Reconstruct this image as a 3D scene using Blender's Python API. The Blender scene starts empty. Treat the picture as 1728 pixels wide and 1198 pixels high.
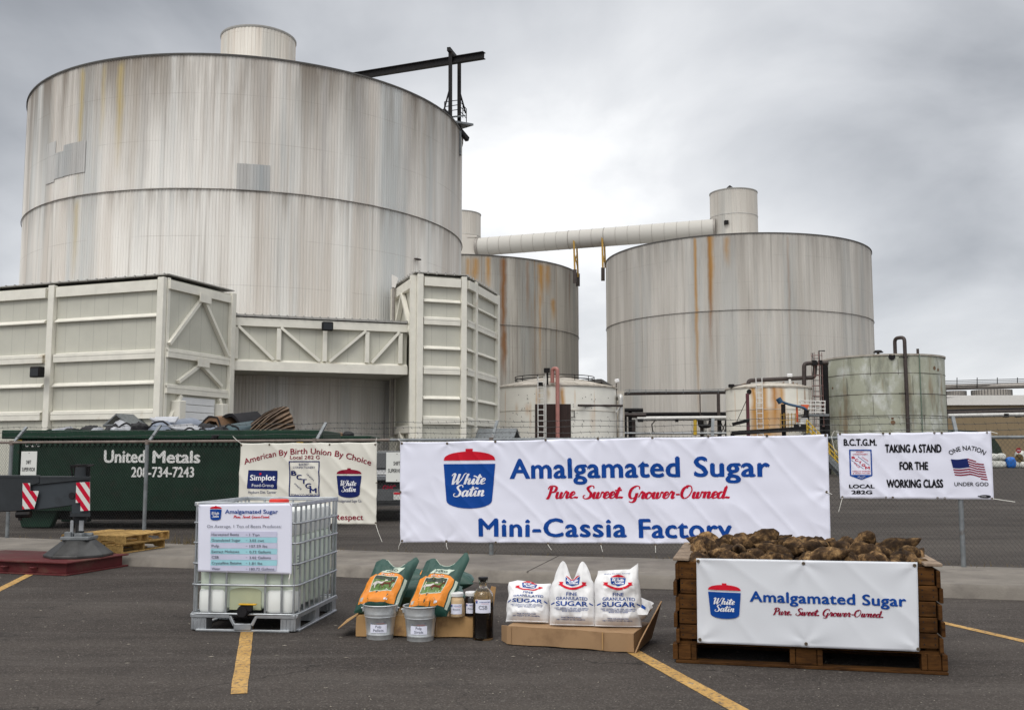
import bpy, bmesh, math, random
from mathutils import Vector as V, Matrix, noise

S = bpy.context.scene
C = S.collection
rad = math.radians

# ------------------------------------------------------------------ camera, sky, sun, exposure
F, PIT, EYE = 1680.0, math.atan(172 / 1680), 1.65
cd = bpy.data.cameras.new('camera')
cam = bpy.data.objects.new('camera', cd)
C.objects.link(cam)
cam.location = (0, 0, EYE)
cam.rotation_euler = (rad(90) + PIT, 0, 0)
cd.sensor_width = 36
cd.lens = F / 1728 * 36
cd.clip_start, cd.clip_end = 0.1, 5000
S.camera = cam

SUN_EL, SUN_AZ = rad(48), rad(205)      # azimuth measured from +Y clockwise: behind the camera, a little to its left
w = bpy.data.worlds.new('World')
S.world = w
w.use_nodes = True
nt = w.node_tree
N = nt.nodes
L = nt.links
N.clear()


def nd(nt, typ, **kw):
    n = nt.nodes.new(typ)
    for k, v in kw.items():
        if k.startswith('i_'):
            key = k[2:]
            n.inputs[int(key) if key.isdigit() else key].default_value = v
        else:
            setattr(n, k, v)
    return n


def math_n(nt, op, a, b=None, clamp=False):
    n = nt.nodes.new('ShaderNodeMath')
    n.operation = op
    n.use_clamp = clamp
    for i, x in enumerate((a, b)):
        if x is None:
            continue
        if isinstance(x, (int, float)):
            n.inputs[i].default_value = x
        else:
            nt.links.new(x, n.inputs[i])
    return n.outputs[0]


def mix_n(nt, fac, a, b, mode='MIX'):
    n = nt.nodes.new('ShaderNodeMix')
    n.data_type = 'RGBA'
    n.blend_type = mode
    for sock, x in ((n.inputs[0], fac), (n.inputs[6], a), (n.inputs[7], b)):
        if isinstance(x, (int, float)):
            sock.default_value = x
        elif isinstance(x, (tuple, list)):
            sock.default_value = (*x[:3], 1)
        else:
            nt.links.new(x, sock)
    return n.outputs[2]


def ramp_n(nt, fac, stops):
    n = nt.nodes.new('ShaderNodeValToRGB')
    e = n.color_ramp.elements
    while len(e) < len(stops):
        e.new(0.5)
    for el, (p, c) in zip(e, stops):
        el.position = p
        el.color = (*c[:3], 1) if isinstance(c, (tuple, list)) else (c, c, c, 1)
    nt.links.new(fac, n.inputs[0])
    return n.outputs[0]


tc = nd(nt, 'ShaderNodeTexCoord')
sep = nd(nt, 'ShaderNodeSeparateXYZ')
L.new(tc.outputs['Generated'], sep.inputs[0])
X_, Y_, Z_ = sep.outputs
zc = math_n(nt, 'ADD', math_n(nt, 'MAXIMUM', Z_, 0.0), 0.42)
cmb = nd(nt, 'ShaderNodeCombineXYZ')
L.new(math_n(nt, 'DIVIDE', X_, zc), cmb.inputs[0])
L.new(math_n(nt, 'DIVIDE', Y_, zc), cmb.inputs[1])
n1 = nd(nt, 'ShaderNodeTexNoise', i_Scale=2.1, i_Detail=7.0, i_Roughness=0.50, i_Distortion=0.25)
mp = nd(nt, 'ShaderNodeMapping')
mp.inputs['Location'].default_value = (3.4, 1.7, 0)
L.new(cmb.outputs[0], mp.inputs[0])
L.new(mp.outputs[0], n1.inputs['Vector'])
# broad banks of cloud: dark to the upper left and upper right, bright between and behind the camera
def bank(az, el, width):
    d = V((math.sin(rad(az)) * math.cos(rad(el)), math.cos(rad(az)) * math.cos(rad(el)), math.sin(rad(el))))
    n = nt.nodes.new('ShaderNodeVectorMath')
    n.operation = 'DOT_PRODUCT'
    L.new(tc.outputs['Generated'], n.inputs[0])
    n.inputs[1].default_value = d
    a = math_n(nt, 'SUBTRACT', n.outputs['Value'], math.cos(rad(width)))
    return math_n(nt, 'DIVIDE', a, 1 - math.cos(rad(width)), clamp=True)
dk = math_n(nt, 'MULTIPLY', bank(-36, 14, 17), 0.22)
dk = math_n(nt, 'ADD', dk, math_n(nt, 'MULTIPLY', bank(-34, 30, 20), 0.13))
dk = math_n(nt, 'ADD', dk, math_n(nt, 'MULTIPLY', bank(20, 23, 11), 0.14))
br = math_n(nt, 'MULTIPLY', bank(3, 20, 20), 0.03)
br = math_n(nt, 'ADD', br, math_n(nt, 'MULTIPLY', bank(8, 4, 26), 0.09))
br = math_n(nt, 'ADD', br, math_n(nt, 'MULTIPLY', bank(200, 58, 55), 0.55))
br = math_n(nt, 'ADD', br, math_n(nt, 'MULTIPLY', bank(0, 90, 52), 0.55))
val = math_n(nt, 'ADD', math_n(nt, 'SUBTRACT', math_n(nt, 'ADD', math_n(nt, 'MULTIPLY', n1.outputs[0], 1.0), -0.045), dk), br)
col = ramp_n(nt, val, [(0.0, (0.20, 0.215, 0.24)), (0.22, (0.40, 0.42, 0.455)), (0.42, (0.66, 0.68, 0.715)), (0.6, (0.87, 0.885, 0.91)), (1.0, (1.75, 1.74, 1.70))])
sky = nd(nt, 'ShaderNodeTexSky', sky_type='NISHITA')
sky.sun_disc = False
sky.sun_elevation = SUN_EL
sky.sun_rotation = SUN_AZ
skyb = nd(nt, 'ShaderNodeVectorMath', operation='SCALE')
L.new(sky.outputs[0], skyb.inputs[0])
cold = nd(nt, 'ShaderNodeVectorMath', operation='SCALE')
L.new(col, cold.inputs[0])
cold.inputs['Scale'].default_value = 10.0
mixs = mix_n(nt, 0.94, sky.outputs[0], cold.outputs[0])
bg = nd(nt, 'ShaderNodeBackground', i_Strength=0.1)
L.new(mixs, bg.inputs[0])
out = nd(nt, 'ShaderNodeOutputWorld')
L.new(bg.outputs[0], out.inputs[0])

sl = bpy.data.lights.new('sun', 'SUN')
sl.energy = 1.0
sl.angle = rad(22)
sl.color = (1, 0.965, 0.92)
sun = bpy.data.objects.new('sun', sl)
C.objects.link(sun)
sd = V((math.sin(SUN_AZ) * math.cos(SUN_EL), math.cos(SUN_AZ) * math.cos(SUN_EL), math.sin(SUN_EL)))
sun.rotation_euler = (-sd).to_track_quat('-Z', 'Y').to_euler()
sun.location = (0, -10, 30)
S.view_settings.view_transform = 'Standard'
S.view_settings.look = 'None'
S.view_settings.exposure = 0.0
S.view_settings.gamma = 1

# ------------------------------------------------------------------ geometry helpers
X, Y, Z = V((1, 0, 0)), V((0, 1, 0)), V((0, 0, 1))
_c, _s = math.cos(PIT), math.sin(PIT)


def ray(x, y):
    dx, u = (x - 864) / F, (599 - y) / F
    return V((dx, _c - u * _s, _s + u * _c))


def on_z(x, y, z=0.0):                      # the point of a horizontal plane seen in a direction
    r = ray(x, y)
    return r * ((z - EYE) / r.z) + V((0, 0, EYE))


def at(x, y, d):                            # the point seen in a direction, at a known distance along +Y
    r = ray(x, y)
    return r * (d / r.y) + V((0, 0, EYE))


class MB:
    def __init__(s):
        s.v, s.f, s.uv = [], [], None

    def add(s, vs, fs):
        b = len(s.v)
        s.v += [V(p) for p in vs]
        s.f += [tuple(i + b for i in f) for f in fs]
        return s

    def box(s, c, size, U=X, W=Y, T=Z):
        c = V(c)
        a, b, d = U * size[0] / 2, W * size[1] / 2, T * size[2] / 2
        p = [c - a - b - d, c + a - b - d, c + a + b - d, c - a + b - d, c - a - b + d, c + a - b + d, c + a + b + d, c - a + b + d]
        return s.add(p, [(3, 2, 1, 0), (4, 5, 6, 7), (0, 1, 5, 4), (1, 2, 6, 5), (2, 3, 7, 6), (3, 0, 4, 7)])

    def bar(s, p, q, w_, h, up=Z):          # a straight bar of section w x h
        p, q = V(p), V(q)
        d = (q - p)
        l = d.length
        d.normalize()
        a = d.cross(up)
        if a.length < 1e-4:
            a = d.cross(X)
        a.normalize()
        t = a.cross(d)
        return s.box((p + q) / 2, (l, w_, h), d, a, t)

    def tube(s, pts, r, n=8, caps=True, closed=False):
        pts = [V(p) for p in pts]
        m = len(pts)
        rs = r if isinstance(r, (list, tuple)) else [r] * m
        ring = []
        ref = None
        for i, p in enumerate(pts):
            a = pts[(i - 1) % m] if (i or closed) else p
            b = pts[(i + 1) % m] if (i < m - 1 or closed) else p
            t = (b - a).normalized()
            if ref is None:
                ref = t.cross(Z) if abs(t.z) < 0.95 else t.cross(X)
            ref = (ref - t * ref.dot(t)).normalized()
            o = t.cross(ref)
            ring.append([p + (ref * math.cos(2 * math.pi * k / n) + o * math.sin(2 * math.pi * k / n)) * rs[i] for k in range(n)])
        vs = [q for rr in ring for q in rr]
        fs = []
        for i in range(m if closed else m - 1):
            j = (i + 1) % m
            for k in range(n):
                k2 = (k + 1) % n
                fs.append((i * n + k, i * n + k2, j * n + k2, j * n + k))
        if caps and not closed:
            fs += [tuple(range(n - 1, -1, -1)), tuple((m - 1) * n + k for k in range(n))]
        return s.add(vs, fs)

    def lathe(s, prof, c=(0, 0, 0), n=32, a0=0, a1=2 * math.pi, ax=(X, Y, Z)):
        c = V(c)
        full = abs(a1 - a0 - 2 * math.pi) < 1e-6
        k_ = n if full else n + 1
        vs = []
        for r, z in prof:
            for k in range(k_):
                t = a0 + (a1 - a0) * k / n
                vs.append(c + ax[0] * (r * math.cos(t)) + ax[1] * (r * math.sin(t)) + ax[2] * z)
        fs = []
        for i in range(len(prof) - 1):
            for k in range(n):
                k2 = (k + 1) % k_
                fs.append((i * k_ + k, i * k_ + k2, (i + 1) * k_ + k2, (i + 1) * k_ + k))
        return s.add(vs, fs)

    def disc(s, c, r, nrm, n=16):
        nrm = V(nrm).normalized()
        a = nrm.cross(Z) if abs(nrm.z) < 0.9 else nrm.cross(X)
        a.normalize()
        b = nrm.cross(a)
        return s.add([V(c) + a * r * math.cos(2 * math.pi * k / n) + b * r * math.sin(2 * math.pi * k / n) for k in range(n)], [tuple(range(n))])

    def prism(s, pts, n):                   # extrude a planar outline (3-D points) by the vector n
        n = V(n)
        m = len(pts)
        vs = [V(p) for p in pts] + [V(p) + n for p in pts]
        fs = [tuple(range(m - 1, -1, -1)), tuple(range(m, 2 * m))]
        fs += [(i, (i + 1) % m, m + (i + 1) % m, m + i) for i in range(m)]
        return s.add(vs, fs)

    def quad(s, *p):
        return s.add(p, [tuple(range(len(p)))])


WM = {}


def wm(o):
    return WM.get(o.name, Matrix.Identity(4)) if o else Matrix.Identity(4)


def obj(name, mb, m, parent=None, smooth=None, bev=0, seg=1, local=False, fixn=True):
    me = bpy.data.meshes.new(name)
    inv = Matrix.Identity(4) if local else wm(parent).inverted()
    me.from_pydata([inv @ p for p in mb.v], [], mb.f)
    if mb.uv:
        ul = me.uv_layers.new(name='UVMap')
        for i, l in enumerate(me.loops):
            ul.data[i].uv = mb.uv[l.vertex_index]
    if fixn or bev:
        bm = bmesh.new()
        bm.from_mesh(me)
        if fixn:
            bmesh.ops.recalc_face_normals(bm, faces=bm.faces)
        if bev:
            bmesh.ops.bevel(bm, geom=bm.edges[:], offset=bev, segments=seg, affect='EDGES', clamp_overlap=True)
        bm.to_mesh(me)
        bm.free()
    if smooth:
        me.shade_smooth()
        if smooth is not True:
            me.set_sharp_from_angle(angle=rad(smooth))
    me.materials.append(m)
    o = bpy.data.objects.new(name, me)
    C.objects.link(o)
    if parent:
        o.parent = parent
        WM[o.name] = wm(parent)
    return o


def tag(o, label=None, cat=None, group=None, kind=None):
    for k, v_ in (('label', label), ('category', cat), ('group', group), ('kind', kind)):
        if v_:
            o[k] = v_
    return o


def thing(name, label, cat, loc=(0, 0, 0), rotz=0, group=None):
    o = bpy.data.objects.new(name, None)
    C.objects.link(o)
    o.empty_display_size = 0.2
    o.location = loc
    o.rotation_euler = (0, 0, rotz)
    WM[o.name] = Matrix.Translation(V(loc)) @ Matrix.Rotation(rotz, 4, 'Z')
    return tag(o, label, cat, group)


def dup(root, loc, rot, label=None, group=None, scale=None):
    r = root.copy()
    C.objects.link(r)
    r.location = loc
    r.rotation_euler = rot
    if scale:
        r.scale = scale
    if label:
        r['label'] = label
    if group:
        r['group'] = group
    for ch in list(root.children):
        c = ch.copy()
        C.objects.link(c)
        c.parent = r
        for g in ch.children:
            d = g.copy()
            C.objects.link(d)
            d.parent = c
    return r


# ------------------------------------------------------------------ materials
def new_mat(name):
    m = bpy.data.materials.new(name)
    m.use_nodes = True
    nt = m.node_tree
    return m, nt, nt.nodes['Principled BSDF']


def mat(name, c, rough=0.6, metal=0.0, var=0.12, scale=3.0, bump=0.0, bscale=40.0, dirt=None, dscale=1.5, dlo=0.55, dhi=0.7, stretch=(1, 1, 1), spec=0.5, trans=0.0):
    m, nt, b = new_mat(name)
    tc = nd(nt, 'ShaderNodeTexCoord')
    mp = nd(nt, 'ShaderNodeMapping')
    mp.inputs['Scale'].default_value = stretch
    nt.links.new(tc.outputs['Object'], mp.inputs[0])
    n = nd(nt, 'ShaderNodeTexNoise', i_Scale=scale, i_Detail=5.0, i_Roughness=0.6)
    nt.links.new(mp.outputs[0], n.inputs['Vector'])
    lo = tuple(max(0, x * (1 - var)) for x in c)
    hi = tuple(min(1, x * (1 + var)) for x in c)
    col = ramp_n(nt, n.outputs[0], [(0.3, lo), (0.7, hi)])
    if dirt:
        n2 = nd(nt, 'ShaderNodeTexNoise', i_Scale=dscale, i_Detail=6.0, i_Roughness=0.65)
        nt.links.new(mp.outputs[0], n2.inputs['Vector'])
        f = ramp_n(nt, n2.outputs[0], [(dlo, 0), (dhi, 1)])
        col = mix_n(nt, f, col, dirt)
    nt.links.new(col, b.inputs['Base Color'])
    b.inputs['Roughness'].default_value = rough
    b.inputs['Metallic'].default_value = metal
    b.inputs['Specular IOR Level'].default_value = spec
    if trans:
        b.inputs['Transmission Weight'].default_value = trans
    if bump:
        n3 = nd(nt, 'ShaderNodeTexNoise', i_Scale=bscale, i_Detail=4.0)
        nt.links.new(mp.outputs[0], n3.inputs['Vector'])
        bp = nd(nt, 'ShaderNodeBump', i_Strength=bump, i_Distance=0.02)
        nt.links.new(n3.outputs[0], bp.inputs['Height'])
        nt.links.new(bp.outputs[0], b.inputs['Normal'])
    return m


def asphalt_mat():
    m, nt, b = new_mat('asphalt')
    tc = nd(nt, 'ShaderNodeTexCoord')
    o = tc.outputs['Object']

    def noise_(scale, detail=4, rough=0.55, st=None, dist=0.0):
        n = nd(nt, 'ShaderNodeTexNoise', i_Scale=scale, i_Detail=float(detail), i_Roughness=rough, i_Distortion=dist)
        if st:
            mp = nd(nt, 'ShaderNodeMapping')
            mp.inputs['Scale'].default_value = st
            nt.links.new(o, mp.inputs[0])
            nt.links.new(mp.outputs[0], n.inputs['Vector'])
        else:
            nt.links.new(o, n.inputs['Vector'])
        return n.outputs[0]
    big = noise_(0.35, 5, 0.6)
    mid = noise_(2.2, 6, 0.7)
    fine = noise_(170, 2)
    col = ramp_n(nt, big, [(0.3, (0.036, 0.030, 0.027)), (0.7, (0.066, 0.056, 0.050))])
    col = mix_n(nt, ramp_n(nt, mid, [(0.46, 0), (0.72, 0.55)]), col, (0.028, 0.0245, 0.023))
    # scuffed paler streaks that run with the traffic
    st = noise_(1.0, 5, 0.7, (0.22, 1.6, 1), 0.6)
    col = mix_n(nt, ramp_n(nt, st, [(0.50, 0), (0.74, 0.65)]), col, (0.105, 0.093, 0.084))
    st2 = noise_(1.0, 6, 0.65, (0.035, 0.42, 1), 0.3)
    col = mix_n(nt, ramp_n(nt, st2, [(0.48, 0), (0.66, 0.5)]), col, (0.115, 0.100, 0.088))
    # aggregate: light and dark stones
    vor = nd(nt, 'ShaderNodeTexVoronoi', i_Scale=95.0)
    nt.links.new(o, vor.inputs['Vector'])
    sp = nd(nt, 'ShaderNodeSeparateColor')
    nt.links.new(vor.outputs['Color'], sp.inputs[0])
    col = mix_n(nt, ramp_n(nt, sp.outputs[0], [(0.80, 0), (1.0, 0.55)]), col, (0.19, 0.17, 0.155))
    col = mix_n(nt, ramp_n(nt, sp.outputs[1], [(0.72, 0), (1.0, 0.6)]), col, (0.02, 0.018, 0.018))
    # worn pale chips and a few dark oil spots
    ch = noise_(9.0, 3, 0.5, (0.6, 1.2, 1))
    col = mix_n(nt, ramp_n(nt, ch, [(0.70, 0), (0.76, 0.5)]), col, (0.20, 0.18, 0.165))
    oil = noise_(0.9, 3, 0.5, None, 0.2)
    col = mix_n(nt, ramp_n(nt, oil, [(0.66, 0), (0.76, 0.6)]), col, (0.026, 0.024, 0.024))
    # hairline cracks
    vc = nd(nt, 'ShaderNodeTexVoronoi', feature='DISTANCE_TO_EDGE', i_Scale=0.33)
    wv = nd(nt, 'ShaderNodeVectorMath', operation='ADD')
    nw = nd(nt, 'ShaderNodeTexNoise', i_Scale=1.6, i_Detail=5.0)
    nt.links.new(o, nw.inputs['Vector'])
    nt.links.new(o, wv.inputs[0])
    nt.links.new(nw.outputs['Color'], wv.inputs[1])
    nt.links.new(wv.outputs[0], vc.inputs['Vector'])
    cr = ramp_n(nt, vc.outputs['Distance'], [(0.0, 1), (0.0045, 0)])
    gate = ramp_n(nt, big, [(0.40, 0), (0.55, 0.85)])
    col = mix_n(nt, math_n(nt, 'MULTIPLY', cr, gate), col, (0.02, 0.018, 0.017))
    nt.links.new(col, b.inputs['Base Color'])
    b.inputs['Roughness'].default_value = 0.9
    b.inputs['Specular IOR Level'].default_value = 0.15
    bp = nd(nt, 'ShaderNodeBump', i_Strength=0.55, i_Distance=0.006)
    nt.links.new(math_n(nt, 'ADD', fine, vor.outputs['Distance']), bp.inputs['Height'])
    nt.links.new(bp.outputs[0], b.inputs['Normal'])
    return m


def streak_mat(name, base, tint, dark, ztop, zring, rust=0.0, dirt=0.6, seed=0.0, rusty=(0.26, 0.13, 0.03), pitch=0.92, contrast=1.0):
    """painted sheet cladding with rain streaks; the UV map is (metres round the wall, metres up)"""
    m, nt, b = new_mat(name)
    uv = nd(nt, 'ShaderNodeUVMap')
    sep = nd(nt, 'ShaderNodeSeparateXYZ')
    nt.links.new(uv.outputs[0], sep.inputs[0])
    u, v_ = sep.outputs[0], sep.outputs[1]

    def nz(su, sv, detail=4, off=0.0, rough=0.6):
        c = nd(nt, 'ShaderNodeCombineXYZ')
        nt.links.new(math_n(nt, 'MULTIPLY', u, su), c.inputs[0])
        nt.links.new(math_n(nt, 'MULTIPLY', v_, sv), c.inputs[1])
        c.inputs[2].default_value = seed + off
        n = nd(nt, 'ShaderNodeTexNoise', i_Scale=1.0, i_Detail=float(detail), i_Roughness=rough)
        nt.links.new(c.outputs[0], n.inputs['Vector'])
        return n.outputs[0]

    def wn(step_u, off, lev=0.0):
        c = nd(nt, 'ShaderNodeCombineXYZ')
        nt.links.new(math_n(nt, 'FLOOR', math_n(nt, 'DIVIDE', u, step_u)), c.inputs[0])
        nt.links.new(math_n(nt, 'GREATER_THAN', v_, zring), c.inputs[1])
        c.inputs[2].default_value = seed + off
        n = nd(nt, 'ShaderNodeTexWhiteNoise')
        nt.links.new(c.outputs[0], n.inputs['Vector'])
        return n.outputs['Value']
    k = contrast
    col = mix_n(nt, ramp_n(nt, nz(0.42, 0.022, 7), [(0.46, 0), (0.60, 0.8 * k)]), base, tint)
    col = mix_n(nt, ramp_n(nt, nz(1.7, 0.03, 4, 41), [(0.52, 0), (0.68, 0.5 * k)]), col, tint)
    cool = tuple(x * y for x, y in zip(base, (0.66, 0.71, 0.75)))
    col = mix_n(nt, ramp_n(nt, nz(0.30, 0.016, 6, 7), [(0.5, 0), (0.62, 0.8 * k)]), col, cool)
    # single sheets differ in tone
    col = mix_n(nt, math_n(nt, 'MULTIPLY', wn(pitch, 1.0), 0.07 * k), col, dark)
    col = mix_n(nt, ramp_n(nt, wn(pitch * 2, 3.0), [(0.8, 0), (0.82, 0.22 * k)]), col, tuple(min(1, x * 1.22) for x in base))
    # thin dark runs
    col = mix_n(nt, ramp_n(nt, nz(2.6, 0.045, 4, 11), [(0.56, 0), (0.72, 0.5 * k)]), col, dark)
    # soot washed down from the rim
    hi = math_n(nt, 'DIVIDE', math_n(nt, 'SUBTRACT', v_, ztop - 8.5), 8.5, clamp=True)
    f = math_n(nt, 'MULTIPLY', math_n(nt, 'POWER', hi, 1.25), ramp_n(nt, nz(0.55, 0.05, 6, 17), [(0.36, 0), (0.60, 1)]))
    col = mix_n(nt, math_n(nt, 'MULTIPLY', f, dirt), col, dark)
    hi2 = math_n(nt, 'DIVIDE', math_n(nt, 'SUBTRACT', v_, zring - 3.0), 3.0, clamp=True)
    under = math_n(nt, 'MULTIPLY', math_n(nt, 'LESS_THAN', v_, zring), math_n(nt, 'POWER', hi2, 2.0))
    f = math_n(nt, 'MULTIPLY', under, ramp_n(nt, nz(1.4, 0.1, 5, 23), [(0.42, 0), (0.66, 0.7)]))
    col = mix_n(nt, math_n(nt, 'MULTIPLY', f, dirt), col, dark)
    if rust:
        r1 = ramp_n(nt, nz(1.1, 0.012, 3, 31, 0.5), [(0.66 - rust * 0.12, 0), (0.74 - rust * 0.1, 0.85)])
        r2 = ramp_n(nt, nz(0.5, 0.10, 3, 37), [(0.36, 0.05), (0.60, 1)])
        col = mix_n(nt, math_n(nt, 'MULTIPLY', r1, r2), col, rusty)
    # lap seams between sheets
    fr = math_n(nt, 'FRACT', math_n(nt, 'DIVIDE', u, pitch))
    col = mix_n(nt, math_n(nt, 'MULTIPLY', math_n(nt, 'LESS_THAN', fr, 0.035), 0.07), col, dark)
    lap = math_n(nt, 'LESS_THAN', math_n(nt, 'FRACT', math_n(nt, 'DIVIDE', v_, 3.17)), 0.014)
    col = mix_n(nt, math_n(nt, 'MULTIPLY', lap, ramp_n(nt, nz(0.5, 0.3, 3, 51), [(0.4, 0), (0.6, 0.3)])), col, dark)
    nt.links.new(col, b.inputs['Base Color'])
    b.inputs['Roughness'].default_value = 0.62
    b.inputs['Specular IOR Level'].default_value = 0.35
    return m


def panel_mat(name, c, pitch=1.0):
    """flat insulated wall panels; UV = metres along, metres up"""
    m, nt, b = new_mat(name)
    uv = nd(nt, 'ShaderNodeUVMap')
    sep = nd(nt, 'ShaderNodeSeparateXYZ')
    nt.links.new(uv.outputs[0], sep.inputs[0])
    n = nd(nt, 'ShaderNodeTexNoise', i_Scale=0.7, i_Detail=6.0)
    nt.links.new(uv.outputs[0], n.inputs['Vector'])
    col = ramp_n(nt, n.outputs[0], [(0.3, tuple(x * 0.93 for x in c)), (0.7, tuple(x * 1.05 for x in c))])
    fr = math_n(nt, 'FRACT', math_n(nt, 'DIVIDE', sep.outputs[0], pitch))
    wv = nd(nt, 'ShaderNodeTexWhiteNoise', noise_dimensions='1D')
    nt.links.new(math_n(nt, 'FLOOR', math_n(nt, 'DIVIDE', sep.outputs[0], pitch)), wv.inputs['W'])
    col = mix_n(nt, math_n(nt, 'MULTIPLY', wv.outputs['Value'], 0.07), col, tuple(x * 0.5 for x in c))
    line = math_n(nt, 'LESS_THAN', fr, 0.04)
    col = mix_n(nt, math_n(nt, 'MULTIPLY', line, 0.26), col, tuple(x * 0.3 for x in c))
    fr2 = math_n(nt, 'FRACT', math_n(nt, 'DIVIDE', sep.outputs[0], pitch / 4))
    col = mix_n(nt, math_n(nt, 'MULTIPLY', math_n(nt, 'LESS_THAN', fr2, 0.10), 0.025), col, tuple(x * 0.3 for x in c))
    nt.links.new(col, b.inputs['Base Color'])
    b.inputs['Roughness'].default_value = 0.5
    return m


def rust_tank_mat(name, c, rust, lo, hi, sv=0.12, extra=None):
    """tank plate with rust running down; UV = metres round, metres up"""
    m, nt, b = new_mat(name)
    uv = nd(nt, 'ShaderNodeUVMap')

    def nz(su, sv, det=5, z=0.0):
        mp = nd(nt, 'ShaderNodeMapping')
        mp.inputs['Scale'].default_value = (su, sv, 1)
        mp.inputs['Location'].default_value = (z, z, z)
        nt.links.new(uv.outputs[0], mp.inputs[0])
        n = nd(nt, 'ShaderNodeTexNoise', i_Scale=1.0, i_Detail=float(det), i_Roughness=0.65)
        nt.links.new(mp.outputs[0], n.inputs['Vector'])
        return n.outputs[0]
    col = ramp_n(nt, nz(0.5, 0.5, 6, 3), [(0.3, tuple(x * 0.92 for x in c)), (0.7, tuple(x * 1.05 for x in c))])
    if extra:
        col = mix_n(nt, ramp_n(nt, nz(0.55, 0.35, 8, 9), [(0.50, 0), (0.66, 0.75)]), col, extra)
        col = mix_n(nt, ramp_n(nt, nz(0.9, 0.25, 6, 14), [(0.50, 0), (0.66, 0.7)]), col, tuple(x * 0.42 for x in c))
    col = mix_n(nt, ramp_n(nt, nz(0.8, sv, 5, 21), [(lo, 0), (hi, 0.9)]), col, rust)
    col = mix_n(nt, ramp_n(nt, nz(2.6, 2.6, 3, 27), [(0.70, 0), (0.76, 0.8)]), col, tuple(x * 0.5 for x in rust))
    nt.links.new(col, b.inputs['Base Color'])
    b.inputs['Roughness'].default_value = 0.6
    return m


def wood_mat(name, c, dark, st=(14, 1.2, 14)):
    m, nt, b = new_mat(name)
    tc = nd(nt, 'ShaderNodeTexCoord')
    mp = nd(nt, 'ShaderNodeMapping')
    mp.inputs['Scale'].default_value = st
    nt.links.new(tc.outputs['Object'], mp.inputs[0])
    n = nd(nt, 'ShaderNodeTexNoise', i_Scale=2.0, i_Detail=7.0, i_Roughness=0.65, i_Distortion=0.4)
    nt.links.new(mp.outputs[0], n.inputs['Vector'])
    col = ramp_n(nt, n.outputs[0], [(0.28, dark), (0.55, c), (0.8, tuple(x * 1.25 for x in c))])
    n2 = nd(nt, 'ShaderNodeTexNoise', i_Scale=4.5, i_Detail=4.0)
    nt.links.new(tc.outputs['Object'], n2.inputs['Vector'])
    col = mix_n(nt, ramp_n(nt, n2.outputs[0], [(0.5, 0), (0.75, 0.7)]), col, tuple(x * 0.6 for x in dark))
    g = nd(nt, 'ShaderNodeNewGeometry')
    col2 = nd(nt, 'ShaderNodeHueSaturation')
    nt.links.new(col, col2.inputs['Color'])
    oi = nd(nt, 'ShaderNodeObjectInfo')
    nt.links.new(math_n(nt, 'ADD', math_n(nt, 'MULTIPLY', math_n(nt, 'ADD', g.outputs['Random Per Island'], oi.outputs['Random']), 0.5), 0.5), col2.inputs['Value'])
    nt.links.new(col2.outputs[0], b.inputs['Base Color'])
    b.inputs['Specular IOR Level'].default_value = 0.12
    b.inputs['Roughness'].default_value = 0.9
    bp = nd(nt, 'ShaderNodeBump', i_Strength=0.4, i_Distance=0.01)
    nt.links.new(n.outputs[0], bp.inputs['Height'])
    nt.links.new(bp.outputs[0], b.inputs['Normal'])
    return m


def flat(name, c, rough=0.5, metal=0.0):
    return mat(name, c, rough, metal, var=0.05, scale=6, spec=0.12 if rough == 0.5 else 0.4)


def paint_line_mat():
    m, nt, b = new_mat('worn_yellow_paint')
    tc = nd(nt, 'ShaderNodeTexCoord')
    n = nd(nt, 'ShaderNodeTexNoise', i_Scale=26.0, i_Detail=8.0, i_Roughness=0.75)
    nt.links.new(tc.outputs['Object'], n.inputs['Vector'])
    n2 = nd(nt, 'ShaderNodeTexNoise', i_Scale=3.0, i_Detail=5.0)
    nt.links.new(tc.outputs['Object'], n2.inputs['Vector'])
    col = ramp_n(nt, n2.outputs[0], [(0.3, (0.40, 0.225, 0.055)), (0.7, (0.55, 0.33, 0.10))])
    col = mix_n(nt, ramp_n(nt, n.outputs[0], [(0.49, 0), (0.62, 0.9)]), col, (0.075, 0.064, 0.056))
    nt.links.new(col, b.inputs['Base Color'])
    b.inputs['Roughness'].default_value = 0.8
    bp = nd(nt, 'ShaderNodeBump', i_Strength=0.5, i_Distance=0.004)
    nt.links.new(n.outputs[0], bp.inputs['Height'])
    nt.links.new(bp.outputs[0], b.inputs['Normal'])
    return m


M = {}
M['asphalt'] = asphalt_mat()
M['line'] = paint_line_mat()
M['concrete'] = mat('kerb_concrete', (0.185, 0.165, 0.142), 0.9, var=0.25, scale=1.2, bump=0.3, bscale=60, dirt=(0.12, 0.105, 0.092), dscale=2.2, dlo=0.48, dhi=0.72)
M['silo_main'] = streak_mat('weathered_white_cladding', (0.82, 0.795, 0.75), (0.61, 0.555, 0.495), (0.23, 0.195, 0.16), 28.0, 19.0, rust=0.0, dirt=1.0, rusty=(0.40, 0.30, 0.13), contrast=1.0)
M['silo_mid'] = streak_mat('rust_streaked_cladding', (0.52, 0.49, 0.435), (0.33, 0.30, 0.26), (0.15, 0.13, 0.11), 27.8, 18.8, rust=0.35, dirt=0.6, seed=14.0, contrast=1.2)
M['silo_right'] = streak_mat('grey_streaked_cladding', (0.60, 0.57, 0.525), (0.43, 0.40, 0.36), (0.20, 0.18, 0.16), 28.0, 18.9, rust=0.0, dirt=0.55, seed=5.0, rusty=(0.40, 0.235, 0.06), contrast=0.9)
M['drum'] = streak_mat('head_house_cladding', (0.82, 0.78, 0.71), (0.62, 0.54, 0.46), (0.34, 0.28, 0.22), 10.0, -5.0, rust=0.0, dirt=0.35, seed=3.0, contrast=1.0)
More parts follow.
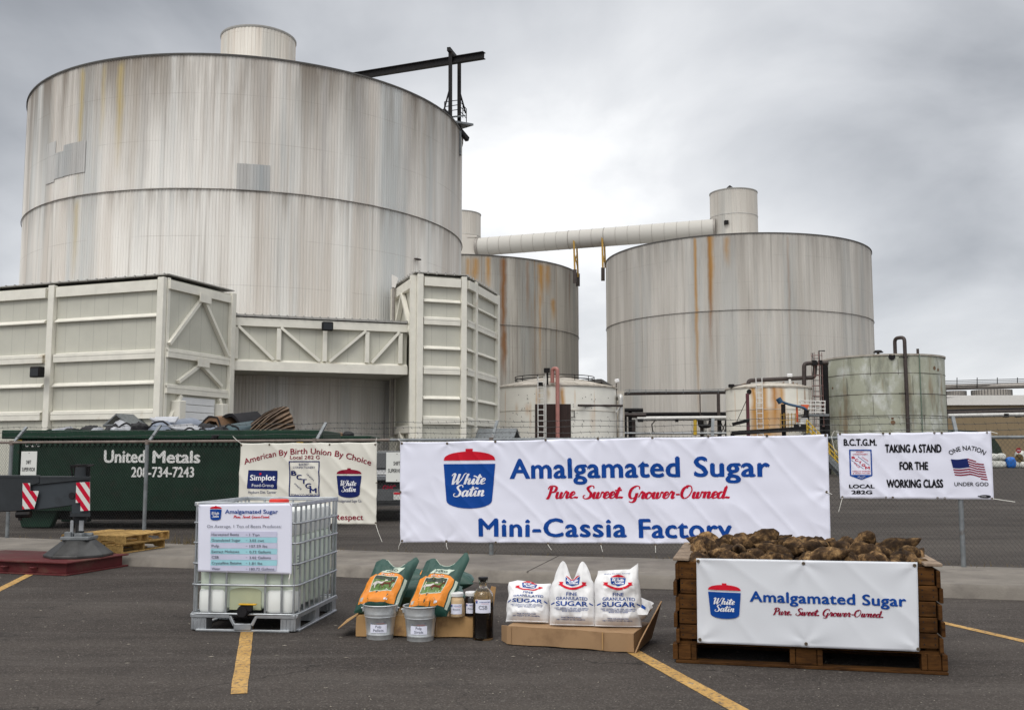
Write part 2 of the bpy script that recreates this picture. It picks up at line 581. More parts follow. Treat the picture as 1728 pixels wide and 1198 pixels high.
M['drum_grey'] = streak_mat('grey_head_house_cladding', (0.62, 0.59, 0.54), (0.50, 0.46, 0.41), (0.30, 0.26, 0.22), 10.0, -5.0, rust=0.0, dirt=0.3, seed=8.0, contrast=0.8)
M['patch'] = streak_mat('bare_galvanised_patch', (0.56, 0.55, 0.53), (0.42, 0.41, 0.395), (0.22, 0.21, 0.20), 40, 0, seed=9.0, contrast=1.2)
M['seam'] = mat('dirty_seam_strip', (0.17, 0.155, 0.14), 0.8, var=0.5, scale=0.8)
M['roofdark'] = mat('dark_roof_edge', (0.09, 0.086, 0.082), 0.8)
M['roof'] = mat('grey_roof_sheet', (0.36, 0.35, 0.33), 0.7)
M['panel'] = panel_mat('beige_wall_panel', (0.56, 0.55, 0.475), 1.0)
M['trim'] = mat('cream_painted_steel', (0.78, 0.755, 0.67), 0.5, var=0.08, scale=1.2, dirt=(0.50, 0.36, 0.20), dscale=0.55, dlo=0.62, dhi=0.80)
M['door'] = mat('white_roller_door', (0.78, 0.79, 0.80), 0.45, var=0.04)
M['steel_dark'] = mat('dark_painted_steel', (0.012, 0.011, 0.012), 0.6, var=0.3, scale=5, dirt=(0.035, 0.022, 0.015), dscale=3, dlo=0.55, dhi=0.75, spec=0.2)
M['steel_brown'] = mat('brown_black_pipe', (0.045, 0.032, 0.028), 0.6, var=0.3)
M['galv'] = mat('galvanised_steel', (0.42, 0.44, 0.46), 0.42, 0.75, var=0.2, scale=9)
M['galv_dull'] = mat('dull_galvanised_steel', (0.20, 0.215, 0.225), 0.6, 0.4, var=0.25, scale=7, dirt=(0.12, 0.08, 0.06), dscale=5, dlo=0.6, dhi=0.75)
M['rail_rust'] = mat('brownish_fence_rail', (0.19, 0.155, 0.135), 0.65, 0.25, var=0.3, scale=6)
M['wire'] = mat('grey_fence_wire', (0.062, 0.064, 0.064), 0.65, 0.2, var=0.1)
M['yellow'] = mat('yellow_safety_paint', (0.55, 0.36, 0.03), 0.5, var=0.15)
M['ochre'] = mat('ochre_painted_steel', (0.40, 0.235, 0.04), 0.6, var=0.25, scale=5)
M['tank_white'] = rust_tank_mat('white_tank_paint', (0.86, 0.84, 0.765), (0.40, 0.21, 0.07), 0.66, 0.8, 0.10)
M['tank_rusty'] = rust_tank_mat('rust_stained_white_tank', (0.85, 0.82, 0.73), (0.46, 0.22, 0.04), 0.60, 0.74, 0.035)
M['tank_green'] = rust_tank_mat('pale_green_tank_paint', (0.40, 0.41, 0.325), (0.22, 0.13, 0.055), 0.58, 0.74, 0.10, extra=(0.66, 0.68, 0.66))
M['tank_roof'] = mat('stained_tank_roof', (0.50, 0.46, 0.40), 0.8, var=0.2, scale=0.9, dirt=(0.22, 0.18, 0.13), dscale=1.2, dlo=0.5, dhi=0.7)
M['rust_dark'] = mat('dark_rust_panel', (0.032, 0.016, 0.013), 0.8, var=0.3, stretch=(6, 6, 0.3))
M['pink'] = mat('faded_pink_pipe', (0.42, 0.185, 0.16), 0.55, var=0.15)
M['blue_pipe'] = mat('blue_painted_pipe', (0.02, 0.07, 0.14), 0.5)
M['orange'] = mat('orange_painted_steel', (0.60, 0.11, 0.03), 0.5)
M['white_paint'] = mat('white_painted_steel', (0.74, 0.73, 0.70), 0.5, var=0.1)
M['silver_pipe'] = mat('silver_clad_pipe', (0.55, 0.54, 0.52), 0.4, 0.5, var=0.15)
M['grey_pipe'] = mat('grey_clad_pipe', (0.30, 0.275, 0.25), 0.55, 0.2, var=0.15)
M['tan_wall'] = panel_mat('tan_warehouse_wall', (0.25, 0.185, 0.105), 1.2)
M['fascia'] = mat('white_fascia', (0.72, 0.70, 0.67), 0.6, var=0.05)
M['green_dump'] = mat('dark_green_dumpster_paint', (0.007, 0.024, 0.014), 0.6, var=0.3, scale=2, bump=0.15, bscale=5, dirt=(0.02, 0.024, 0.017), dscale=3, dlo=0.55, dhi=0.75, spec=0.2)
M['green_rib'] = mat('green_rim_paint', (0.009, 0.036, 0.021), 0.55, var=0.2, dirt=(0.05, 0.03, 0.018), dscale=4, dlo=0.65, dhi=0.75, spec=0.25)
M['white_letter'] = mat('white_lettering', (0.70, 0.70, 0.68), 0.6, var=0.1, scale=8)
M['sheet_grey'] = mat('blue_grey_scrap_sheet', (0.22, 0.25, 0.31), 0.38, 0.35, var=0.3, scale=2.5)
M['sheet_pale'] = mat('pale_grey_scrap_sheet', (0.42, 0.43, 0.46), 0.35, 0.3, var=0.3, scale=2.5)
M['black_plastic'] = mat('black_plastic', (0.011, 0.010, 0.012), 0.6, var=0.4, scale=4, spec=0.3)
M['brown_scrap'] = mat('rusty_brown_scrap', (0.17, 0.095, 0.05), 0.75, var=0.4, scale=3)
M['corr'] = mat('dirty_brown_corrugated_sheet', (0.15, 0.10, 0.062), 0.85, var=0.6, scale=1.6, dirt=(0.055, 0.035, 0.025), dscale=3, dlo=0.48, dhi=0.65)
M['teal'] = mat('dull_teal_metal', (0.055, 0.095, 0.11), 0.4, 0.3)
M['banner'] = mat('white_banner_vinyl', (0.79, 0.80, 0.925), 0.42, var=0.015, scale=2)
M['banner_cool'] = mat('cool_white_banner_vinyl', (0.70, 0.72, 0.765), 0.42, var=0.015, scale=2)
M['banner_old'] = mat('off_white_banner_vinyl', (0.72, 0.70, 0.63), 0.5, var=0.04, scale=3, dirt=(0.55, 0.50, 0.40), dscale=2, dlo=0.62, dhi=0.8)
M['sign_white'] = mat('white_sign_board', (0.68, 0.69, 0.66), 0.5, var=0.03)
M['ink_blue'] = flat('blue_print', (0.006, 0.060, 0.300))
M['ink_navy'] = flat('navy_print', (0.012, 0.022, 0.12))
M['ink_red'] = flat('red_print', (0.52, 0.008, 0.035))
M['ink_brightred'] = flat('bright_red_print', (0.60, 0.012, 0.03))
M['ink_maroon'] = flat('maroon_print', (0.24, 0.008, 0.03))
M['ink_black'] = flat('black_print', (0.012, 0.012, 0.016))
M['ink_grey'] = flat('grey_print', (0.16, 0.17, 0.22))
M['ink_white'] = flat('white_print', (0.78, 0.78, 0.82))
M['ink_cyan'] = flat('pale_cyan_print', (0.36, 0.66, 0.74))
M['ink_lilac'] = flat('pale_lilac_print', (0.60, 0.60, 0.76))
M['grommet'] = flat('brass_grommet', (0.16, 0.13, 0.10), 0.5, 0.5)
M['tie'] = flat('white_zip_tie', (0.72, 0.71, 0.66))
M['crane_grey'] = mat('blue_grey_crane_paint', (0.044, 0.052, 0.060), 0.5, var=0.15, scale=2, dirt=(0.022, 0.022, 0.024), dscale=2.5, dlo=0.55, dhi=0.75, spec=0.25)
M['crane_dark'] = mat('dark_grey_crane_paint', (0.030, 0.034, 0.038), 0.55, var=0.2, spec=0.25)
M['chrome'] = mat('polished_jack_rod', (0.5, 0.5, 0.5), 0.25, 1.0, var=0.1)
M['rubber'] = mat('black_rubber', (0.014, 0.014, 0.015), 0.7, var=0.3)
M['pad_steel'] = mat('worn_black_steel', (0.055, 0.055, 0.055), 0.45, 0.5, var=0.4, scale=4)
M['red_steel'] = mat('dull_red_steel', (0.105, 0.018, 0.020), 0.6, var=0.2, scale=3, dirt=(0.12, 0.06, 0.045), dscale=2.5, dlo=0.5, dhi=0.7, spec=0.25)
M['pallet'] = wood_mat('pale_pallet_wood', (0.42, 0.27, 0.10), (0.22, 0.13, 0.05))
M['bin_wood'] = wood_mat('dark_brown_bin_wood', (0.078, 0.034, 0.010), (0.020, 0.009, 0.004), (1.5, 9, 12))
M['bin_cap'] = wood_mat('weathered_grey_wood', (0.26, 0.20, 0.15), (0.14, 0.10, 0.075), (9, 1.5, 9))
M['card'] = mat('brown_cardboard', (0.335, 0.205, 0.105), 0.8, var=0.08, scale=2.0, dirt=(0.24, 0.14, 0.07), dscale=3.0, dlo=0.55, dhi=0.75)
M['card_gold'] = mat('golden_brown_cardboard', (0.40, 0.235, 0.095), 0.75, var=0.1, scale=3, dirt=(0.20, 0.11, 0.05), dscale=4.0, dlo=0.58, dhi=0.74)
M['bag_white'] = mat('white_paper_sack', (0.76, 0.755, 0.76), 0.6, var=0.03, bump=0.25, bscale=14)
M['bag_green'] = mat('dark_green_feed_sack', (0.012, 0.060, 0.045), 0.45, var=0.15, bump=0.3, bscale=12)
M['bag_orange'] = flat('orange_print', (0.72, 0.235, 0.02), 0.45)
M['bag_pale'] = flat('pale_green_print', (0.55, 0.62, 0.52), 0.45)
M['grass_print'] = mat('green_field_print', (0.09, 0.17, 0.035), 0.45, var=0.5, scale=30)
M['tree_print'] = mat('dark_trees_print', (0.02, 0.035, 0.018), 0.45, var=0.5, scale=40)
M['horse_white'] = flat('pale_grey_print', (0.60, 0.56, 0.54))
M['horse_brown'] = flat('brown_print', (0.12, 0.035, 0.02))
M['tin'] = mat('galvanised_bucket_zinc', (0.62, 0.64, 0.65), 0.34, 0.65, var=0.15, scale=14)
M['liquid_dark'] = mat('black_syrup', (0.008, 0.005, 0.006), 0.12, var=0.1)
M['sugar_jar'] = mat('raw_sugar', (0.56, 0.40, 0.23), 0.7, var=0.2, scale=20)
M['cap_white'] = flat('white_plastic_lid', (0.76, 0.76, 0.76), 0.4)
M['ibc_white'] = mat('white_translucent_plastic', (0.84, 0.86, 0.83), 0.35, var=0.04, scale=2)
M['ibc_liquid'] = mat('plastic_with_green_water_behind', (0.64, 0.71, 0.60), 0.3, var=0.06, scale=1.5)
M['ibc_olive'] = mat('olive_tinted_plastic', (0.46, 0.49, 0.33), 0.3, var=0.08, scale=3)
M['red_cap'] = flat('red_plastic_cap', (0.60, 0.03, 0.02), 0.35)
M['valve_yellow'] = flat('yellow_plastic', (0.66, 0.38, 0.02), 0.4)
M['truck'] = mat('grey_pickup_paint', (0.10, 0.105, 0.11), 0.3, 0.4, var=0.05)
M['truck_pale'] = mat('pale_bonnet', (0.42, 0.42, 0.42), 0.35, 0.2, var=0.1)  # bonnet coloured much paler than the grey body
M['glass_dark'] = flat('dark_glass', (0.015, 0.017, 0.02), 0.08)
M['blue_tarp'] = mat('bright_blue_tarp', (0.01, 0.13, 0.50), 0.45, var=0.3, scale=3)
M['sack'] = mat('white_bulk_bag', (0.62, 0.62, 0.58), 0.7, var=0.25, scale=1.5, dirt=(0.25, 0.30, 0.26), dscale=1.4, dlo=0.55, dhi=0.65)
M['stop_red'] = flat('red_sign_face', (0.30, 0.015, 0.02))
M['green_tarp'] = mat('dark_green_tarpaulin', (0.012, 0.026, 0.014), 0.6, var=0.3)
M['lamp_face'] = flat('white_lamp_glass', (0.8, 0.8, 0.8), 0.2)


def glass_mat(name, c):
    m, nt, b = new_mat(name)
    b.inputs['Base Color'].default_value = (*c, 1)
    b.inputs['Roughness'].default_value = 0.05
    b.inputs['Transmission Weight'].default_value = 1.0
    b.inputs['IOR'].default_value = 1.3
    return m


M['glass'] = glass_mat('clear_glass', (0.85, 0.82, 0.74))


def beet_mat():
    m, nt, b = new_mat('muddy_beet_skin')
    tc = nd(nt, 'ShaderNodeTexCoord')
    oi = nd(nt, 'ShaderNodeObjectInfo')
    ad = nd(nt, 'ShaderNodeVectorMath', operation='ADD')
    nt.links.new(tc.outputs['Object'], ad.inputs[0])
    sc = nd(nt, 'ShaderNodeVectorMath', operation='SCALE')
    sc.inputs['Scale'].default_value = 37.0
    cx = nd(nt, 'ShaderNodeCombineXYZ')
    for i in range(3):
        nt.links.new(oi.outputs['Random'], cx.inputs[i])
    nt.links.new(cx.outputs[0], sc.inputs[0])
    nt.links.new(sc.outputs[0], ad.inputs[1])
    n = nd(nt, 'ShaderNodeTexNoise', i_Scale=9.0, i_Detail=7.0, i_Roughness=0.65)
    nt.links.new(ad.outputs[0], n.inputs['Vector'])
    n2 = nd(nt, 'ShaderNodeTexNoise', i_Scale=38.0, i_Detail=5.0, i_Roughness=0.7)
    nt.links.new(ad.outputs[0], n2.inputs['Vector'])
    col = ramp_n(nt, n.outputs[0], [(0.38, (0.022, 0.013, 0.008)), (0.50, (0.065, 0.038, 0.019)), (0.60, (0.22, 0.13, 0.058)), (0.75, (0.48, 0.33, 0.165))])
    col = mix_n(nt, ramp_n(nt, n2.outputs[0], [(0.45, 0), (0.7, 0.8)]), col, (0.022, 0.014, 0.009))
    hs = nd(nt, 'ShaderNodeHueSaturation')
    nt.links.new(col, hs.inputs['Color'])
    nt.links.new(math_n(nt, 'ADD', math_n(nt, 'MULTIPLY', oi.outputs['Random'], 0.7), 0.65), hs.inputs['Value'])
    nt.links.new(hs.outputs[0], b.inputs['Base Color'])
    b.inputs['Specular IOR Level'].default_value = 0.15
    b.inputs['Roughness'].default_value = 0.9
    bp = nd(nt, 'ShaderNodeBump', i_Strength=0.8, i_Distance=0.012)
    nt.links.new(n2.outputs[0], bp.inputs['Height'])
    nt.links.new(bp.outputs[0], b.inputs['Normal'])
    return m


M['beet'] = beet_mat()

# ------------------------------------------------------------------ lettering
_tc = {}


def text_tris(s, bold=0.0, track=1.0):
    """flat outline letters of one line: (verts2d, faces), scaled so a capital is 1 high and the ink starts at x = 0"""
    key = (s, bold, track)
    if key in _tc:
        return _tc[key]
    cu = bpy.data.curves.new('txt', 'FONT')
    cu.body = s
    cu.resolution_u = 3
    cu.space_character = track
    cu.fill_mode = 'FRONT'
    o = bpy.data.objects.new('txt', cu)
    C.objects.link(o)
    dg = bpy.context.evaluated_depsgraph_get()
    me = bpy.data.meshes.new_from_object(o.evaluated_get(dg))
    vs = [(v_.co.x, v_.co.y) for v_ in me.vertices]
    fs = [tuple(p.vertices) for p in me.polygons]
    if bold:                                # heavier strokes: copies laid a hair apart
        n = len(vs)
        vs = [(x + dx * bold, y + dy * bold) for dx, dy in ((-1, -.55), (1, -.55), (0, .7)) for x, y in vs]
        fs = [tuple(i + n * k for i in f) for k in range(3) for f in fs]
    bpy.data.objects.remove(o)
    bpy.data.meshes.remove(me)
    bpy.data.curves.remove(cu)
    x0 = min(v_[0] for v_ in vs)
    k = 1 / 0.727
    r = ([((x - x0) * k, y * k) for x, y in vs], fs, 3 if bold else 1)
    _tc[key] = r
    return r


SCRIPT = {
    'i': (0.30, [[(0, .1), (.14, .5), (.13, .12), (.19, 0), (.32, .1)], [(.15, .66), (.19, .76)]]),
    't': (0.30, [[(0, .1), (.17, .88), (.13, .15), (.2, 0), (.32, .1)], [(-.04, .60), (.36, .64)]]),
    'e': (0.36, [[(0, .1), (.2, .22), (.33, .38), (.25, .52), (.12, .4), (.1, .15), (.2, 0), (.38, .1)]]),
    'n': (0.50, [[(.03, .42), (.1, .5), (.1, .25), (.1, 0)], [(.1, .2), (.22, .45), (.32, .5), (.36, .4), (.34, .12), (.4, 0), (.52, .1)]]),
    'a': (0.52, [[(.36, .42), (.24, .52), (.08, .35), (.08, .1), (.18, 0), (.3, .15), (.38, .5), (.36, .12), (.42, 0), (.54, .1)]]),
    'd': (0.54, [[(.36, .42), (.24, .5), (.08, .35), (.08, .1), (.18, 0), (.3, .15), (.42, .95), (.38, .12), (.44, 0), (.56, .1)]]),
    'h': (0.48, [[(0, .1), (.1, .6), (.16, .95), (.1, .6), (.06, 0)], [(.06, .2), (.2, .45), (.3, .5), (.34, .4), (.32, .12), (.38, 0), (.5, .1)]]),
    'u': (0.48, [[(0, .4), (.07, .5), (.06, .15), (.14, 0), (.26, .12), (.34, .5), (.32, .12), (.38, 0), (.5, .1)]]),
    'r': (0.40, [[(0, .1), (.1, .5), (.14, .56), (.16, .46), (.28, .46), (.25, .12), (.31, 0), (.42, .1)]]),
    'w': (0.62, [[(0, .4), (.07, .5), (.06, .12), (.14, 0), (.24, .12), (.3, .5), (.29, .12), (.36, 0), (.48, .15), (.5, .5), (.62, .42)]]),
    'o': (0.44, [[(.22, .5), (.06, .35), (.08, .08), (.2, 0), (.34, .15), (.34, .4), (.22, .5), (.3, .4), (.46, .44)]]),
    'W': (0.98, [[(0, .78), (.1, .98), (.2, .9), (.18, .4), (.22, 0)], [(.22, 0), (.4, .4), (.52, .95)], [(.52, .95), (.48, .4), (.52, 0)], [(.52, 0), (.75, .5), (.85, .9), (1.0, 1.0)]]),
    'S': (0.60, [[(.55, .8), (.5, .98), (.32, 1.0), (.18, .82), (.3, .6), (.45, .4), (.45, .12), (.25, -.02), (.05, .06), (.02, .22), (.12, .26)]]),
    'P': (0.62, [[(.22, .95), (.2, .4), (.12, 0), (0, .02)], [(.02, .75), (.1, .98), (.35, 1.0), (.55, .85), (.48, .55), (.22, .48)]]),
    'G': (0.66, [[(.6, .75), (.55, .95), (.35, 1), (.1, .75), (.06, .3), (.22, .02), (.42, .1), (.5, .45), (.46, -.15), (.3, -.3), (.12, -.22)]]),
    'O': (0.74, [[(.4, 1), (.12, .8), (.06, .3), (.25, 0), (.5, .15), (.62, .6), (.5, .95), (.3, .98), (.25, .8)]]),
    '.': (0.34, [[(.10, -.02), (.13, .13)]]),
    '-': (0.34, [[(.05, .3), (.28, .31)]]),
    ' ': (0.26, []),
}


def script_tris(s, wt=0.13, slant=0.22):
    """brush-script lettering drawn stroke by stroke; capital height 1"""
    vs, fs = [], []
    x = 0.0
    for ch in s:
        adv, strokes = SCRIPT[ch]
        for st in strokes:
            pts = []
            n = len(st)
            for i in range(n - 1):
                p0, p1, p2, p3 = st[max(i - 1, 0)], st[i], st[i + 1], st[min(i + 2, n - 1)]
                for k in range(5):
                    t = k / 5
                    pts.append(tuple(0.5 * ((2 * p1[j]) + (p2[j] - p0[j]) * t + (2 * p0[j] - 5 * p1[j] + 4 * p2[j] - p3[j]) * t * t + (3 * p1[j] - p0[j] - 3 * p2[j] + p3[j]) * t ** 3) for j in (0, 1)))
            pts.append(st[-1])
            b = len(vs)
            for i, (px, py) in enumerate(pts):
                qx, qy = pts[min(i + 1, len(pts) - 1)]
                rx, ry = pts[max(i - 1, 0)]
                dx, dy = qx - rx, qy - ry
                l = math.hypot(dx, dy) or 1
                dx, dy = dx / l, dy / l
                down = max(0.0, -dy)
                wd = wt * (0.42 + 0.58 * down) / 2
                if len(st) == 2:
                    wd = wt * (0.62 if ch in 'i.' else 0.36)
                ax, ay = px + slant * py, py
                vs += [(x + ax - dy * wd, ay + dx * wd), (x + ax + dy * wd, ay - dx * wd)]
            for i in range(len(pts) - 1):
                fs.append((b + 2 * i, b + 2 * i + 1, b + 2 * i + 3, b + 2 * i + 2))
        x += adv
    x0 = min(v_[0] for v_ in vs)
    return [(a - x0, y) for a, y in vs], fs, 1


def refine(vs, fs, step):
    """split long triangles so that print follows the folds of its sheet"""
    bm = bmesh.new()
    bv = [bm.verts.new((x, y, 0)) for x, y in vs]
    for f in fs:
        try:
            bm.faces.new([bv[i] for i in f])
        except ValueError:
            pass
    bmesh.ops.triangulate(bm, faces=bm.faces[:])
    for _ in range(6):
        lg = [e for e in bm.edges if e.calc_length() > step]
        if not lg:
            break
        bmesh.ops.subdivide_edges(bm, edges=lg, cuts=1)
        bmesh.ops.triangulate(bm, faces=bm.faces[:])
    bm.verts.index_update()
    o = ([(v_.co.x, v_.co.y) for v_ in bm.verts], [tuple(v_.index for v_ in f.verts) for f in bm.faces])
    bm.free()
    return o


class Face:
    """a surface that carries print: a plane (origin, U to the right, W up, N towards the viewer) with folds d(a, b)"""
    def __init__(s, O, U, W, d=None):
        s.O, s.U, s.W = V(O), V(U).normalized(), V(W).normalized()
        s.N = s.U.cross(s.W).normalized()
        s.d = d
        s.step = 0.06

    def P(s, a, b, off=0.0):
        return s.O + s.U * a + s.W * b + s.N * (off + (s.d(a, b) if s.d else 0))

    def px(s, x, y):                        # plane coordinates of the point seen in a direction
        r = ray(x, y)
        o = V((0, 0, EYE))
        t = (s.O - o).dot(s.N) / r.dot(s.N)
        q = o + r * t - s.O
        return q.dot(s.U), q.dot(s.W)

    def put(s, mb, vs, fs, off=0.003, layers=1):
        if layers > 1:
            n, m = len(vs) // layers, len(fs) // layers
            for k in range(layers):
                s.put(mb, vs[k * n:(k + 1) * n], [tuple(i - k * n for i in f) for f in fs[k * m:(k + 1) * m]], off + .0007 * k)
            return
        if s.d:
            vs, fs = refine(vs, fs, s.step)
            off += 0.003
        mb.add([s.P(a, b, off) for a, b in vs], fs)

    def text(s, mb, string, p, q, cap, bold=0.0, track=1.0, script=False, arc=None, off=0.003, wt=0.13):
        """string with its baseline from p to q (plane coordinates) and capitals `cap` high"""
        vs, fs, ly = script_tris(string, wt) if script else text_tris(string, bold, track)
        W_ = max(v_[0] for v_ in vs)
        dx, dy = q[0] - p[0], q[1] - p[1]
        L_ = math.hypot(dx, dy)
        ux, uy = dx / L_, dy / L_
        o = []
        for x, y in vs:
            x, y = x / W_ * L_, y * cap
            if arc:
                R = arc
                t = (x - L_ / 2) / R
                x, y = L_ / 2 + (R + y) * math.sin(t), (R + y) * math.cos(t) - R * math.cos(L_ / 2 / R)
            o.append((p[0] + ux * x - uy * y, p[1] + uy * x + ux * y))
        s.put(mb, o, fs, off, ly)

    def tpx(s, mb, string, x0, x1, yb, yt, yb2=None, **k):
        """the same, sized from where the letters stand: left, right, baseline and cap line"""
        p, q = s.px(x0, yb), s.px(x1, yb if yb2 is None else yb2)
        cap = s.px(x0, yt)[1] - p[1]
        s.text(mb, string, p, q, cap, **k)

    def poly(s, mb, pts, off=0.003):
        vs = list(pts)
        s.put(mb, vs, [tuple(range(len(vs)))], off)


def quad_sheet(fc, c, nu, nv, th=0.004, sag=0.0):
    """a sheet through four corners (plane coordinates TL, TR, BR, BL) with real thickness"""
    mb = MB()
    for side in (0, 1):
        for j in range(nv + 1):
            v_ = j / nv
            for i in range(nu + 1):
                u = i / nu
                a = (c[0][0] * (1 - u) + c[1][0] * u) * (1 - v_) + (c[3][0] * (1 - u) + c[2][0] * u) * v_
                b = (c[0][1] * (1 - u) + c[1][1] * u) * (1 - v_) + (c[3][1] * (1 - u) + c[2][1] * u) * v_
                if sag:
                    b -= sag * abs(math.sin(u * math.pi * 5)) * (1 - v_)
                    b += sag * 0.6 * abs(math.sin(u * math.pi * 5)) * v_
                mb.v.append(fc.P(a, b, -th * side))
    m = (nu + 1) * (nv + 1)
    for j in range(nv):
        for i in range(nu):
            a = j * (nu + 1) + i
            mb.f.append((a, a + nu + 1, a + nu + 2, a + 1))
            mb.f.append((m + a, m + a + 1, m + a + nu + 2, m + a + nu + 1))
    for i in range(nu):
        a, b = i, nv * (nu + 1) + i
        mb.f += [(a, a + 1, m + a + 1, m + a), (b + 1, b, m + b, m + b + 1)]
    for j in range(nv):
        a, b = j * (nu + 1), j * (nu + 1) + nu
        mb.f += [(a + nu + 1, a, m + a, m + a + nu + 1), (b, b + nu + 1, m + b + nu + 1, m + b)]
    return mb


def bowl_logo(fc, root, x0, x1, yt, yb, skew=0.0, ink=('ink_blue', 'ink_brightred', 'ink_white'), off=0.004, script=True):
    """the sugar-bowl emblem: red lid with knob, blue bowl, the two script words; corners as seen"""
    tl, tr, bl = fc.px(x0, yt), fc.px(x1, yt + skew), fc.px(x0, yb)
    ax, ay = tl
    ux, uy = tr[0] - tl[0], tr[1] - tl[1]
    h = bl[1] - tl[1]

    def q(u, v_):
        return (ax + ux * u, ay + uy * u + h * v_)
    bowl = [q(0, .255), q(1, .255)] + [q(.94 - .0, .87)] + [q(.5 + .44 * math.cos(t), .87 + .13 * math.sin(t)) for t in [math.pi * k / 12 for k in range(1, 12)]] + [q(.06, .87)]
    mb = MB()
    fc.poly(mb, bowl, off)
    lg = obj('logo', mb, M[ink[0]], root, fixn=False)
    mb = MB()
    lid = [q(.0, .195)] + [q(.5 - .5 * math.cos(t), .195 - .15 * math.sin(t) ** 0.8) for t in [math.pi * k / 14 for k in range(1, 14)]] + [q(1, .195)]
    fc.poly(mb, lid, off)
    fc.poly(mb, [q(.43, .06), q(.57, .06), q(.57, 0), q(.43, 0)], off + 0.0005)
    obj('lid_emblem', mb, M[ink[1]], lg, fixn=False)
    mb = MB()
    for s_, u0, u1, vb in (('White', .16, .82, .60), ('Satin', .19, .80, .80)):
        fc.text(mb, s_, q(u0, vb), q(u1, vb - .01), abs(h) * .185, script=True, off=off + 0.002, wt=0.17)
    obj('script_lettering', mb, M[ink[2]], lg, fixn=False)
    return lg


def folds(seed, amp=0.010, diag=1.0):
    def d(a, b):
        n = noise.noise(V((a * 0.9, b * 1.3, seed))) * amp * 1.2
        n += noise.noise(V((a * 1.1 + b * 1.5, (a - b) * 0.22, seed + 5))) * amp * 1.5 * diag
        t = noise.noise(V((a * 2.4 + b * 2.2, (a - b) * 0.35, seed + 9)))
        n += (1 - abs(t)) ** 8 * amp * 0.9 * diag
        n += noise.noise(V((a * 4, b * 5, seed + 3))) * amp * 0.28
        return n
    return d


# ------------------------------------------------------------------ the setting: yard, kerb, painted lines
def fence_y(x):
    return 16.0 - 0.377 * (x + 1.95) if x < -1.95 else 16.0 - 0.259 * (x + 1.95)


mb = MB()
mb.quad((-900, -60, 0), (900, -60, 0), (900, 2500, 0), (-900, 2500, 0))
tag(obj('ground', mb, M['asphalt']), kind='structure')

ft = [(-45, 26.5), (-8.19, 16.2), (-4.755, 15.2), (-2.175, 14.07), (-0.03, 13.42), (1.41, 12.98), (5.19, 12.05), (5.98, 11.86), (26, 7.0)]
bk = [(-45, fence_y(-45) + 0.1), (-8.19, fence_y(-8.19) + 0.1), (-4.755, fence_y(-4.755) + 0.1), (-1.95, 16.1), (-0.03, fence_y(-.03) + .1), (1.41, fence_y(1.41) + .1), (5.19, fence_y(5.19) + .1), (5.98, fence_y(5.98) + .1), (26, fence_y(26) + .1)]
mb = MB()
prof = []
for (x, y), (xb, yb) in zip(ft, bk):
    prof.append([V((x - .02, y - 0.10, 0)), V((x, y - 0.04, 0.115)), V((x, y, 0.148)), V((x, y + 0.03, 0.152)), V((xb, yb, 0.152)), V((xb, yb, -0.01))])
fine = []
for i in range(len(prof) - 1):
    n = 1 if i in (0, len(prof) - 2) else 6
    for k in range(n):
        t = k / n
        fine.append([a.lerp(b, t) + V((0, 0.012 * noise.noise(V((i + t, 3, j))), 0.006 * noise.noise(V((i * 2 + t * 2, 7, j))) if j in (1, 2) else 0)) for j, (a, b) in enumerate(zip(prof[i], prof[i + 1]))])
fine.append(prof[-1])
m_ = len(fine[0])
mb.v = [p for r in fine for p in r]
for i in range(len(fine) - 1):
    for j in range(m_ - 1):
        mb.f.append((i * m_ + j, (i + 1) * m_ + j, (i + 1) * m_ + j + 1, i * m_ + j + 1))
tag(obj('pavement', mb, M['concrete'], smooth=40), kind='structure')

mb = MB()                                   # tooled joints across the kerb
for x0, x1 in ((-6.9, -7.7), (-3.3, -4.1), (0.2, -0.3), (3.6, 3.2), (7.0, 6.7)):
    ya = [a[1] + (b[1] - a[1]) * (x0 - a[0]) / (b[0] - a[0]) for a, b in zip(ft, ft[1:]) if a[0] <= x0 <= b[0]][0]
    mb.bar((x0, ya - .035, .1525), (x1 + 1.0, fence_y(x1 + 1.0) + .05, .1545), .014, .004)
tag(obj('pavement_joints', mb, M['asphalt']), kind='structure')


def strip(a, b, w_):
    a, b = V((*a, 0)), V((*b, 0))
    d = (b - a).normalized()
    p = V((-d.y, d.x, 0)) * w_ / 2
    n = 14
    l_, r_ = [], []
    for k in range(n + 1):
        q = a.lerp(b, k / n)
        l_.append(q + p * (1 + 0.10 * noise.noise(V((q.x * 6, q.y * 6, 1)))))
        r_.append(q - p * (1 + 0.10 * noise.noise(V((q.x * 6, q.y * 6, 8)))))
    o = MB()
    o.v = [V((q.x, q.y, 0.004)) for q in l_ + r_]
    o.f = [(k, n + 1 + k, n + 2 + k, k + 1) for k in range(n)]
    return o


for a, b, w_ in (((-1.915, 7.18), (-2.62, 10.1), 0.115), ((0.80, 9.7), (1.52, 6.6), 0.13), ((3.9, 11.6), (4.75, 8.7), 0.10), ((-6.86, 14.5), (-6.32, 12.3), 0.11), ((1.0, 12.75), (0.95, 10.9), 0.1)):
    tag(obj('parking_line', strip(a, b, w_), M['line']), kind='structure')

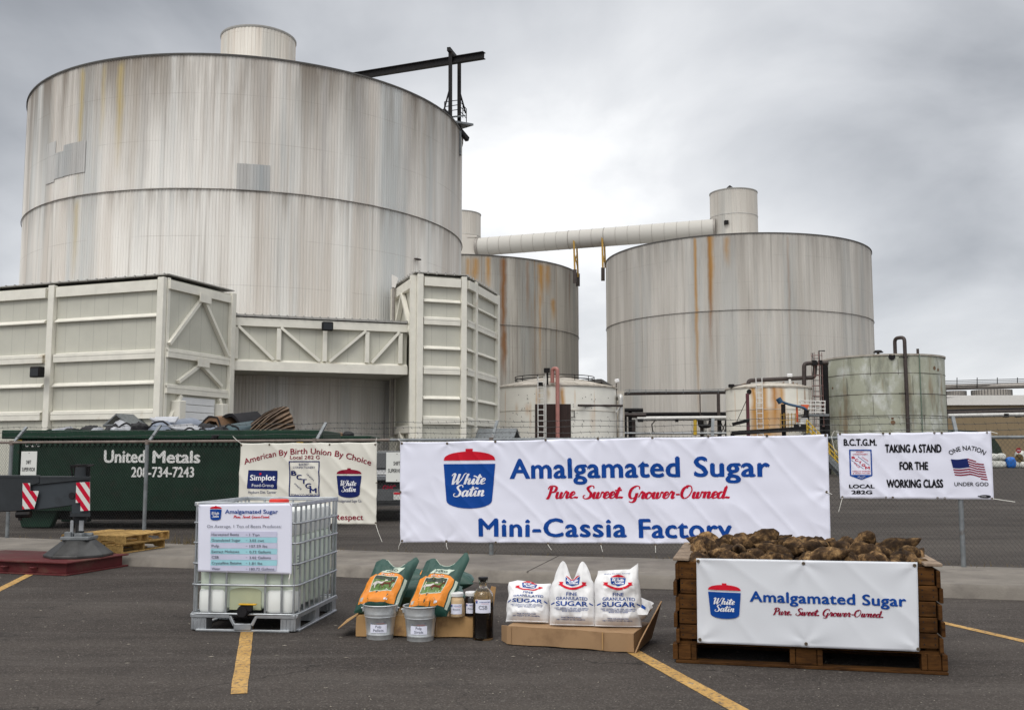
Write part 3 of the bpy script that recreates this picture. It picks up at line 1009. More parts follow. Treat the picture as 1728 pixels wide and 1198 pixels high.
# loose grit and crumbs of soil on the tarmac
mb = MB()
random.seed(4)
for _ in range(900):
    y = random.uniform(6.6, 14.5)
    x = random.uniform(-0.56, 0.56) * y
    r = random.choice((.003, .004, .005, .007))
    q = V((x, y, r * 0.5))
    mb.add([q + V((r * random.uniform(.6, 1.4), 0, 0)), q + V((0, r * random.uniform(.6, 1.4), 0)), q - V((r, 0, 0)), q - V((0, r, 0)), q + V((0, 0, r))], [(0, 1, 4), (1, 2, 4), (2, 3, 4), (3, 0, 4)])
for _ in range(90):
    y = random.uniform(6.6, 13.5)
    x = random.uniform(-0.54, 0.54) * y
    l, w_, an = random.uniform(.008, .03), random.uniform(.004, .012), random.uniform(-.5, .5)
    a, b = V((math.cos(an), math.sin(an), 0)) * l, V((-math.sin(an), math.cos(an), 0)) * w_
    q = V((x, y, .003))
    mb.add([q - a, q - b, q + a, q + b * .7, q + Z * .005], [(0, 1, 4), (1, 2, 4), (2, 3, 4), (3, 0, 4)])
tag(obj('grit', mb, mat('pale_grit', (0.20, 0.18, 0.15), 0.9, var=0.6, scale=1.5)), kind='stuff')


# ------------------------------------------------------------------ silos
def ribbed(R, z0, z1, pitch, depth, a0=0.0, a1=2 * math.pi, u0=0.0, rows=1, v0=0.0):
    """vertical-ribbed cladding round a cylinder, with a UV map in metres"""
    mb = MB()
    mb.uv = []
    n = max(3, int(round(R * (a1 - a0) / pitch)))
    prof = ((0, 0), (.30, 0), (.38, 1), (.92, 1))
    cols = []
    for k in range(n):
        for t, h in prof:
            cols.append((a0 + (a1 - a0) * (k + t) / n, R + depth * h))
    cols.append((a1, R))
    zs = [z0 + (z1 - z0) * j / rows for j in range(rows + 1)]
    for z in zs:
        for a, r in cols:
            mb.v.append(V((r * math.cos(a), r * math.sin(a), z)))
            mb.uv.append((u0 + a * R, z + v0))
    w_ = len(cols)
    for j in range(rows):
        for i in range(w_ - 1):
            mb.f.append((j * w_ + i, j * w_ + i + 1, (j + 1) * w_ + i + 1, (j + 1) * w_ + i))
    return mb


def silo(label, az, D, R, ztop, zring, hr, htop, m, md, pitch, cap=False, seamz=True):
    c = V((math.sin(rad(az)) * D, math.cos(rad(az)) * D, 0))
    t = thing('storage_silo', label, 'silo', c)
    face = math.atan2(-c.y, -c.x)           # the side towards the camera
    a0 = face - math.pi
    obj('lower_wall', ribbed(R, 0, zring, pitch, .022, a0, a0 + 2 * math.pi), m, t, local=True, fixn=False)
    obj('upper_wall', ribbed(R + .03, zring - .03, ztop, pitch, .022, a0, a0 + 2 * math.pi), m, t, local=True, fixn=False)
    mb = MB().tube([((R + .10) * math.cos(k * math.pi / 60), (R + .10) * math.sin(k * math.pi / 60), zring - .03) for k in range(120)], .028, 5, closed=True)
    obj('seam_ring', mb, M['seam'], t, local=True)
    mb = MB().lathe([(R - .2, ztop - .3), (R + .08, ztop - .02), (R + .12, ztop + .05), (R - .3, ztop + .14), (hr - .2, ztop + 1.6)], n=128)
    obj('roof', mb, M['roof'], t, local=True, smooth=35)
    mb = MB().lathe([(R + .125, ztop - .03), (R + .15, ztop - .03), (R + .15, ztop + .07), (R + .125, ztop + .07)], n=128)
    obj('roof_rim', mb, M['roofdark'], t, local=True)
    hb = MB()
    hh = ribbed(hr, ztop + .5, htop, .3, .03)
    hh.uv = [(u * 1.0 + az, v_ - htop + 10) for u, v_ in hh.uv]
    h = obj('head_house', hh, md, t, local=True, fixn=False)
    obj('cap', MB().lathe([(hr + .06, htop - .12), (hr + .1, htop - .05), (hr + .1, htop + .04), (0.01, htop + .35)], n=48), M['roof'], h, local=True, smooth=35)
    obj('band', MB().tube([((hr + .05) * math.cos(k * math.pi / 24), (hr + .05) * math.sin(k * math.pi / 24), htop - 3.4) for k in range(48)], .035, 5, closed=True), M['silver_pipe'], h, local=True)
    return t, c, face


big, bc, bf = silo('huge weathered white ribbed silo behind the beige steel building, nearest of the silos', -14.8, 83.0, 17.0, 28.0, 19.0, 3.0, 36.3, M['silo_main'], M['drum'], 0.21)
mid, mc, mf = silo('brown-stained grey silo partly hidden between the huge white silo and the right-hand silo', -3.05, 145.0, 17.4, 27.8, 18.8, 3.05, 37.3, M['silo_mid'], M['drum_grey'], 0.36)
rgt, rc, rf = silo('grey silo with two orange rust streaks, standing apart on the right', 12.8, 136.6, 17.4, 28.0, 18.9, 3.15, 37.4, M['silo_right'], M['drum_grey'], 0.36)


def on_cyl(c, R, x, y):
    """where the line of sight meets an upright cylinder: (angle, height)"""
    r = ray(x, y)
    a = r.x ** 2 + r.y ** 2
    b = -2 * (r.x * c.x + r.y * c.y)
    k = c.x ** 2 + c.y ** 2 - R * R
    t = (-b - math.sqrt(max(0, b * b - 4 * a * k))) / (2 * a)
    q = r * t + V((0, 0, EYE))
    return math.atan2(q.y - c.y, q.x - c.x) % (2 * math.pi), q.z


def cyl_patch(root, c, R, x0, x1, y0, y1, pitch, m, name='repair_panel'):
    a0, z1 = on_cyl(c, R, x0, y0)
    a1, z0 = on_cyl(c, R, x1, y1)
    z0 = on_cyl(c, R, x0, y1)[1]
    mb = ribbed(R + .03, z0, z1, pitch, .022, a0, a1)
    return obj(name, mb, m, root, local=True, fixn=False)


for x0, x1, y0, y1 in ((81, 92, 244, 311), (92.3, 108, 260, 303), (108.3, 143, 246, 298), (400, 455, 276, 320)):
    cyl_patch(big, bc, 17.05, x0, x1, y0, y1, .21, M['patch'])
# small fittings on the big silo wall
mb = MB()
for x, y in ((703, 438),):
    a, z = on_cyl(bc, 17.1, x, y)
    mb.box((17.2 * math.cos(a), 17.2 * math.sin(a), z), (.25, .5, .10), V((math.cos(a), math.sin(a), 0)), V((-math.sin(a), math.cos(a), 0)))
obj('wall_bracket', mb, M['steel_brown'], big, local=True)

# rust streaks below old fittings on the grey silos (stains with a shape of their own)
def rust_run(root, c, R, x0, x1, y0, y1, pitch):
    a0, z1 = on_cyl(c, R, x0, y0)
    a1, _ = on_cyl(c, R, x1, y0)
    z0 = on_cyl(c, R, x0, y1)[1]
    return (a0, a1, z0, z1)


def add_runs(m, c, face, R, runs, u0=0.0, lap=True):
    """soft-edged stain stripes in the wall's own paint, given in metres on its UV map"""
    nt = m.node_tree
    b = nt.nodes['Principled BSDF']
    src = b.inputs['Base Color'].links[0].from_socket
    uv = nd(nt, 'ShaderNodeUVMap')
    sep = nd(nt, 'ShaderNodeSeparateXYZ')
    nt.links.new(uv.outputs[0], sep.inputs[0])
    a00 = face - math.pi
    for x, wpx, y0, y1, colr, al in runs:
        a, z1 = on_cyl(c, R, x, y0)
        z0 = on_cyl(c, R, x, y1)[1]
        while lap and a < a00:
            a += 2 * math.pi
        while lap and a > a00 + 2 * math.pi:
            a -= 2 * math.pi
        uc = a * R + u0
        nz = nd(nt, 'ShaderNodeTexNoise', noise_dimensions='2D', i_Scale=0.55, i_Detail=4.0)
        nt.links.new(uv.outputs[0], nz.inputs['Vector'])
        wob = math_n(nt, 'MULTIPLY', math_n(nt, 'SUBTRACT', nz.outputs[0], 0.5), wpx * 0.9)
        d = math_n(nt, 'ABSOLUTE', math_n(nt, 'ADD', math_n(nt, 'SUBTRACT', sep.outputs[0], uc), wob))
        f = math_n(nt, 'SUBTRACT', 1.0, math_n(nt, 'DIVIDE', d, wpx), clamp=True)
        g = math_n(nt, 'MULTIPLY', math_n(nt, 'DIVIDE', math_n(nt, 'SUBTRACT', sep.outputs[1], z0), (z1 - z0) * .6, clamp=True),
                   math_n(nt, 'DIVIDE', math_n(nt, 'SUBTRACT', z1 + .3, sep.outputs[1]), 0.6, clamp=True))
        src = mix_n(nt, math_n(nt, 'MULTIPLY', math_n(nt, 'MULTIPLY', f, g), al), src, colr)
    nt.links.new(src, b.inputs['Base Color'])


OR, BR = (0.42, 0.21, 0.035), (0.22, 0.09, 0.02)
add_runs(M['silo_right'], rc, rf, 17.4, [(1172, .30, 402, 640, OR, .9), (1196, .32, 398, 620, BR, 1.0), (1198, .5, 398, 540, OR, .8), (1226, .55, 400, 455, OR, .6), (1328, .25, 398, 650, BR, .35), (1176, .3, 520, 735, OR, .45)])
add_runs(M['silo_mid'], mc, mf, 17.4, [(849, .6, 436, 660, BR, 1.0), (912, .8, 446, 520, OR, .95), (923, 1.0, 448, 500, OR, .7), (933, .8, 505, 545, OR, .8), (823, .5, 434, 500, OR, .85), (801, .7, 436, 500, OR, .8), (789, .5, 436, 500, OR, .7), (911, .35, 500, 640, OR, .6), (851, .5, 560, 640, BR, .9), (890, .4, 440, 560, BR, .5), (960, .4, 460, 560, BR, .4)])
OC = (0.50, 0.39, 0.17)
add_runs(M['silo_main'], bc, bf, 17.0, [(140, .35, 118, 330, OC, .75), (205, .4, 108, 300, OC, .8), (176, .3, 112, 260, OC, .5), (130, .35, 340, 480, OC, .55), (228, .7, 105, 470, (.42, .37, .31), .5), (247, .5, 105, 470, (.36, .33, .30), .55), (405, .5, 100, 300, (.36, .31, .26), .45), (440, .9, 104, 260, (.44, .41, .38), .55), (690, .5, 178, 460, (.42, .40, .38), .55), (715, .4, 190, 440, (.48, .42, .36), .5), (548, .35, 120, 470, (.40, .38, .37), .5), (90, .4, 140, 480, (.42, .38, .33), .5), (55, .7, 170, 480, (.30, .27, .24), .6), (42, .9, 200, 480, (.26, .24, .22), .7), (606, .5, 134, 400, (.52, .50, .48), .5), (320, .6, 100, 240, (.46, .42, .37), .5), (274, .7, 100, 230, (.40, .36, .31), .5)])

# vent cap and lamp on the right-hand silo's head house
mb = MB().tube([(-.5, -.2, 37.7), (-.5, -.2, 38.2)], .25, 10).lathe([(.5, 38.15), (.05, 38.55)], (-.5, -.2, 0), 12)
obj('roof_vent', mb, M['steel_dark'], rgt, local=True)
a_, z_ = on_cyl(rc, 3.2, 1226, 376)
mb = MB().box((3.3 * math.cos(a_), 3.3 * math.sin(a_), z_), (.5, .6, .5))
obj('wall_lamp', mb, M['steel_dark'], rgt, local=True)

# ------------------------------------------------------------------ hoist gantry on the rim of the big silo
g_ = at(770, 205, 78.5)
t = thing('hoist_gantry', 'black steel hoist beam on two posts with a railed platform at the silo rim', 'gantry', (g_.x, g_.y, 26.5))
b0, b1 = at(560, 140, 84), at(817, 99, 76.0)
mb = MB().bar(b0, b1, .42, .06).bar(b0 + Z * .5, b1 + Z * .5, .42, .06).bar(b0 + Z * .25, b1 + Z * .25, .06, .5)
obj('hoist_beam', mb, M['steel_dark'], t)
p1, p1t = at(760, 200, 77.4), at(760, 88, 77.4)
p2, p2t = at(775, 197, 78.8), at(775, 106, 78.8)
obj('post', MB().bar(p1 - Z * 1.2, p1t, .30, .30, Y), M['steel_dark'], t)
obj('post', MB().bar(p2 - Z * 1.2, p2t, .30, .30, Y), M['steel_dark'], t)
obj('cross_head', MB().bar(at(757, 83, 77.0), at(769, 98, 78.9), .28, .30), M['steel_dark'], t)
mb = MB().bar(at(748, 187, 76.8), at(789, 236, 79.6), .3, .36)
obj('sill_beam', mb, M['steel_dark'], t)
mb = MB().bar(at(749, 187, 77), at(759, 150, 77.3), .1, .1).bar(at(786, 192, 79.6), at(777, 160, 78.9), .1, .1)
obj('brace', mb, M['steel_dark'], t)
mb = MB().bar(at(752, 208, 77.6), at(788, 214, 79.4), 1.5, .16).bar(at(765, 198, 77.6), at(776, 196, 79.4), 1.0, .1)
obj('platform', mb, M['galv_dull'], t)
mb = MB()
ra, rb, rc2 = at(750, 197, 76.9), at(783, 205, 79.8), at(787, 214, 80.2)
for h in (.35, .75, 1.15):
    mb.tube([at(750, 196, 76.9) + Z * h, at(774, 192, 80.4) + Z * h, at(787, 207, 80.6) + Z * h, at(787, 216, 79.0) + Z * h], .035, 5)
for q in (at(750, 196, 76.9), at(757, 195, 78), at(774, 192, 80.4), at(781, 199, 80.5), at(787, 207, 80.6), at(787, 216, 79)):
    mb.tube([q, q + Z * 1.15], .035, 5)
obj('railing', mb, M['steel_dark'], t)
for x, y0, y1, d_ in ((762, 206, 247, 77.0), (777, 222, 262, 78.4)):
    obj('hanger_plate', MB().bar(at(x, y0, d_), at(x, y1, d_), .14, .38, Y), M['galv_dull'], t)

# ------------------------------------------------------------------ inclined conveyor tube between the silo head houses
q0, q1 = at(808, 417, 142.0), at(1207, 386, 132.2)
t = thing('conveyor_gallery', 'long grey clad conveyor tube bridging the two rear silo tops on yellow legs', 'conveyor', (q0.x, q0.y, q0.z))
dq = (q1 - q0).normalized()
obj('tube', MB().tube([q0.lerp(q1, k / 8) for k in range(9)], 1.30, 28), streak_mat('conveyor_cladding', (0.58, 0.56, 0.52), (0.45, 0.43, 0.39), (0.28, 0.265, 0.24), 90, 80, seed=2, contrast=.6), t, smooth=40)
mb = MB()
sd_ = dq.cross(Z).normalized()
up_ = sd_.cross(dq)
for k in range(1, 20):
    c_ = q0.lerp(q1, k / 20)
    mb.tube([c_ + sd_ * 1.31 * math.cos(a * math.pi / 12) + up_ * 1.31 * math.sin(a * math.pi / 12) for a in range(24)], .025 if k not in (8, 11) else .05, 4, closed=True)
obj('joint_band', mb, M['grey_pipe'], t)
obj('end_box', MB().box(at(791, 418, 142.5), (2.0, 2.4, 3.0)).box(at(797, 402, 142.5), (1.4, 2.6, .3)), M['drum_grey'], t)
obj('end_bell', MB().tube([q0 - dq * .3, q0 + dq * .1], 1.44, 28), M['grey_pipe'], t, smooth=40)
obj('end_bell', MB().tube([q1 - dq * .2, q1 + dq * .1], 1.36, 28), M['grey_pipe'], t, smooth=40)
for xa, d_, ytop, yb, m_ in ((968, 136.8, 400, 458, 'ochre'), (973.5, 140.4, 418, 468, 'ochre'), (1016, 135.6, 397, 458, 'ochre'), (1020, 139.4, 415, 452, 'ochre')):
    obj('support_leg', MB().bar(at(xa, ytop, d_), at(xa + (2 if xa < 1000 else 1.5), yb, d_), .24, .3, Y), M[m_], t)
for xa, y0, y1, d_ in ((970, 455, 478, 136.5), (975.5, 462, 483, 140.4), (1017.5, 452, 474, 135.3)):
    obj('foot_plate', MB().bar(at(xa, y0, d_), at(xa, y1, d_), .5, .22, Y), M['steel_brown'], t)
mb = MB()
for xa, xb, d0, d1 in ((969, 974, 136.8, 140.4), (1017, 1021, 135.6, 139.4)):
    mb.bar(at(xa, 425, d0), at(xb, 450, d1), .1, .1).bar(at(xb, 425, d1), at(xa, 450, d0), .1, .1)
obj('cross_brace', mb, M['ochre'], t)


# ------------------------------------------------------------------ beige steel-clad buildings
def wall_quad(mb, a, b, z0, z1, u0=0.0):
    """an upright wall panel from a to b with UV in metres"""
    if mb.uv is None:
        mb.uv = []
    l = (V((b[0], b[1], 0)) - V((a[0], a[1], 0))).length
    k = len(mb.v)
    mb.v += [V((a[0], a[1], z0)), V((b[0], b[1], z0)), V((b[0], b[1], z1)), V((a[0], a[1], z1))]
    mb.uv += [(u0, z0), (u0 + l, z0), (u0 + l, z1), (u0, z1)]
    mb.f.append((k, k + 1, k + 2, k + 3))
    return mb


def hbeam(mb, a, b, z, h, proj, nrm):
    """a horizontal girt: flange shelf on top, a web below; stands `proj` proud of the wall"""
    a, b, n = V((a[0], a[1], z)), V((b[0], b[1], z)), V(nrm)
    d = (b - a).normalized()
    L_ = (b - a).length
    mb.box((a + b) / 2 + n * (proj / 2 + .003), (L_, proj, h), d, n, Z)
    return mb


def shelf(mb, a, b, z, n_):
    a, b, n = V((a[0], a[1], z)), V((b[0], b[1], z)), V(n_)
    d = (b - a).normalized()
    L_ = (b - a).length
    # a channel laid flat with a sloping upper face
    p = [a + n * .003, a + n * .22 - Z * .17, a + n * .22 - Z * .23, a + n * .003 - Z * .23]
    mb.prism(p, d * L_)
    return mb


def column(mb, p, nrm, w_, dep, z1, along):
    mb.box(V((p[0], p[1], z1 / 2)) + V(nrm) * (dep / 2 + .004), (w_, dep, z1), V(along), V(nrm), Z)
    return mb


A = V((-18.93, 54.0, 0))
dl = V((-.938, .346, 0)).normalized()       # along the long front, away from the corner
dr = V((.346, .938, 0)).normalized()        # along the gable end, away from the camera
nl, nr = -dr, -dl                           # outward normals
B_ = A + dr * 5.75
Lz = 11.4
FL = 40.0
A2 = A + dl * FL
t = thing('clad_building', 'large beige steel building with horizontal girts and a white roller door at left', 'building', A)
mb = MB()
wall_quad(mb, A2, A, 0, Lz)
wall_quad(mb, A, B_, 0, Lz, 100)
wall_quad(mb, B_, B_ + dl * FL, 0, Lz)
wall_quad(mb, B_ + dl * FL, A2, 0, Lz)
obj('wall', mb, M['panel'], t, fixn=False)
mb = MB()
mb.box((A + A2) / 2 + dr * 2.9 + Z * (Lz + .23), (FL + .25, 6.0, .06), dl, dr, Z)
for k in range(60):
    mb.box(A + dl * (k * .67 + .1) + nl * .14 + Z * (Lz + .23), (.06, .10, .11), dl, dr, Z)
obj('roof', mb, M['roof'], t)
colx = [0.0, 7.9, 15.4, 22.9, 30.4]
for c0 in colx:
    mb = column(MB(), A + dl * (c0 + (.21 if c0 == 0 else 0)), nl, .42, .30, Lz + .05, dl)
    obj('column', mb, M['trim'], t, bev=.015)
obj('column', column(MB(), B_ - dr * .05, nr, .40, .28, Lz + .05, dr), M['trim'], t, bev=.015)
obj('corner_trim', column(MB(), A + dr * .11, nr, .20, .06, Lz + .05, dr), M['trim'], t)


def row(y_left):                             # heights of the girts, from where they meet the corner column
    return at(278, y_left, 54.2).z


for k in range(len(colx) - 1):
    a, b = A + dl * (colx[k] + .50), A + dl * (colx[k + 1] - .28)
    obj('eave_beam', hbeam(MB(), a, b, Lz - .36, .56, .22, nl), M['trim'], t)
    for y in (528, 641):
        obj('girt', shelf(MB(), a, b, row(y), nl), M['trim'], t)
    for y in (598, 699):
        z = row(y)
        mb = hbeam(MB(), a, b, z, .46, .20, nl)
        shelf(mb, a, b, z + .30, nl)
        obj('beam', mb, M['trim'], t)
a, b = A + dr * .03, B_ - dr * .24
obj('eave_beam', hbeam(MB(), a, b, Lz - .34, .46, .20, nr), M['trim'], t)
zb1, zb2 = at(330, 603, 56.5).z, at(330, 661, 56.5).z
for z in (zb1, zb2):
    mb = hbeam(MB(), a, b, z, .46, .20, nr)
    shelf(mb, a, b, z + .30, nr)
    obj('beam', mb, M['trim'], t)
m_pt = A + dr * 2.9


def brace(p, q, z0, z1, w_=.24):
    return MB().bar(p + nr * .13 + Z * z0, q + nr * .13 + Z * z1, .18, w_, nr)


za = Lz - .75
obj('diagonal_brace', brace(A + dr * .15, m_pt - dr * .1, zb1 + .5, za), M['trim'], t)
obj('diagonal_brace', brace(B_ - dr * .3, m_pt + dr * .1, zb1 + .3, za), M['trim'], t)
obj('diagonal_brace', brace(A + dr * 1.0, m_pt - dr * .1, zb2 + .45, zb1 - .45), M['trim'], t)
obj('diagonal_brace', brace(B_ - dr * .9, m_pt + dr * .1, zb2 + .45, zb1 - .45), M['trim'], t)
obj('diagonal_brace', brace(A + dr * .4, A + dr * 1.25, zb2 - 1.7, zb2 - .3), M['trim'], t)
obj('diagonal_brace', brace(A + dr * .4, A + dr * 1.0, zb2 - 1.8, zb2 - 2.9), M['trim'], t)
obj('diagonal_brace', brace(B_ - dr * .35, B_ - dr * 1.1, zb2 - 1.7, zb2 - .3), M['trim'], t)
obj('gusset_plate', MB().box(m_pt + nr * .34 + Z * (za + .05), (1.0, .06, .5), dr, nr, Z).box(m_pt + nr * .34 + Z * (zb1 - .32), (1.0, .06, .45), dr, nr, Z), M['trim'], t)
dp0, dp1 = A + dr * 1.25, B_ - dr * 1.4
mb = MB()
nsl = 12
for k in range(nsl):
    mb.box((dp0 + dp1) / 2 + nr * .06 + Z * ((k + .5) * (zb2 - .35) / nsl), ((dp1 - dp0).length, .08, (zb2 - .35) / nsl - .03), dr, nr, Z)
obj('roller_door', mb, M['door'], t, bev=.012)
for q in (dp0 - dr * .35, dp1 + dr * .35):
    obj('door_guard', MB().box(q + nr * .30 + Z * (zb2 - .6) / 2, (.55, .6, zb2 - .6), dr, nr, Z), M['trim'], t, bev=.04)


def canopy(root, c, ax, out_, w_, z, dep, m):
    """small pitched canopy over a door"""
    l_, r_, a_ = c - ax * w_ / 2 + Z * z, c + ax * w_ / 2 + Z * z, c + Z * (z + w_ * .36)
    mb = MB()
    for p, q in ((l_, a_), (a_, r_)):
        mb.prism([p, q, q - Z * .09, p - Z * .09], out_ * dep)
    mb.bar(l_ + out_ * dep, r_ + out_ * dep, .06, .08)
    return obj('door_canopy', mb, m, root)


cp = at(222, 718, 54.3)
canopy(t, V((cp.x, cp.y, 0)) - nl * 1.2, dl, nl, 1.7, cp.z, 2.4, M['galv_dull'])
cp = at(255, 716, 54.6)
obj('conduit', MB().bar((cp.x, cp.y, 0), (cp.x, cp.y, row(705)), .35, .12, Y), M['trim'], t)


def floodlight(label, p, nrm, sc=1.0):
    t = thing('floodlight', label, 'light', p)
    n = V(nrm).normalized()
    a = n.cross(Z).normalized()
    obj('housing', MB().box(V(p) + n * .42 * sc, (.75 * sc, .42 * sc, .60 * sc), a, n, Z), M['steel_dark'], t, bev=.05)
    obj('lens', MB().box(V(p) + n * .645 * sc - Z * .02, (.6 * sc, .02, .45 * sc), a, n, Z), M['glass_dark'], t)
    obj('arm', MB().bar(V(p), V(p) + n * .25 * sc, .12 * sc, .12 * sc), M['steel_dark'], t)
    return t


fl = A + dl * 7.95 + nl * .55 + Z * at(85, 629, 56.3).z
floodlight('small black floodlight on the left column of the beige building', fl, nl)

# bridge between the buildings
P0, P1 = V((-16.95, 59.9, 0)), V((-6.75, 63.4, 0))
db = (P1 - P0).normalized()
nb = V((db.y, -db.x, 0))
bz0, bz1 = 6.95, 10.1
t = thing('link_bridge', 'raised beige link bridge with diagonal truss bracing across the silo front', 'bridge', P0)
mb = MB()
wall_quad(mb, P0, P1, bz0, bz1)
wall_quad(mb, P1, P1 - nb * 5.2, bz0, bz1)
wall_quad(mb, P0 - nb * 3, P0, bz0, bz1)
obj('wall', mb, M['panel'], t, fixn=False)
L_ = (P1 - P0).length
mb = MB().box((P0 + P1) / 2 - nb * 2.85 + Z * (bz1 + .1), (L_, 6.4, .12), db, nb, Z)
for k in range(22):
    mb.box(P0 + db * (k * .5 + .2) + nb * .36 + Z * (bz1 + .12), (.08, .12, .18), db, nb, Z)
obj('roof', mb, M['roof'], t)
obj('soffit', MB().box((P0 + P1) / 2 - nb * 2.85 + Z * (bz0 - .05), (L_, 6.1, .08), db, nb, Z), M['panel'], t)
obj('top_chord', hbeam(MB(), P0, P1, bz1 - .28, .5, .28, nb), M['trim'], t)
mb = hbeam(MB(), P0, P1, bz0 + .18, .55, .30, nb)
shelf(mb, P0, P1, bz0 + .60, nb)
obj('bottom_chord', mb, M['trim'], t)
xs = [.22, 2.75, 5.55, 8.2, L_ - .45]
for q in xs:
    obj('post', MB().box(P0 + db * q + nb * .13 + Z * (bz0 + bz1) / 2, (.26, .22, bz1 - bz0 - 1.2), db, nb, Z), M['trim'], t)
for i, (q0_, q1_, r) in enumerate(((xs[0] + .1, xs[1] - .3, 1), (xs[1] + .1, xs[2] - .3, 1), (xs[2] + .3, xs[3] - .1, 0), (xs[3] + .3, xs[4] - .1, 0))):
    za_, zb_ = bz0 + .6, bz1 - .55
    a, b = (P0 + db * q0_ + Z * zb_, P0 + db * q1_ + Z * za_) if r else (P0 + db * q0_ + Z * za_, P0 + db * q1_ + Z * zb_)
    obj('diagonal_brace', MB().bar(a + nb * .17, b + nb * .17, .16, .26, nb), M['trim'], t)
q = at(551, 552, 61.3)
floodlight('small black floodlight mounted at the middle of the link bridge', V((q.x, q.y, q.z)), nb, .9)

# faceted tower at the right end of the bridge
TP = [V((-8.03, 68.0, 0)), V((-6.07, 62.5, 0)), V((-3.05, 63.65, 0)), V((-1.15, 71.0, 0)), V((-5.2, 73.5, 0))]
tz = 13.15
t = thing('stair_tower', 'tall beige faceted tower with horizontal girts at the right end of the bridge', 'building', TP[1])
mb = MB()
for i in range(5):
    wall_quad(mb, TP[i], TP[(i + 1) % 5], 0, tz, i * 20)
obj('wall', mb, M['panel'], t, fixn=False)
ctr = sum(TP, V()) / 5
mb = MB().prism([p + (p - ctr).normalized() * .30 + Z * (tz + .12) for p in TP], Z * .06)
for i in (0, 1, 2):
    a, b = TP[i], TP[i + 1]
    for k in range(int((b - a).length / .55)):
        q = a.lerp(b, (k + .5) / ((b - a).length / .55))
        q = q + (q - ctr).normalized() * .30
        mb.box(q + Z * (tz + .16), (.09, .09, .18))
obj('roof', mb, M['roof'], t)


def facen(i):
    d = (TP[i + 1] - TP[i]).normalized()
    return d, V((d.y, -d.x, 0))


rows = [505, 543, 584, 626, 668, 710]
rz = [at(743, y, 63.0).z for y in rows]
d0, n0 = facen(0)
d1, n1_ = facen(1)
d2, n2_ = facen(2)
wf = (TP[2] - TP[1]).length
ws = (TP[3] - TP[2]).length
kink = 1.75                                   # the narrow bay of the right-hand side
for p, n, al, w_ in ((TP[1] + d1 * .2, n1_, d1, .38), (TP[2] - d1 * .12, n1_, d1, .36), (TP[2] + d2 * (kink + .15), n2_, d2, .40), (TP[3] - d2 * .2, n2_, d2, .42)):
    obj('column', column(MB(), p, n, w_, .28, tz + .05, al), M['trim'], t, bev=.012)
spans = [(TP[1] + d1 * .46, TP[2] - d1 * .34, n1_), (TP[2] + d2 * .1, TP[2] + d2 * (kink - .1), n2_), (TP[2] + d2 * (kink + .4), TP[3] - d2 * .45, n2_)]
for a, b, n in spans:
    obj('eave_beam', hbeam(MB(), a, b, tz - .40, .55, .28, n), M['trim'], t)
    for i, z in enumerate(rz):
        if i % 2 == 0:
            obj('girt', shelf(MB(), a, b, z, n), M['trim'], t)
        else:
            mb = hbeam(MB(), a, b, z, .44, .20, n)
            shelf(mb, a, b, z + .31, n)
            obj('beam', mb, M['trim'], t)
a, b = TP[0] + d0 * .2, TP[1] - d0 * .2
obj('eave_beam', hbeam(MB(), a, b, tz - .45, .6, .28, n0), M['trim'], t)
obj('column', column(MB(), TP[0] + d0 * .2, n0, .4, .36, tz, d0), M['trim'], t)
obj('column', column(MB(), TP[1] - d0 * .15, n0, .3, .36, tz, d0), M['trim'], t)
m_ = (a + b) / 2
for s_ in (a, b):
    obj('diagonal_brace', MB().bar(s_ + n0 * .2 + Z * 9.2, m_ + n0 * .2 + Z * (tz - .8), .2, .28, n0), M['trim'], t)
    obj('diagonal_brace', MB().bar(s_ + n0 * .2 + Z * .6, m_ + n0 * .2 + Z * 3.2, .2, .28, n0), M['trim'], t)
obj('beam', hbeam(MB(), a, b, 3.4, .5, .3, n0), M['trim'], t)
cp = at(808, 739, 62.6)
canopy(t, V((cp.x - .1, cp.y + 3, 0)), d2, n2_, 1.9, cp.z, 2.6, M['galv_dull'])

fq = at(667, 478, 66.5)
obj('flashing', MB().prism([at(661, 463, 66.8), at(672, 469, 66.2), at(667, 486, 66.4), at(661, 484, 66.8)], Y * .08), M['fascia'], t)
fq = at(664, 520, 66.6)
obj('downpipe', MB().tube([(fq.x, fq.y, 3.0), (fq.x, fq.y, at(664, 487, 66.6).z)], .12, 8), M['grey_pipe'], t)

# ------------------------------------------------------------------ tanks in the yard
def plain_cyl(R, z0, z1, n=96, rows=6, dent=0.0, seed=0):
    mb = MB()
    mb.uv = []
    for j in range(rows + 1):
        z = z0 + (z1 - z0) * j / rows
        for k in range(n + 1):
            a = 2 * math.pi * k / n
            r = R + dent * noise.noise(V((a * 5, z * .7, seed)))
            if k == n:
                r = R + dent * noise.noise(V((0, z * .7, seed)))
            mb.v.append(V((r * math.cos(a), r * math.sin(a), z)))
            mb.uv.append((a * R + seed * 9, z))
    for j in range(rows):
        for k in range(n):
            mb.f.append((j * (n + 1) + k, j * (n + 1) + k + 1, (j + 1) * (n + 1) + k + 1, (j + 1) * (n + 1) + k))
    return mb


def ladder(root, p, q, side, w_=.5, m='white_paint', r=.045, step=.45):
    mb = MB()
    s = V(side).normalized() * w_ / 2
    p, q = V(p), V(q)
    for k in (-1, 1):
        mb.tube([p + s * k, q + s * k], r, 6)
    n = int((q - p).length / step)
    for i in range(1, n):
        c = p.lerp(q, i / n)
        mb.tube([c - s, c + s], r * .8, 5)
    return obj('ladder', mb, M[m], root)


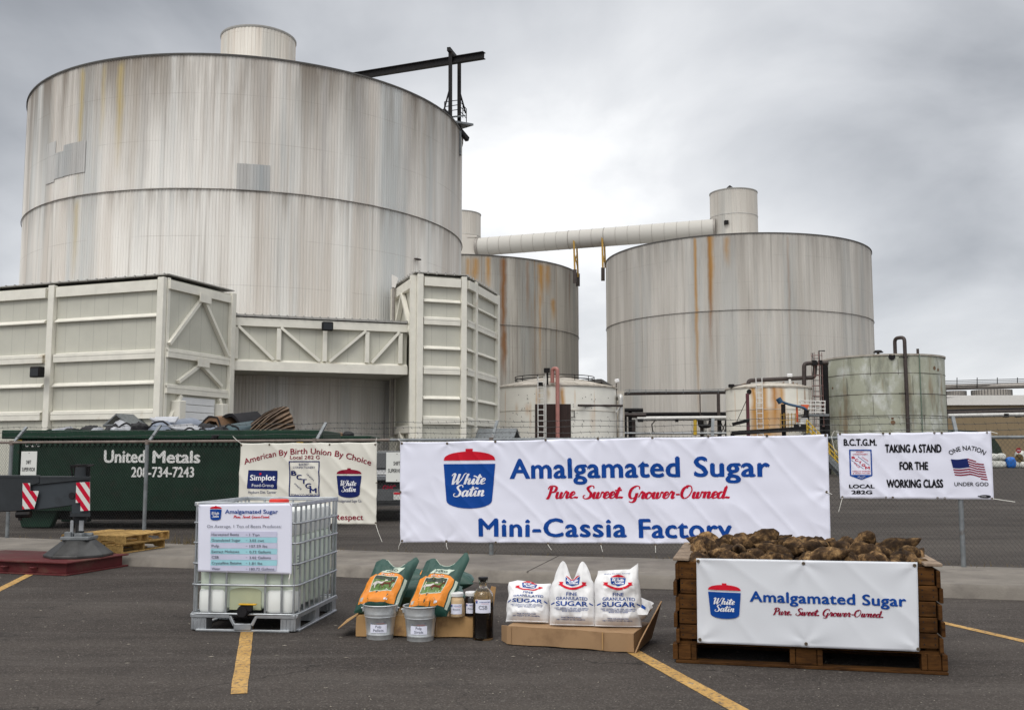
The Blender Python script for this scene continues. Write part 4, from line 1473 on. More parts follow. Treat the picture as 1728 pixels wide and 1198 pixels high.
def bent(pts, r, n=10, rc=.35, k=5):
    """a pipe run with rounded corners"""
    pts = [V(p) for p in pts]
    o = [pts[0]]
    for a, b, c in zip(pts, pts[1:], pts[2:]):
        u, w_ = (a - b), (c - b)
        l = min(rc, u.length * .45, w_.length * .45)
        s, e = b + u.normalized() * l, b + w_.normalized() * l
        for i in range(k + 1):
            t = i / k
            o.append(s * (1 - t) ** 2 + b * 2 * t * (1 - t) + e * t * t)
    o.append(pts[-1])
    return MB().tube(o, r, n)


c = at(936, 700, 90); c.z = 0
R, zt = 5.55, 7.75
t = thing('storage_tank', 'low white tank with shallow conical roof and dark rust-brown opening, beside the beige tower', 'tank', c)
obj('shell', plain_cyl(R, 0, zt, dent=.03, seed=1), M['tank_white'], t, local=True, smooth=True, fixn=False)
mb = MB().lathe([(R + .12, zt - .06), (R + .12, zt + .06), (R * .5, zt + .75), (.3, zt + 1.15), (.01, zt + 1.2)], n=40)
obj('roof', mb, M['tank_roof'], t, local=True)
mb = MB()
for k in range(20):
    a = 2 * math.pi * k / 20
    mb.bar((R * math.cos(a), R * math.sin(a), zt + .1), (.4 * math.cos(a), .4 * math.sin(a), zt + 1.2), .05, .06)
obj('roof_seam', mb, M['tank_roof'], t, local=True)
obj('seam_band', MB().tube([((R + .01) * math.cos(k * math.pi / 32), (R + .01) * math.sin(k * math.pi / 32), 5.6) for k in range(64)], .03, 4, closed=True), M['tank_roof'], t, local=True)
mb = MB()
for h in (.25, .5):
    mb.tube([(3.6 * math.cos(k * math.pi / 20), 3.6 * math.sin(k * math.pi / 20), zt + .55 + h) for k in range(40)], .035, 4, closed=True)
for k in range(0, 40, 3):
    a = k * math.pi / 20
    mb.tube([(3.6 * math.cos(a), 3.6 * math.sin(a), zt + .4), (3.6 * math.cos(a), 3.6 * math.sin(a), zt + 1.05)], .03, 4)
obj('railing', mb, M['steel_dark'], t, local=True)


def on_tank(c, R, x, y):
    a, z = on_cyl(c, R, x, y)
    return V((c.x + R * math.cos(a), c.y + R * math.sin(a), z)), a


a0, z1 = on_cyl(c, R, 903, 682)
a1, _ = on_cyl(c, R, 963, 682)
mb = MB()
for k in range(9):
    a = a0 + (a1 - a0) * k / 8
    for z in (0.0, z1):
        for rr in (R - .15, R + .045):
            mb.v.append(V((rr * math.cos(a), rr * math.sin(a), z)))
for k in range(8):
    b = k * 4
    mb.f += [(b + 1, b + 5, b + 7, b + 3), (b + 2, b + 3, b + 7, b + 6)]
mb.f += [(0, 1, 3, 2), (32, 33, 35, 34)]
obj('opening_panel', mb, M['rust_dark'], t, local=True)
f_, _ = on_tank(c, R + .3, 913, 690)
g2, _ = on_tank(c, R + .3, 913, 640)
ladder(t, (f_.x, f_.y, 0), (f_.x, f_.y, zt + .7), X, .52, 'white_paint', .05)
f_, _ = on_tank(c, R + .28, 921, 690)
obj('conduit', MB().tube([(f_.x, f_.y, 0), (f_.x, f_.y, zt + .9)], .055, 6), M['white_paint'], t)
f_, _ = on_tank(c, R + .45, 941, 690)
obj('vent_pipe', bent([(f_.x, f_.y, 0), (f_.x, f_.y, 9.1), (f_.x - .42, f_.y + .3, 9.1), (f_.x - .42, f_.y + .3, 7.9)], .17, 12, .4), M['pink'], t, smooth=50)
f_, _ = on_tank(c, R + .2, 924, 690)
mb = MB().bar((f_.x, f_.y, zt), (f_.x, f_.y, zt + 1.0), .14, .14, Y).box((f_.x - .05, f_.y, zt + 1.2), (.5, .5, .4)).box((f_.x - .6, f_.y + .3, zt + .1), (.4, .5, .3))
obj('roof_lamp', mb, M['steel_dark'], t)
f_, _ = on_tank(c, R + .1, 966, 697)
obj('latch', MB().tube([(f_.x - .1, f_.y, 5.0), (f_.x + .15, f_.y, 5.0), (f_.x + .15, f_.y, 5.55), (f_.x - .1, f_.y, 5.55)], .04, 5), M['steel_brown'], t)
mb = MB()
random.seed(12)
for _ in range(46):
    x, y = random.choice(((random.uniform(858, 905), random.uniform(664, 735)), (random.uniform(965, 1030), random.uniform(664, 730))))
    q, a = on_tank(c, R + .04, x, y)
    n = V((math.cos(a), math.sin(a), 0))
    mb.box(q, (.045, .04, .05), n.cross(Z), n, Z)
obj('bolt_head', mb, M['steel_brown'], t)
q, _ = on_tank(c, R + .2, 976, 683)
t2 = thing('pipe_stand', 'grey upright pipe with a thin brown side arm beside the white tank', 'pipe', at(1048, 735, 88))
u = at(1048, 735, 88)
obj('upright', bent([(u.x, u.y, 0), (u.x, u.y, at(1048, 668, 88).z), at(1038, 674, 92)], .22, 12, .3), M['silver_pipe'], t2, smooth=50)
obj('side_arm', MB().tube([at(976, 684, 84.3), at(1050, 684.5, 87.8)], .10, 8), M['steel_brown'], t2)
obj('brace', MB().tube([at(1039, 696, 87.6), at(1046, 687, 87.8)], .06, 6), M['white_paint'], t2)
p = at(1040, 655, 90)
t2 = thing('yard_lamp', 'white-faced lamp on a thin brown mast at the edge of the white tank', 'light', (p.x, p.y, 0))
obj('mast', MB().tube([(p.x, p.y, 0), (p.x, p.y, at(1036, 647, 90).z)], .05, 6), M['steel_brown'], t2)
hd = at(1041, 642.5, 90)
obj('head', MB().box(hd, (.42, .3, .34), (X + Z * .2).normalized(), Y, (Z - X * .2).normalized()), M['lamp_face'], t2, bev=.06)

# low dark roofs between the tanks and the grey silos
p = at(1008, 655, 101)
t = thing('pump_house', 'small dark flat-roofed shed between white tank and the grey silos', 'shed', (p.x, p.y, 0))
obj('wall', MB().box((p.x, p.y, p.z / 2 - .2), (5.0, 4, p.z - .4)), M['tank_roof'], t)
obj('roof', MB().bar(at(976, 648, 101), at(1012, 645, 101), 4.4, .35).bar(at(1012, 645, 101), at(1030, 656, 101), 4.4, .3), M['roofdark'], t)
obj('railing', MB().tube([at(1008, 648, 99), at(1008, 640, 99), at(1015, 640, 99), at(1015, 648, 99)], .05, 5), M['steel_dark'], t)

# rust-stained tank
c2 = at(1297, 700, 95); c2.z = 0
R2, zt2 = 3.97, 8.1
t = thing('storage_tank', 'small white tank heavily streaked with orange rust, left of the green tank', 'tank', c2)
obj('shell', plain_cyl(R2, 0, zt2, dent=.04, seed=4), M['tank_rusty'], t, local=True, smooth=True, fixn=False)
obj('roof', MB().lathe([(R2 + .1, zt2 - .08), (R2 + .1, zt2 + .06), (R2 * .8, zt2 + .3), (.01, zt2 + .7)], n=40), M['tank_roof'], t, local=True)
obj('seam_band', MB().tube([((R2 + .01) * math.cos(k * math.pi / 32), (R2 + .01) * math.sin(k * math.pi / 32), 6.0) for k in range(64)], .03, 4, closed=True), M['tank_roof'], t, local=True)
f_, _ = on_tank(c2, R2 + .25, 1282, 690)
ladder(t, (f_.x, f_.y, 0), (f_.x, f_.y, zt2 + .8), X, .55, 'white_paint', .045)
mb = MB()
random.seed(7)
for _ in range(24):
    a = random.uniform(0, 6.28)
    r = random.uniform(.5, 3.2)
    p = V((c2.x + r * math.cos(a), c2.y + r * math.sin(a), zt2 + .35))
    mb.bar(p, p + V((random.uniform(-1, 1), random.uniform(-1, 1), random.uniform(.1, .35))), .12, .1)
obj('roof_scrap', mb, M['brown_scrap'], t)
q = at(1333, 648, 93)
obj('lamp_post', MB().tube([(q.x, q.y, 7.9), (q.x, q.y, at(1333, 640, 93).z)], .12, 8), M['white_paint'], t)
q = at(1332.5, 633.5, 93)
obj('roof_lamp', MB().box(q, (.5, .35, .32)), M['lamp_face'], t, bev=.06)
q, a = on_tank(c2, R2 + .03, 1264, 661)
obj('inlet', MB().disc(q, .24, V((math.cos(a), math.sin(a), 0)), 16).tube([q - V((math.cos(a), math.sin(a), 0)) * .1, q + V((math.cos(a), math.sin(a), 0)) * .06], .2, 12), M['steel_dark'], t)

RU = (0.56, 0.27, 0.045)
add_runs(M['tank_rusty'], c2, 0, R2, [(1272, .45, 650, 760, RU, 1.0), (1289, .5, 650, 765, RU, .95), (1307, .55, 650, 765, (.48, .21, .04), 1.0), (1318, .45, 652, 740, RU, .9), (1296, 1.3, 690, 790, RU, .9), (1276, .9, 690, 785, RU, .85), (1345, .12, 655, 700, RU, .6), (1358, .2, 656, 735, (.3, .13, .04), .8), (1365, .15, 656, 735, (.2, .08, .03), .8), (1240, .12, 660, 735, RU, .35), (1320, .6, 695, 750, RU, .7)], 36.0, False)
add_runs(M['tank_white'], c, 0, R, [(949, .3, 655, 715, RU, .95), (907, .28, 657, 700, RU, .75), (890, .3, 684, 705, RU, .5), (1000, .4, 690, 740, RU, .25), (970, .12, 660, 690, RU, .4), (925, .25, 656, 680, (.5, .36, .2), .7), (853, .12, 660, 735, RU, .4), (895, .15, 680, 735, RU, .4), (1003, .1, 662, 735, RU, .3), (872, .25, 683, 700, (.5, .3, .12), .5)], 9.0, False)

# hoisting frame in front of it
t = thing('davit_frame', 'dark red post with a raking wire in front of the rust-streaked tank', 'frame', (at(1262, 700, 90).x, 90, 0))
u = at(1262, 700, 90)
obj('post', MB().bar((u.x, 90, 0), (u.x, 90, at(1262, 664, 90).z), .26, .26, Y), mat('dark_maroon_steel', (0.10, 0.02, 0.03), 0.6), t)
obj('arm', MB().bar(at(1236, 716, 89.7), at(1264, 709, 89.7), .2, .3), M['steel_dark'], t)
obj('stay_wire', MB().tube([at(1243, 712, 89.9), at(1261, 672, 89.9)], .03, 4), M['steel_dark'], t)

t = thing('loading_arm', 'blue swivel loading arm on a dark standpipe with orange fittings by the rusty tank', 'loading arm', (at(1323, 735, 88).x, 88, 0))
u = at(1323, 735, 88)
obj('standpipe', MB().tube([(u.x, 88, 0), (u.x, 88, at(1323, 682, 88).z)], .19, 10), M['steel_dark'], t)
obj('boom', bent([at(1315, 676, 88), at(1330, 682, 88), at(1357, 688, 87.5), at(1361, 692, 87.5)], .11, 10, .3), M['blue_pipe'], t, smooth=50)
obj('swivel', MB().tube([at(1313, 672, 88), at(1318, 680, 88)], .24, 10), M['blue_pipe'], t)
obj('drop_hose', bent([at(1361, 692, 87.4), at(1360, 704, 87.4), at(1354, 708, 87.2), at(1354, 712, 87.2)], .22, 10, .3), M['steel_dark'], t, smooth=50)
obj('counterweight', MB().box(at(1345, 698, 88), (.14, .2, 1.5)).box(at(1358, 685, 88), (.6, .4, .22)).box(at(1359, 688, 87.8), (.35, .3, .3)), M['orange'], t)
mb = MB()
for y in (700, 709, 718, 726):
    mb.bar(at(1317, y, 87.6), at(1342, y - 1, 87.6), .06, .06)
for x in (1317, 1323, 1330, 1336, 1342):
    mb.bar(at(x, 697, 87.6), at(x, 729, 87.6), .06, .06)
obj('guard_rail', mb, M['ochre'], t)
mb = MB().bar(at(1235, 731, 87), at(1360, 723, 87), .35, .38).bar(at(1236, 731, 87), at(1236, 745, 87), .3, .3).bar(at(1340, 722, 87), at(1362, 722, 86.6), .5, .6)
obj('feed_pipe', mb, M['steel_dark'], t)
obj('control_box', MB().box(at(1356, 711, 87), (.7, .5, .55)).box(at(1352, 717, 86.8), (.5, .5, .35)), M['silver_pipe'], t, bev=.04)

t = thing('access_platform', 'white railed platform between the rusty tank and the green tank', 'platform', (at(1372, 740, 90).x, 90, 0))
mb = MB()
for y in (677, 683, 690, 696):
    mb.tube([at(1349, y, 92), at(1357, y - 1, 89), at(1393, y, 89)], .05, 6)
for x in (1352, 1360, 1368, 1376, 1384, 1392):
    mb.tube([at(x, 676, 89.2), at(x, 699, 89.2)], .05, 6)
obj('railing', mb, M['white_paint'], t)
obj('deck', MB().bar(at(1350, 701, 90), at(1393, 701, 90), 2.2, .2), M['galv_dull'], t)
mb = MB()
for x in (1363, 1385):
    q = at(x, 701, 90)
    mb.bar((q.x, 90, 0), (q.x, 90, q.z), .2, .2, Y)
obj('deck_leg', mb, M['steel_dark'], t)

# yellow-railed stair
t = thing('yard_stair', 'steel stair with yellow handrails beside the pale green tank', 'stair', (at(1415, 790, 84).x, 84, 0))
s0, s1 = at(1362, 731, 85.7), at(1438, 812, 84)
for dy in (0, 1.2):
    obj('stringer', MB().bar(s0 + Y * dy - Z * .1, s1 + Y * dy - Z * .1, .1, .45), M['galv_dull'], t)
mb = MB()
for k in range(20):
    q = s0.lerp(s1, k / 20)
    mb.box(q + Y * .6, (.34, 1.2, .06))
obj('tread', mb, M['galv_dull'], t)
mb = MB()
for dy in (0, 1.2):
    for h in (.35, .75, 1.15):
        mb.tube([s0 + Y * dy + Z * h, s1 + Y * dy + Z * h], .05, 6)
    for k in range(0, 9):
        q = s0.lerp(s1, k / 8) + Y * dy
        mb.tube([q, q + Z * 1.15], .05, 6)
obj('handrail', mb, M['yellow'], t)

# green tank
c3 = at(1492.5, 700, 97); c3.z = 0
R3, zt3 = 5.58, 11.1
t = thing('storage_tank', 'tall pale green weathered steel tank with dark goose-neck pipe, behind the working class banner', 'tank', c3)
obj('shell', plain_cyl(R3, 0, zt3, dent=.03, seed=6), M['tank_green'], t, local=True, smooth=True, fixn=False)
obj('roof', MB().lathe([(R3 + .1, zt3 - .12), (R3 + .12, zt3 + .04), (.01, zt3 + .35)], n=64), M['tank_roof'], t, local=True)
for zz in (9.35, 7.45, 5.45, 3.4):
    obj('seam_band', MB().tube([((R3 + .005) * math.cos(k * math.pi / 40), (R3 + .005) * math.sin(k * math.pi / 40), zz) for k in range(80)], .028, 4, closed=True), M['steel_brown'], t, local=True)
mb = MB()
for x, ya, yb in ((1468, 604, 634), (1429, 638, 668), (1473, 668, 700), (1515, 606, 632), (1451, 700, 728), (1540, 634, 666), (1560, 700, 725)):
    pa, pb = on_tank(c3, R3 + .005, x, ya)[0], on_tank(c3, R3 + .005, x, yb)[0]
    mb.tube([pa, (pa.x, pa.y, pb.z)], .02, 4)
obj('plate_seam', mb, M['steel_brown'], t)
f_, a = on_tank(c3, R3 + .35, 1531, 690)
obj('goose_neck', bent([(f_.x, f_.y, 0), (f_.x, f_.y, at(1524, 569, f_.y).z), (at(1516, 569, f_.y).x, f_.y + .9, at(1524, 569, f_.y).z), (at(1516, 569, f_.y).x, f_.y + .9, zt3)], .17, 12, .4), M['steel_brown'], t, smooth=50)
mb = MB()
for y in (603, 664):
    mb.bar(at(1517, y, f_.y - .1), at(1532, y, f_.y - .1), .06, .1)
obj('pipe_bracket', mb, M['steel_dark'], t)
f_, a = on_tank(c3, R3 + .1, 1555, 690)
obj('conduit', MB().tube([(f_.x, f_.y, 0), (f_.x, f_.y, zt3)], .05, 6), mat('green_grey_conduit', (0.12, 0.17, 0.13), 0.6), t)
obj('vent_stub', MB().tube([(f_.x, f_.y + .3, zt3 - .2), (f_.x, f_.y + .3, at(1555, 588, f_.y).z)], .13, 8), M['steel_brown'], t)
q = at(1482, 598, 95)
obj('mushroom_vent', MB().tube([(q.x, 95, zt3 - .1), (q.x, 95, zt3 + .55)], .13, 8).lathe([(.5, zt3 + .5), (.3, zt3 + .72), (.01, zt3 + .75)], (q.x, 95, 0), 12), M['steel_dark'], t)
q, a = on_tank(c3, R3 + .04, 1505, 602)
n = V((math.cos(a), math.sin(a), 0))
obj('manhole', MB().tube([q - n * .1, q + n * .06], .3, 16), M['steel_dark'], t)
mb = MB()
for x, y, s_ in ((1577, 621, .2), (1583, 624, .16), (1507, 713, .22), (1506, 706, .12), (1405, 655, .12)):
    q, a = on_tank(c3, R3 + .012, x, y)
    n = V((math.cos(a), math.sin(a), 0))
    mb.disc(q, s_, n, 7)
obj('paint_scar', mb, M['brown_scrap'], t)
u = at(1394, 700, 94.5)
obj('downpipe', MB().tube([(u.x, 94.6, 0), (u.x, 94.6, at(1394, 611, 94.6).z)], .36, 12), M['steel_dark'], t)
# caged ladder on its left side
zl = at(1382, 596, 94).z
u = at(1380, 700, 93.8)
ladder(t, (u.x, 93.8, 0), (u.x, 93.8, zl), X, .6, 'steel_dark', .04, .5)
mb = MB()
for k in range(8):
    z = 4.5 + k * (zl - 4.8) / 7
    mb.tube([(u.x + .5 * math.cos(a), 93.8 - .2 + .6 * math.sin(a), z) for a in [math.pi + math.pi * j / 8 for j in range(9)]], .035, 4)
for j in range(0, 9, 2):
    a = math.pi + math.pi * j / 8
    mb.tube([(u.x + .5 * math.cos(a), 93.6 + .6 * math.sin(a), 4.5), (u.x + .5 * math.cos(a), 93.6 + .6 * math.sin(a), zl)], .025, 4)
obj('ladder_cage', mb, mat('rusty_pink_steel', (0.22, 0.12, 0.11), 0.6), t)
obj('davit', MB().tube([(u.x + .3, 93.8, zl - .6), (u.x + .3, 93.8, zl + .2), at(1392, 592, 93.8)], .06, 6), M['steel_dark'], t)

# dark pipe from the rusty tank to the green one
t = thing('transfer_pipe', 'dark stepped pipe running from the rusty tank top to the green tank top', 'pipe', at(1300, 641, 93))
obj('pipe_run', bent([at(1240, 653, 93.5), at(1262, 651, 93.5), at(1264, 642, 93.5), at(1374, 637, 93.5), at(1376, 613, 93.5), at(1398, 612, 93.0)], .20, 10, .3), M['steel_brown'], t, smooth=50)
obj('pipe_drop', bent([at(1357, 653, 93.3), at(1357, 613.5, 93.3), at(1376, 612.5, 93.3)], .2, 10, .3), M['steel_brown'], t, smooth=50)
obj('valve', MB().box(at(1374, 612.5, 93.2), (.4, .5, .5)).box(at(1384, 612, 93.2), (.3, .5, .45)).box(at(1234, 651, 93.5), (.5, .4, .3)), M['steel_dark'], t, bev=.04)

# pipe rack
t = thing('pipe_rack', 'long rack of dark and silver pipes crossing in front of the grey silos', 'pipe rack', (at(1130, 735, 106).x, 106, 0))
for x0, x1, y0, y1, r, m_, d_ in ((1045, 1240, 664.5, 662, .17, 'steel_brown', 106), (1040, 1250, 699, 698, .20, 'steel_dark', 105.5), (1060, 1250, 703, 701.5, .16, 'grey_pipe', 106), (1075, 1250, 706.5, 705, .26, 'silver_pipe', 104.6), (1030, 1085, 692, 692, .22, 'steel_dark', 105), (1030, 1090, 700, 700, .2, 'steel_brown', 104.5), (1040, 1250, 731, 731, .12, 'galv', 104)):
    obj('pipe', MB().tube([at(x0, y0, d_), at(x1, y1, d_)], r, 10), M[m_], t, smooth=50)
for x, y0, w_, m_ in ((1054, 702, .42, 'steel_dark'), (1063, 692, .34, 'steel_dark'), (1069, 708, .36, 'steel_brown'), (1212, 664, .30, 'steel_brown'), (1181, 663, .10, 'steel_brown'), (1214, 706, .34, 'steel_dark'), (1226, 706, .3, 'steel_dark'), (1184, 700, .32, 'steel_brown'), (1190, 704, .28, 'white_paint')):
    q = at(x, y0, 105.2)
    obj('rack_post', MB().bar((q.x, 105.2, 0), (q.x, 105.2, q.z), w_, w_, Y), M[m_], t)
mb = MB()
for y, dx in ((658, 0), (660.5, 3), (662, 8)):
    mb.tube([at(1050 + dx, y + 3, 105.8), at(1056 + dx, y, 105.8), at(1150, y + .5 - dx * .1, 105.8), at(1235, y - 2, 105.8)], .03, 4)
for x in (1062, 1090, 1124, 1153, 1182, 1212):
    mb.tube([at(x, 664, 105.8), at(x, 656.5, 105.8)], .03, 4)
obj('cable_run', mb, M['galv_dull'], t)
mb = MB()
mb.add(bent([at(1181, 709, 104.2), at(1181, 719, 104.2), at(1198, 719, 104.2), at(1200, 706, 104.2)], .22, 10, .3).v, bent([at(1181, 709, 104.2), at(1181, 719, 104.2), at(1198, 719, 104.2), at(1200, 706, 104.2)], .22, 10, .3).f)
obj('pipe_loop', mb, M['steel_dark'], t, smooth=50)
mb = MB()
for x in (1079, 1142, 1174, 1173, 1083):
    mb.box(at(x, 709.5, 104.2), (.28, .4, .3))
mb.tube([at(1106, 709, 104), at(1100, 716, 104), at(1102, 731, 104)], .06, 5)
for a_, b_ in (((1216, 712), (1225, 732)), ((1225, 712), (1216, 732))):
    mb.tube([at(*a_, 105.2), at(*b_, 105.2)], .05, 5)
obj('pipe_fitting', mb, M['steel_dark'], t)
obj('hose_coil', MB().box(at(1173, 714, 103.8), (.32, .3, .8)).box(at(1173, 727, 103.8), (.34, .3, .9)), M['yellow'], t, bev=.06)

# ------------------------------------------------------------------ far right: warehouse, pipe bridge, stored goods
wy = 175.0
q = at(1560, 785, wy)
zt = at(1700, 683, wy).z
t = thing('warehouse', 'low tan warehouse with white roof band and two roof fans at the far right', 'building', (q.x, wy, 0))
mb = wall_quad(MB(), (q.x, wy), (q.x + 60, wy - 4), 0, zt)
wall_quad(mb, (q.x + 60, wy - 4), (q.x + 60, wy + 40), 0, zt)
wall_quad(mb, (q.x, wy + 40), (q.x, wy), 0, zt)
obj('wall', mb, M['tan_wall'], t, fixn=False)
obj('fascia', MB().bar((q.x - .3, wy - .3, zt + .75), (q.x + 60, wy - 4.3, zt + .75), .6, 1.7), M['fascia'], t)
obj('roof', MB().box((q.x + 30, wy + 19, zt + 1.4), (61, 40, .2)), M['fascia'], t)
for x0, x1, y0 in ((1597, 1629, 660), (1642, 1704, 658.5)):
    a, b = at(x0, y0, wy + 6), at(x1, y0, wy + 6)
    r = (b.x - a.x) / 2
    f0 = obj('roof_fan', MB().lathe([(r * .9, zt + 1.4), (r, zt + 2.0), (r, a.z), (r * .94, a.z), (r * .9, zt + 1.6)], ((a.x + b.x) / 2, wy + 6, 0), 40), M['grey_pipe'], t)
    mb = MB()
    for k in range(40):
        an = k * math.pi / 20
        mb.bar(((a.x + b.x) / 2 + r * 1.01 * math.cos(an), wy + 6 + r * 1.01 * math.sin(an), zt + 1.6), ((a.x + b.x) / 2 + r * 1.01 * math.cos(an), wy + 6 + r * 1.01 * math.sin(an), a.z), .1, .1, Y)
    obj('rib', mb, M['roofdark'], f0)
mb = MB().lathe([(.5, 7.6), (.6, 7.7), (.6, 8.0), (.01, 8.1)], (at(1715, 683, wy - 4).x, wy - 6, 0), 10)
t = thing('pipe_bridge', 'dark elevated pipe line with a row of wires running off to the right edge', 'pipe rack', (at(1600, 735, 110).x, 110, 0))
obj('pipe', MB().tube([at(1591, 654, 110), at(1800, 649, 108)], .30, 10), M['grey_pipe'], t, smooth=50)
obj('pipe', MB().tube([at(1596, 697, 112), at(1800, 692, 110)], .22, 10), M['steel_brown'], t, smooth=50)
obj('pipe', MB().tube([at(1600, 701.5, 111), at(1800, 698, 109)], .24, 10), M['silver_pipe'], t, smooth=50)
obj('pipe', MB().tube([at(1596, 693, 113), at(1800, 688, 111)], .14, 8), M['steel_dark'], t, smooth=50)
u = at(1595, 700, 110)
obj('rack_post', MB().bar((u.x, 110, 0), (u.x, 110, at(1595, 653, 110).z), .35, .35, Y), M['steel_dark'], t)
mb = MB()
for y in (641, 644, 647, 650):
    mb.tube([at(1592, y + 2, 109), at(1660, y, 109), at(1800, y - 3, 109)], .035, 4)
for x in (1615, 1649, 1683, 1717, 1750):
    mb.tube([at(x, 655, 109), at(x, 637, 109)], .045, 5)
obj('wire_run', mb, M['steel_dark'], t)
mb = MB()
for x in (1697, 1718):
    mb.box(at(x, 701, 110), (.5, .5, .4))
obj('pipe_clamp', mb, M['steel_dark'], t)


def sack_mesh(w_, d_, h, seed):
    mb = MB()
    n, m_ = 20, 10
    for j in range(m_ + 1):
        p = -math.pi / 2 + math.pi * j / m_
        for k in range(n):
            a = 2 * math.pi * k / n
            x, y, z = math.cos(p) * math.cos(a), math.cos(p) * math.sin(a), math.sin(p)
            f = 1 / (abs(x) ** 4 + abs(y) ** 4 + abs(z) ** 3.0 + 1e-6) ** .28
            q = V((x * w_ / 2 * f, y * d_ / 2 * f, z * h / 2 * f))
            mb.v.append(q * (1 + .10 * noise.noise(q * 2.2 / w_ + V((seed, 0, 0)))) + Z * h / 2)
    for j in range(m_):
        for k in range(n):
            mb.f.append((j * n + k, j * n + (k + 1) % n, (j + 1) * n + (k + 1) % n, (j + 1) * n + k))
    return mb


fy = 150.0
for i, (x0, x1, y0, y1, lb) in enumerate(((1668, 1682, 776, 788, 'slumped white bulk bag at the banner edge, lower of the far stack'), (1676, 1696, 776.5, 788, 'round white bulk bag next to the far blue tarp, lower of its stack'), (1660, 1684, 765, 776.4, 'upper left white bulk bag of the far stack below the green hump'), (1684.2, 1695, 764.5, 776.4, 'upper right white bulk bag of the far stack below the green hump'), (1708, 1721, 776, 788, 'white bulk bag right of the far blue tarp, behind the sign post'), (1720.5, 1734, 779, 788, 'low white bulk bag at the far right picture edge'), (1724, 1738, 760, 778.8, 'pale tall bulk bag beside the stop sign at the far right edge'))):
    a, b = at(x0, y1, fy), at(x1, y0, fy)
    z0 = max(0, a.z)
    if z0 < .6:
        z0 = 0
    s = obj('bulk_bag', sack_mesh(b.x - a.x, 1.3, b.z - z0, i), M['sack'], smooth=True)
    s.location = ((a.x + b.x) / 2, fy + (.8 if i == 6 else 0), z0)
    if i == 6:
        s.location.y = fy + 1.6
    tag(s, lb, 'bulk bag', 'white bulk bags stored far across the yard')
a, b = at(1696.5, 788, fy), at(1711, 771, fy)
s = obj('tarp_bundle', sack_mesh(b.x - a.x, 1.2, b.z, 31), M['blue_tarp'], smooth=True)
s.location = ((a.x + b.x) / 2, fy - .2, 0)
tag(s, 'bright blue tarp-wrapped bundle among the far white bags', 'tarp bundle')
g0, g1, g2 = at(1640, 735, 158), at(1676, 738, 158), at(1696, 765, 158)
mb = MB()
pr = [V((at(1560, 770, 158).x, 158, 0)), V((at(1575, 735, 158).x, 158, 4.2)), V((at(1610, 720, 158).x, 158, 6.0)), V((at(1650, 724, 158).x, 158, 5.7)), V((at(1676, 737, 158).x, 158, 4.9)), V((at(1688, 752, 158).x, 158, 3.4)), V((at(1696, 766, 158).x, 158, 1.6)), V((at(1698, 788, 158).x, 158, 0))]
mb.prism(pr, Y * 6)
tag(obj('covered_stack', mb, M['green_tarp'], bev=.15, seg=2), 'dark green tarpaulin-covered hump behind the far white bags', 'covered stack')

u = at(1719, 760, 140)
t = thing('stop_sign', 'tiny red octagonal stop sign on a thin post far across the yard', 'sign', (u.x, 140, 0))
obj('post', MB().tube([(u.x, 140.06, 0), (u.x, 140.06, u.z + .3)], .035, 6), M['galv_dull'], t)
mb = MB().prism([u + V((.40 * math.cos(math.pi / 8 + k * math.pi / 4), 0, .40 * math.sin(math.pi / 8 + k * math.pi / 4))) for k in range(8)], Y * .03)
sg = obj('sign_face', mb, M['stop_red'], t)
fc = Face((u.x - .3, 139.99, u.z - .1), X, Z)
mb = MB()
fc.text(mb, 'STOP', (.04, 0), (.56, 0), .2, bold=.015)
obj('lettering', mb, M['ink_white'], sg, fixn=False)
u = at(1720, 773, 139)
t = thing('crossing_sign', 'dark round railway crossing sign with a black X below the stop sign', 'sign', (u.x, 139, 0))
obj('post', MB().tube([(u.x, 139.06, 0), (u.x, 139.06, u.z)], .035, 6), M['galv_dull'], t)
sg = obj('sign_face', MB().tube([u, u + Y * .04], .60, 20), mat('dull_ochre_sign', (0.13, 0.09, 0.03), 0.6), t)
mb = MB()
for s_ in (-1, 1):
    mb.bar(u + V((-.4, -.02, -.4 * s_)), u + V((.4, -.02, .4 * s_)), .03, .13, Y)
obj('cross_mark', mb, M['ink_black'], sg)


# ------------------------------------------------------------------ chain-link fence
FT = 1.92
SEG = [(V((-16.0, fence_y(-16.0), 0)), V((-1.95, 16.0, 0))), (V((-1.95, 16.0, 0)), V((14.0, fence_y(14.0), 0)))]
t = thing('chain_link_fence', 'galvanised chain-link fence with barbed wire along the kerb, banners hung on it', 'fence', (-1.95, 16.0, .15))


def fp(x, z, off=0.0):
    s = 0 if x < -1.95 else 1
    d = (SEG[s][1] - SEG[s][0]).normalized()
    n = V((d.y, -d.x, 0))                    # towards the camera
    return V((x, fence_y(x), z)) + n * off


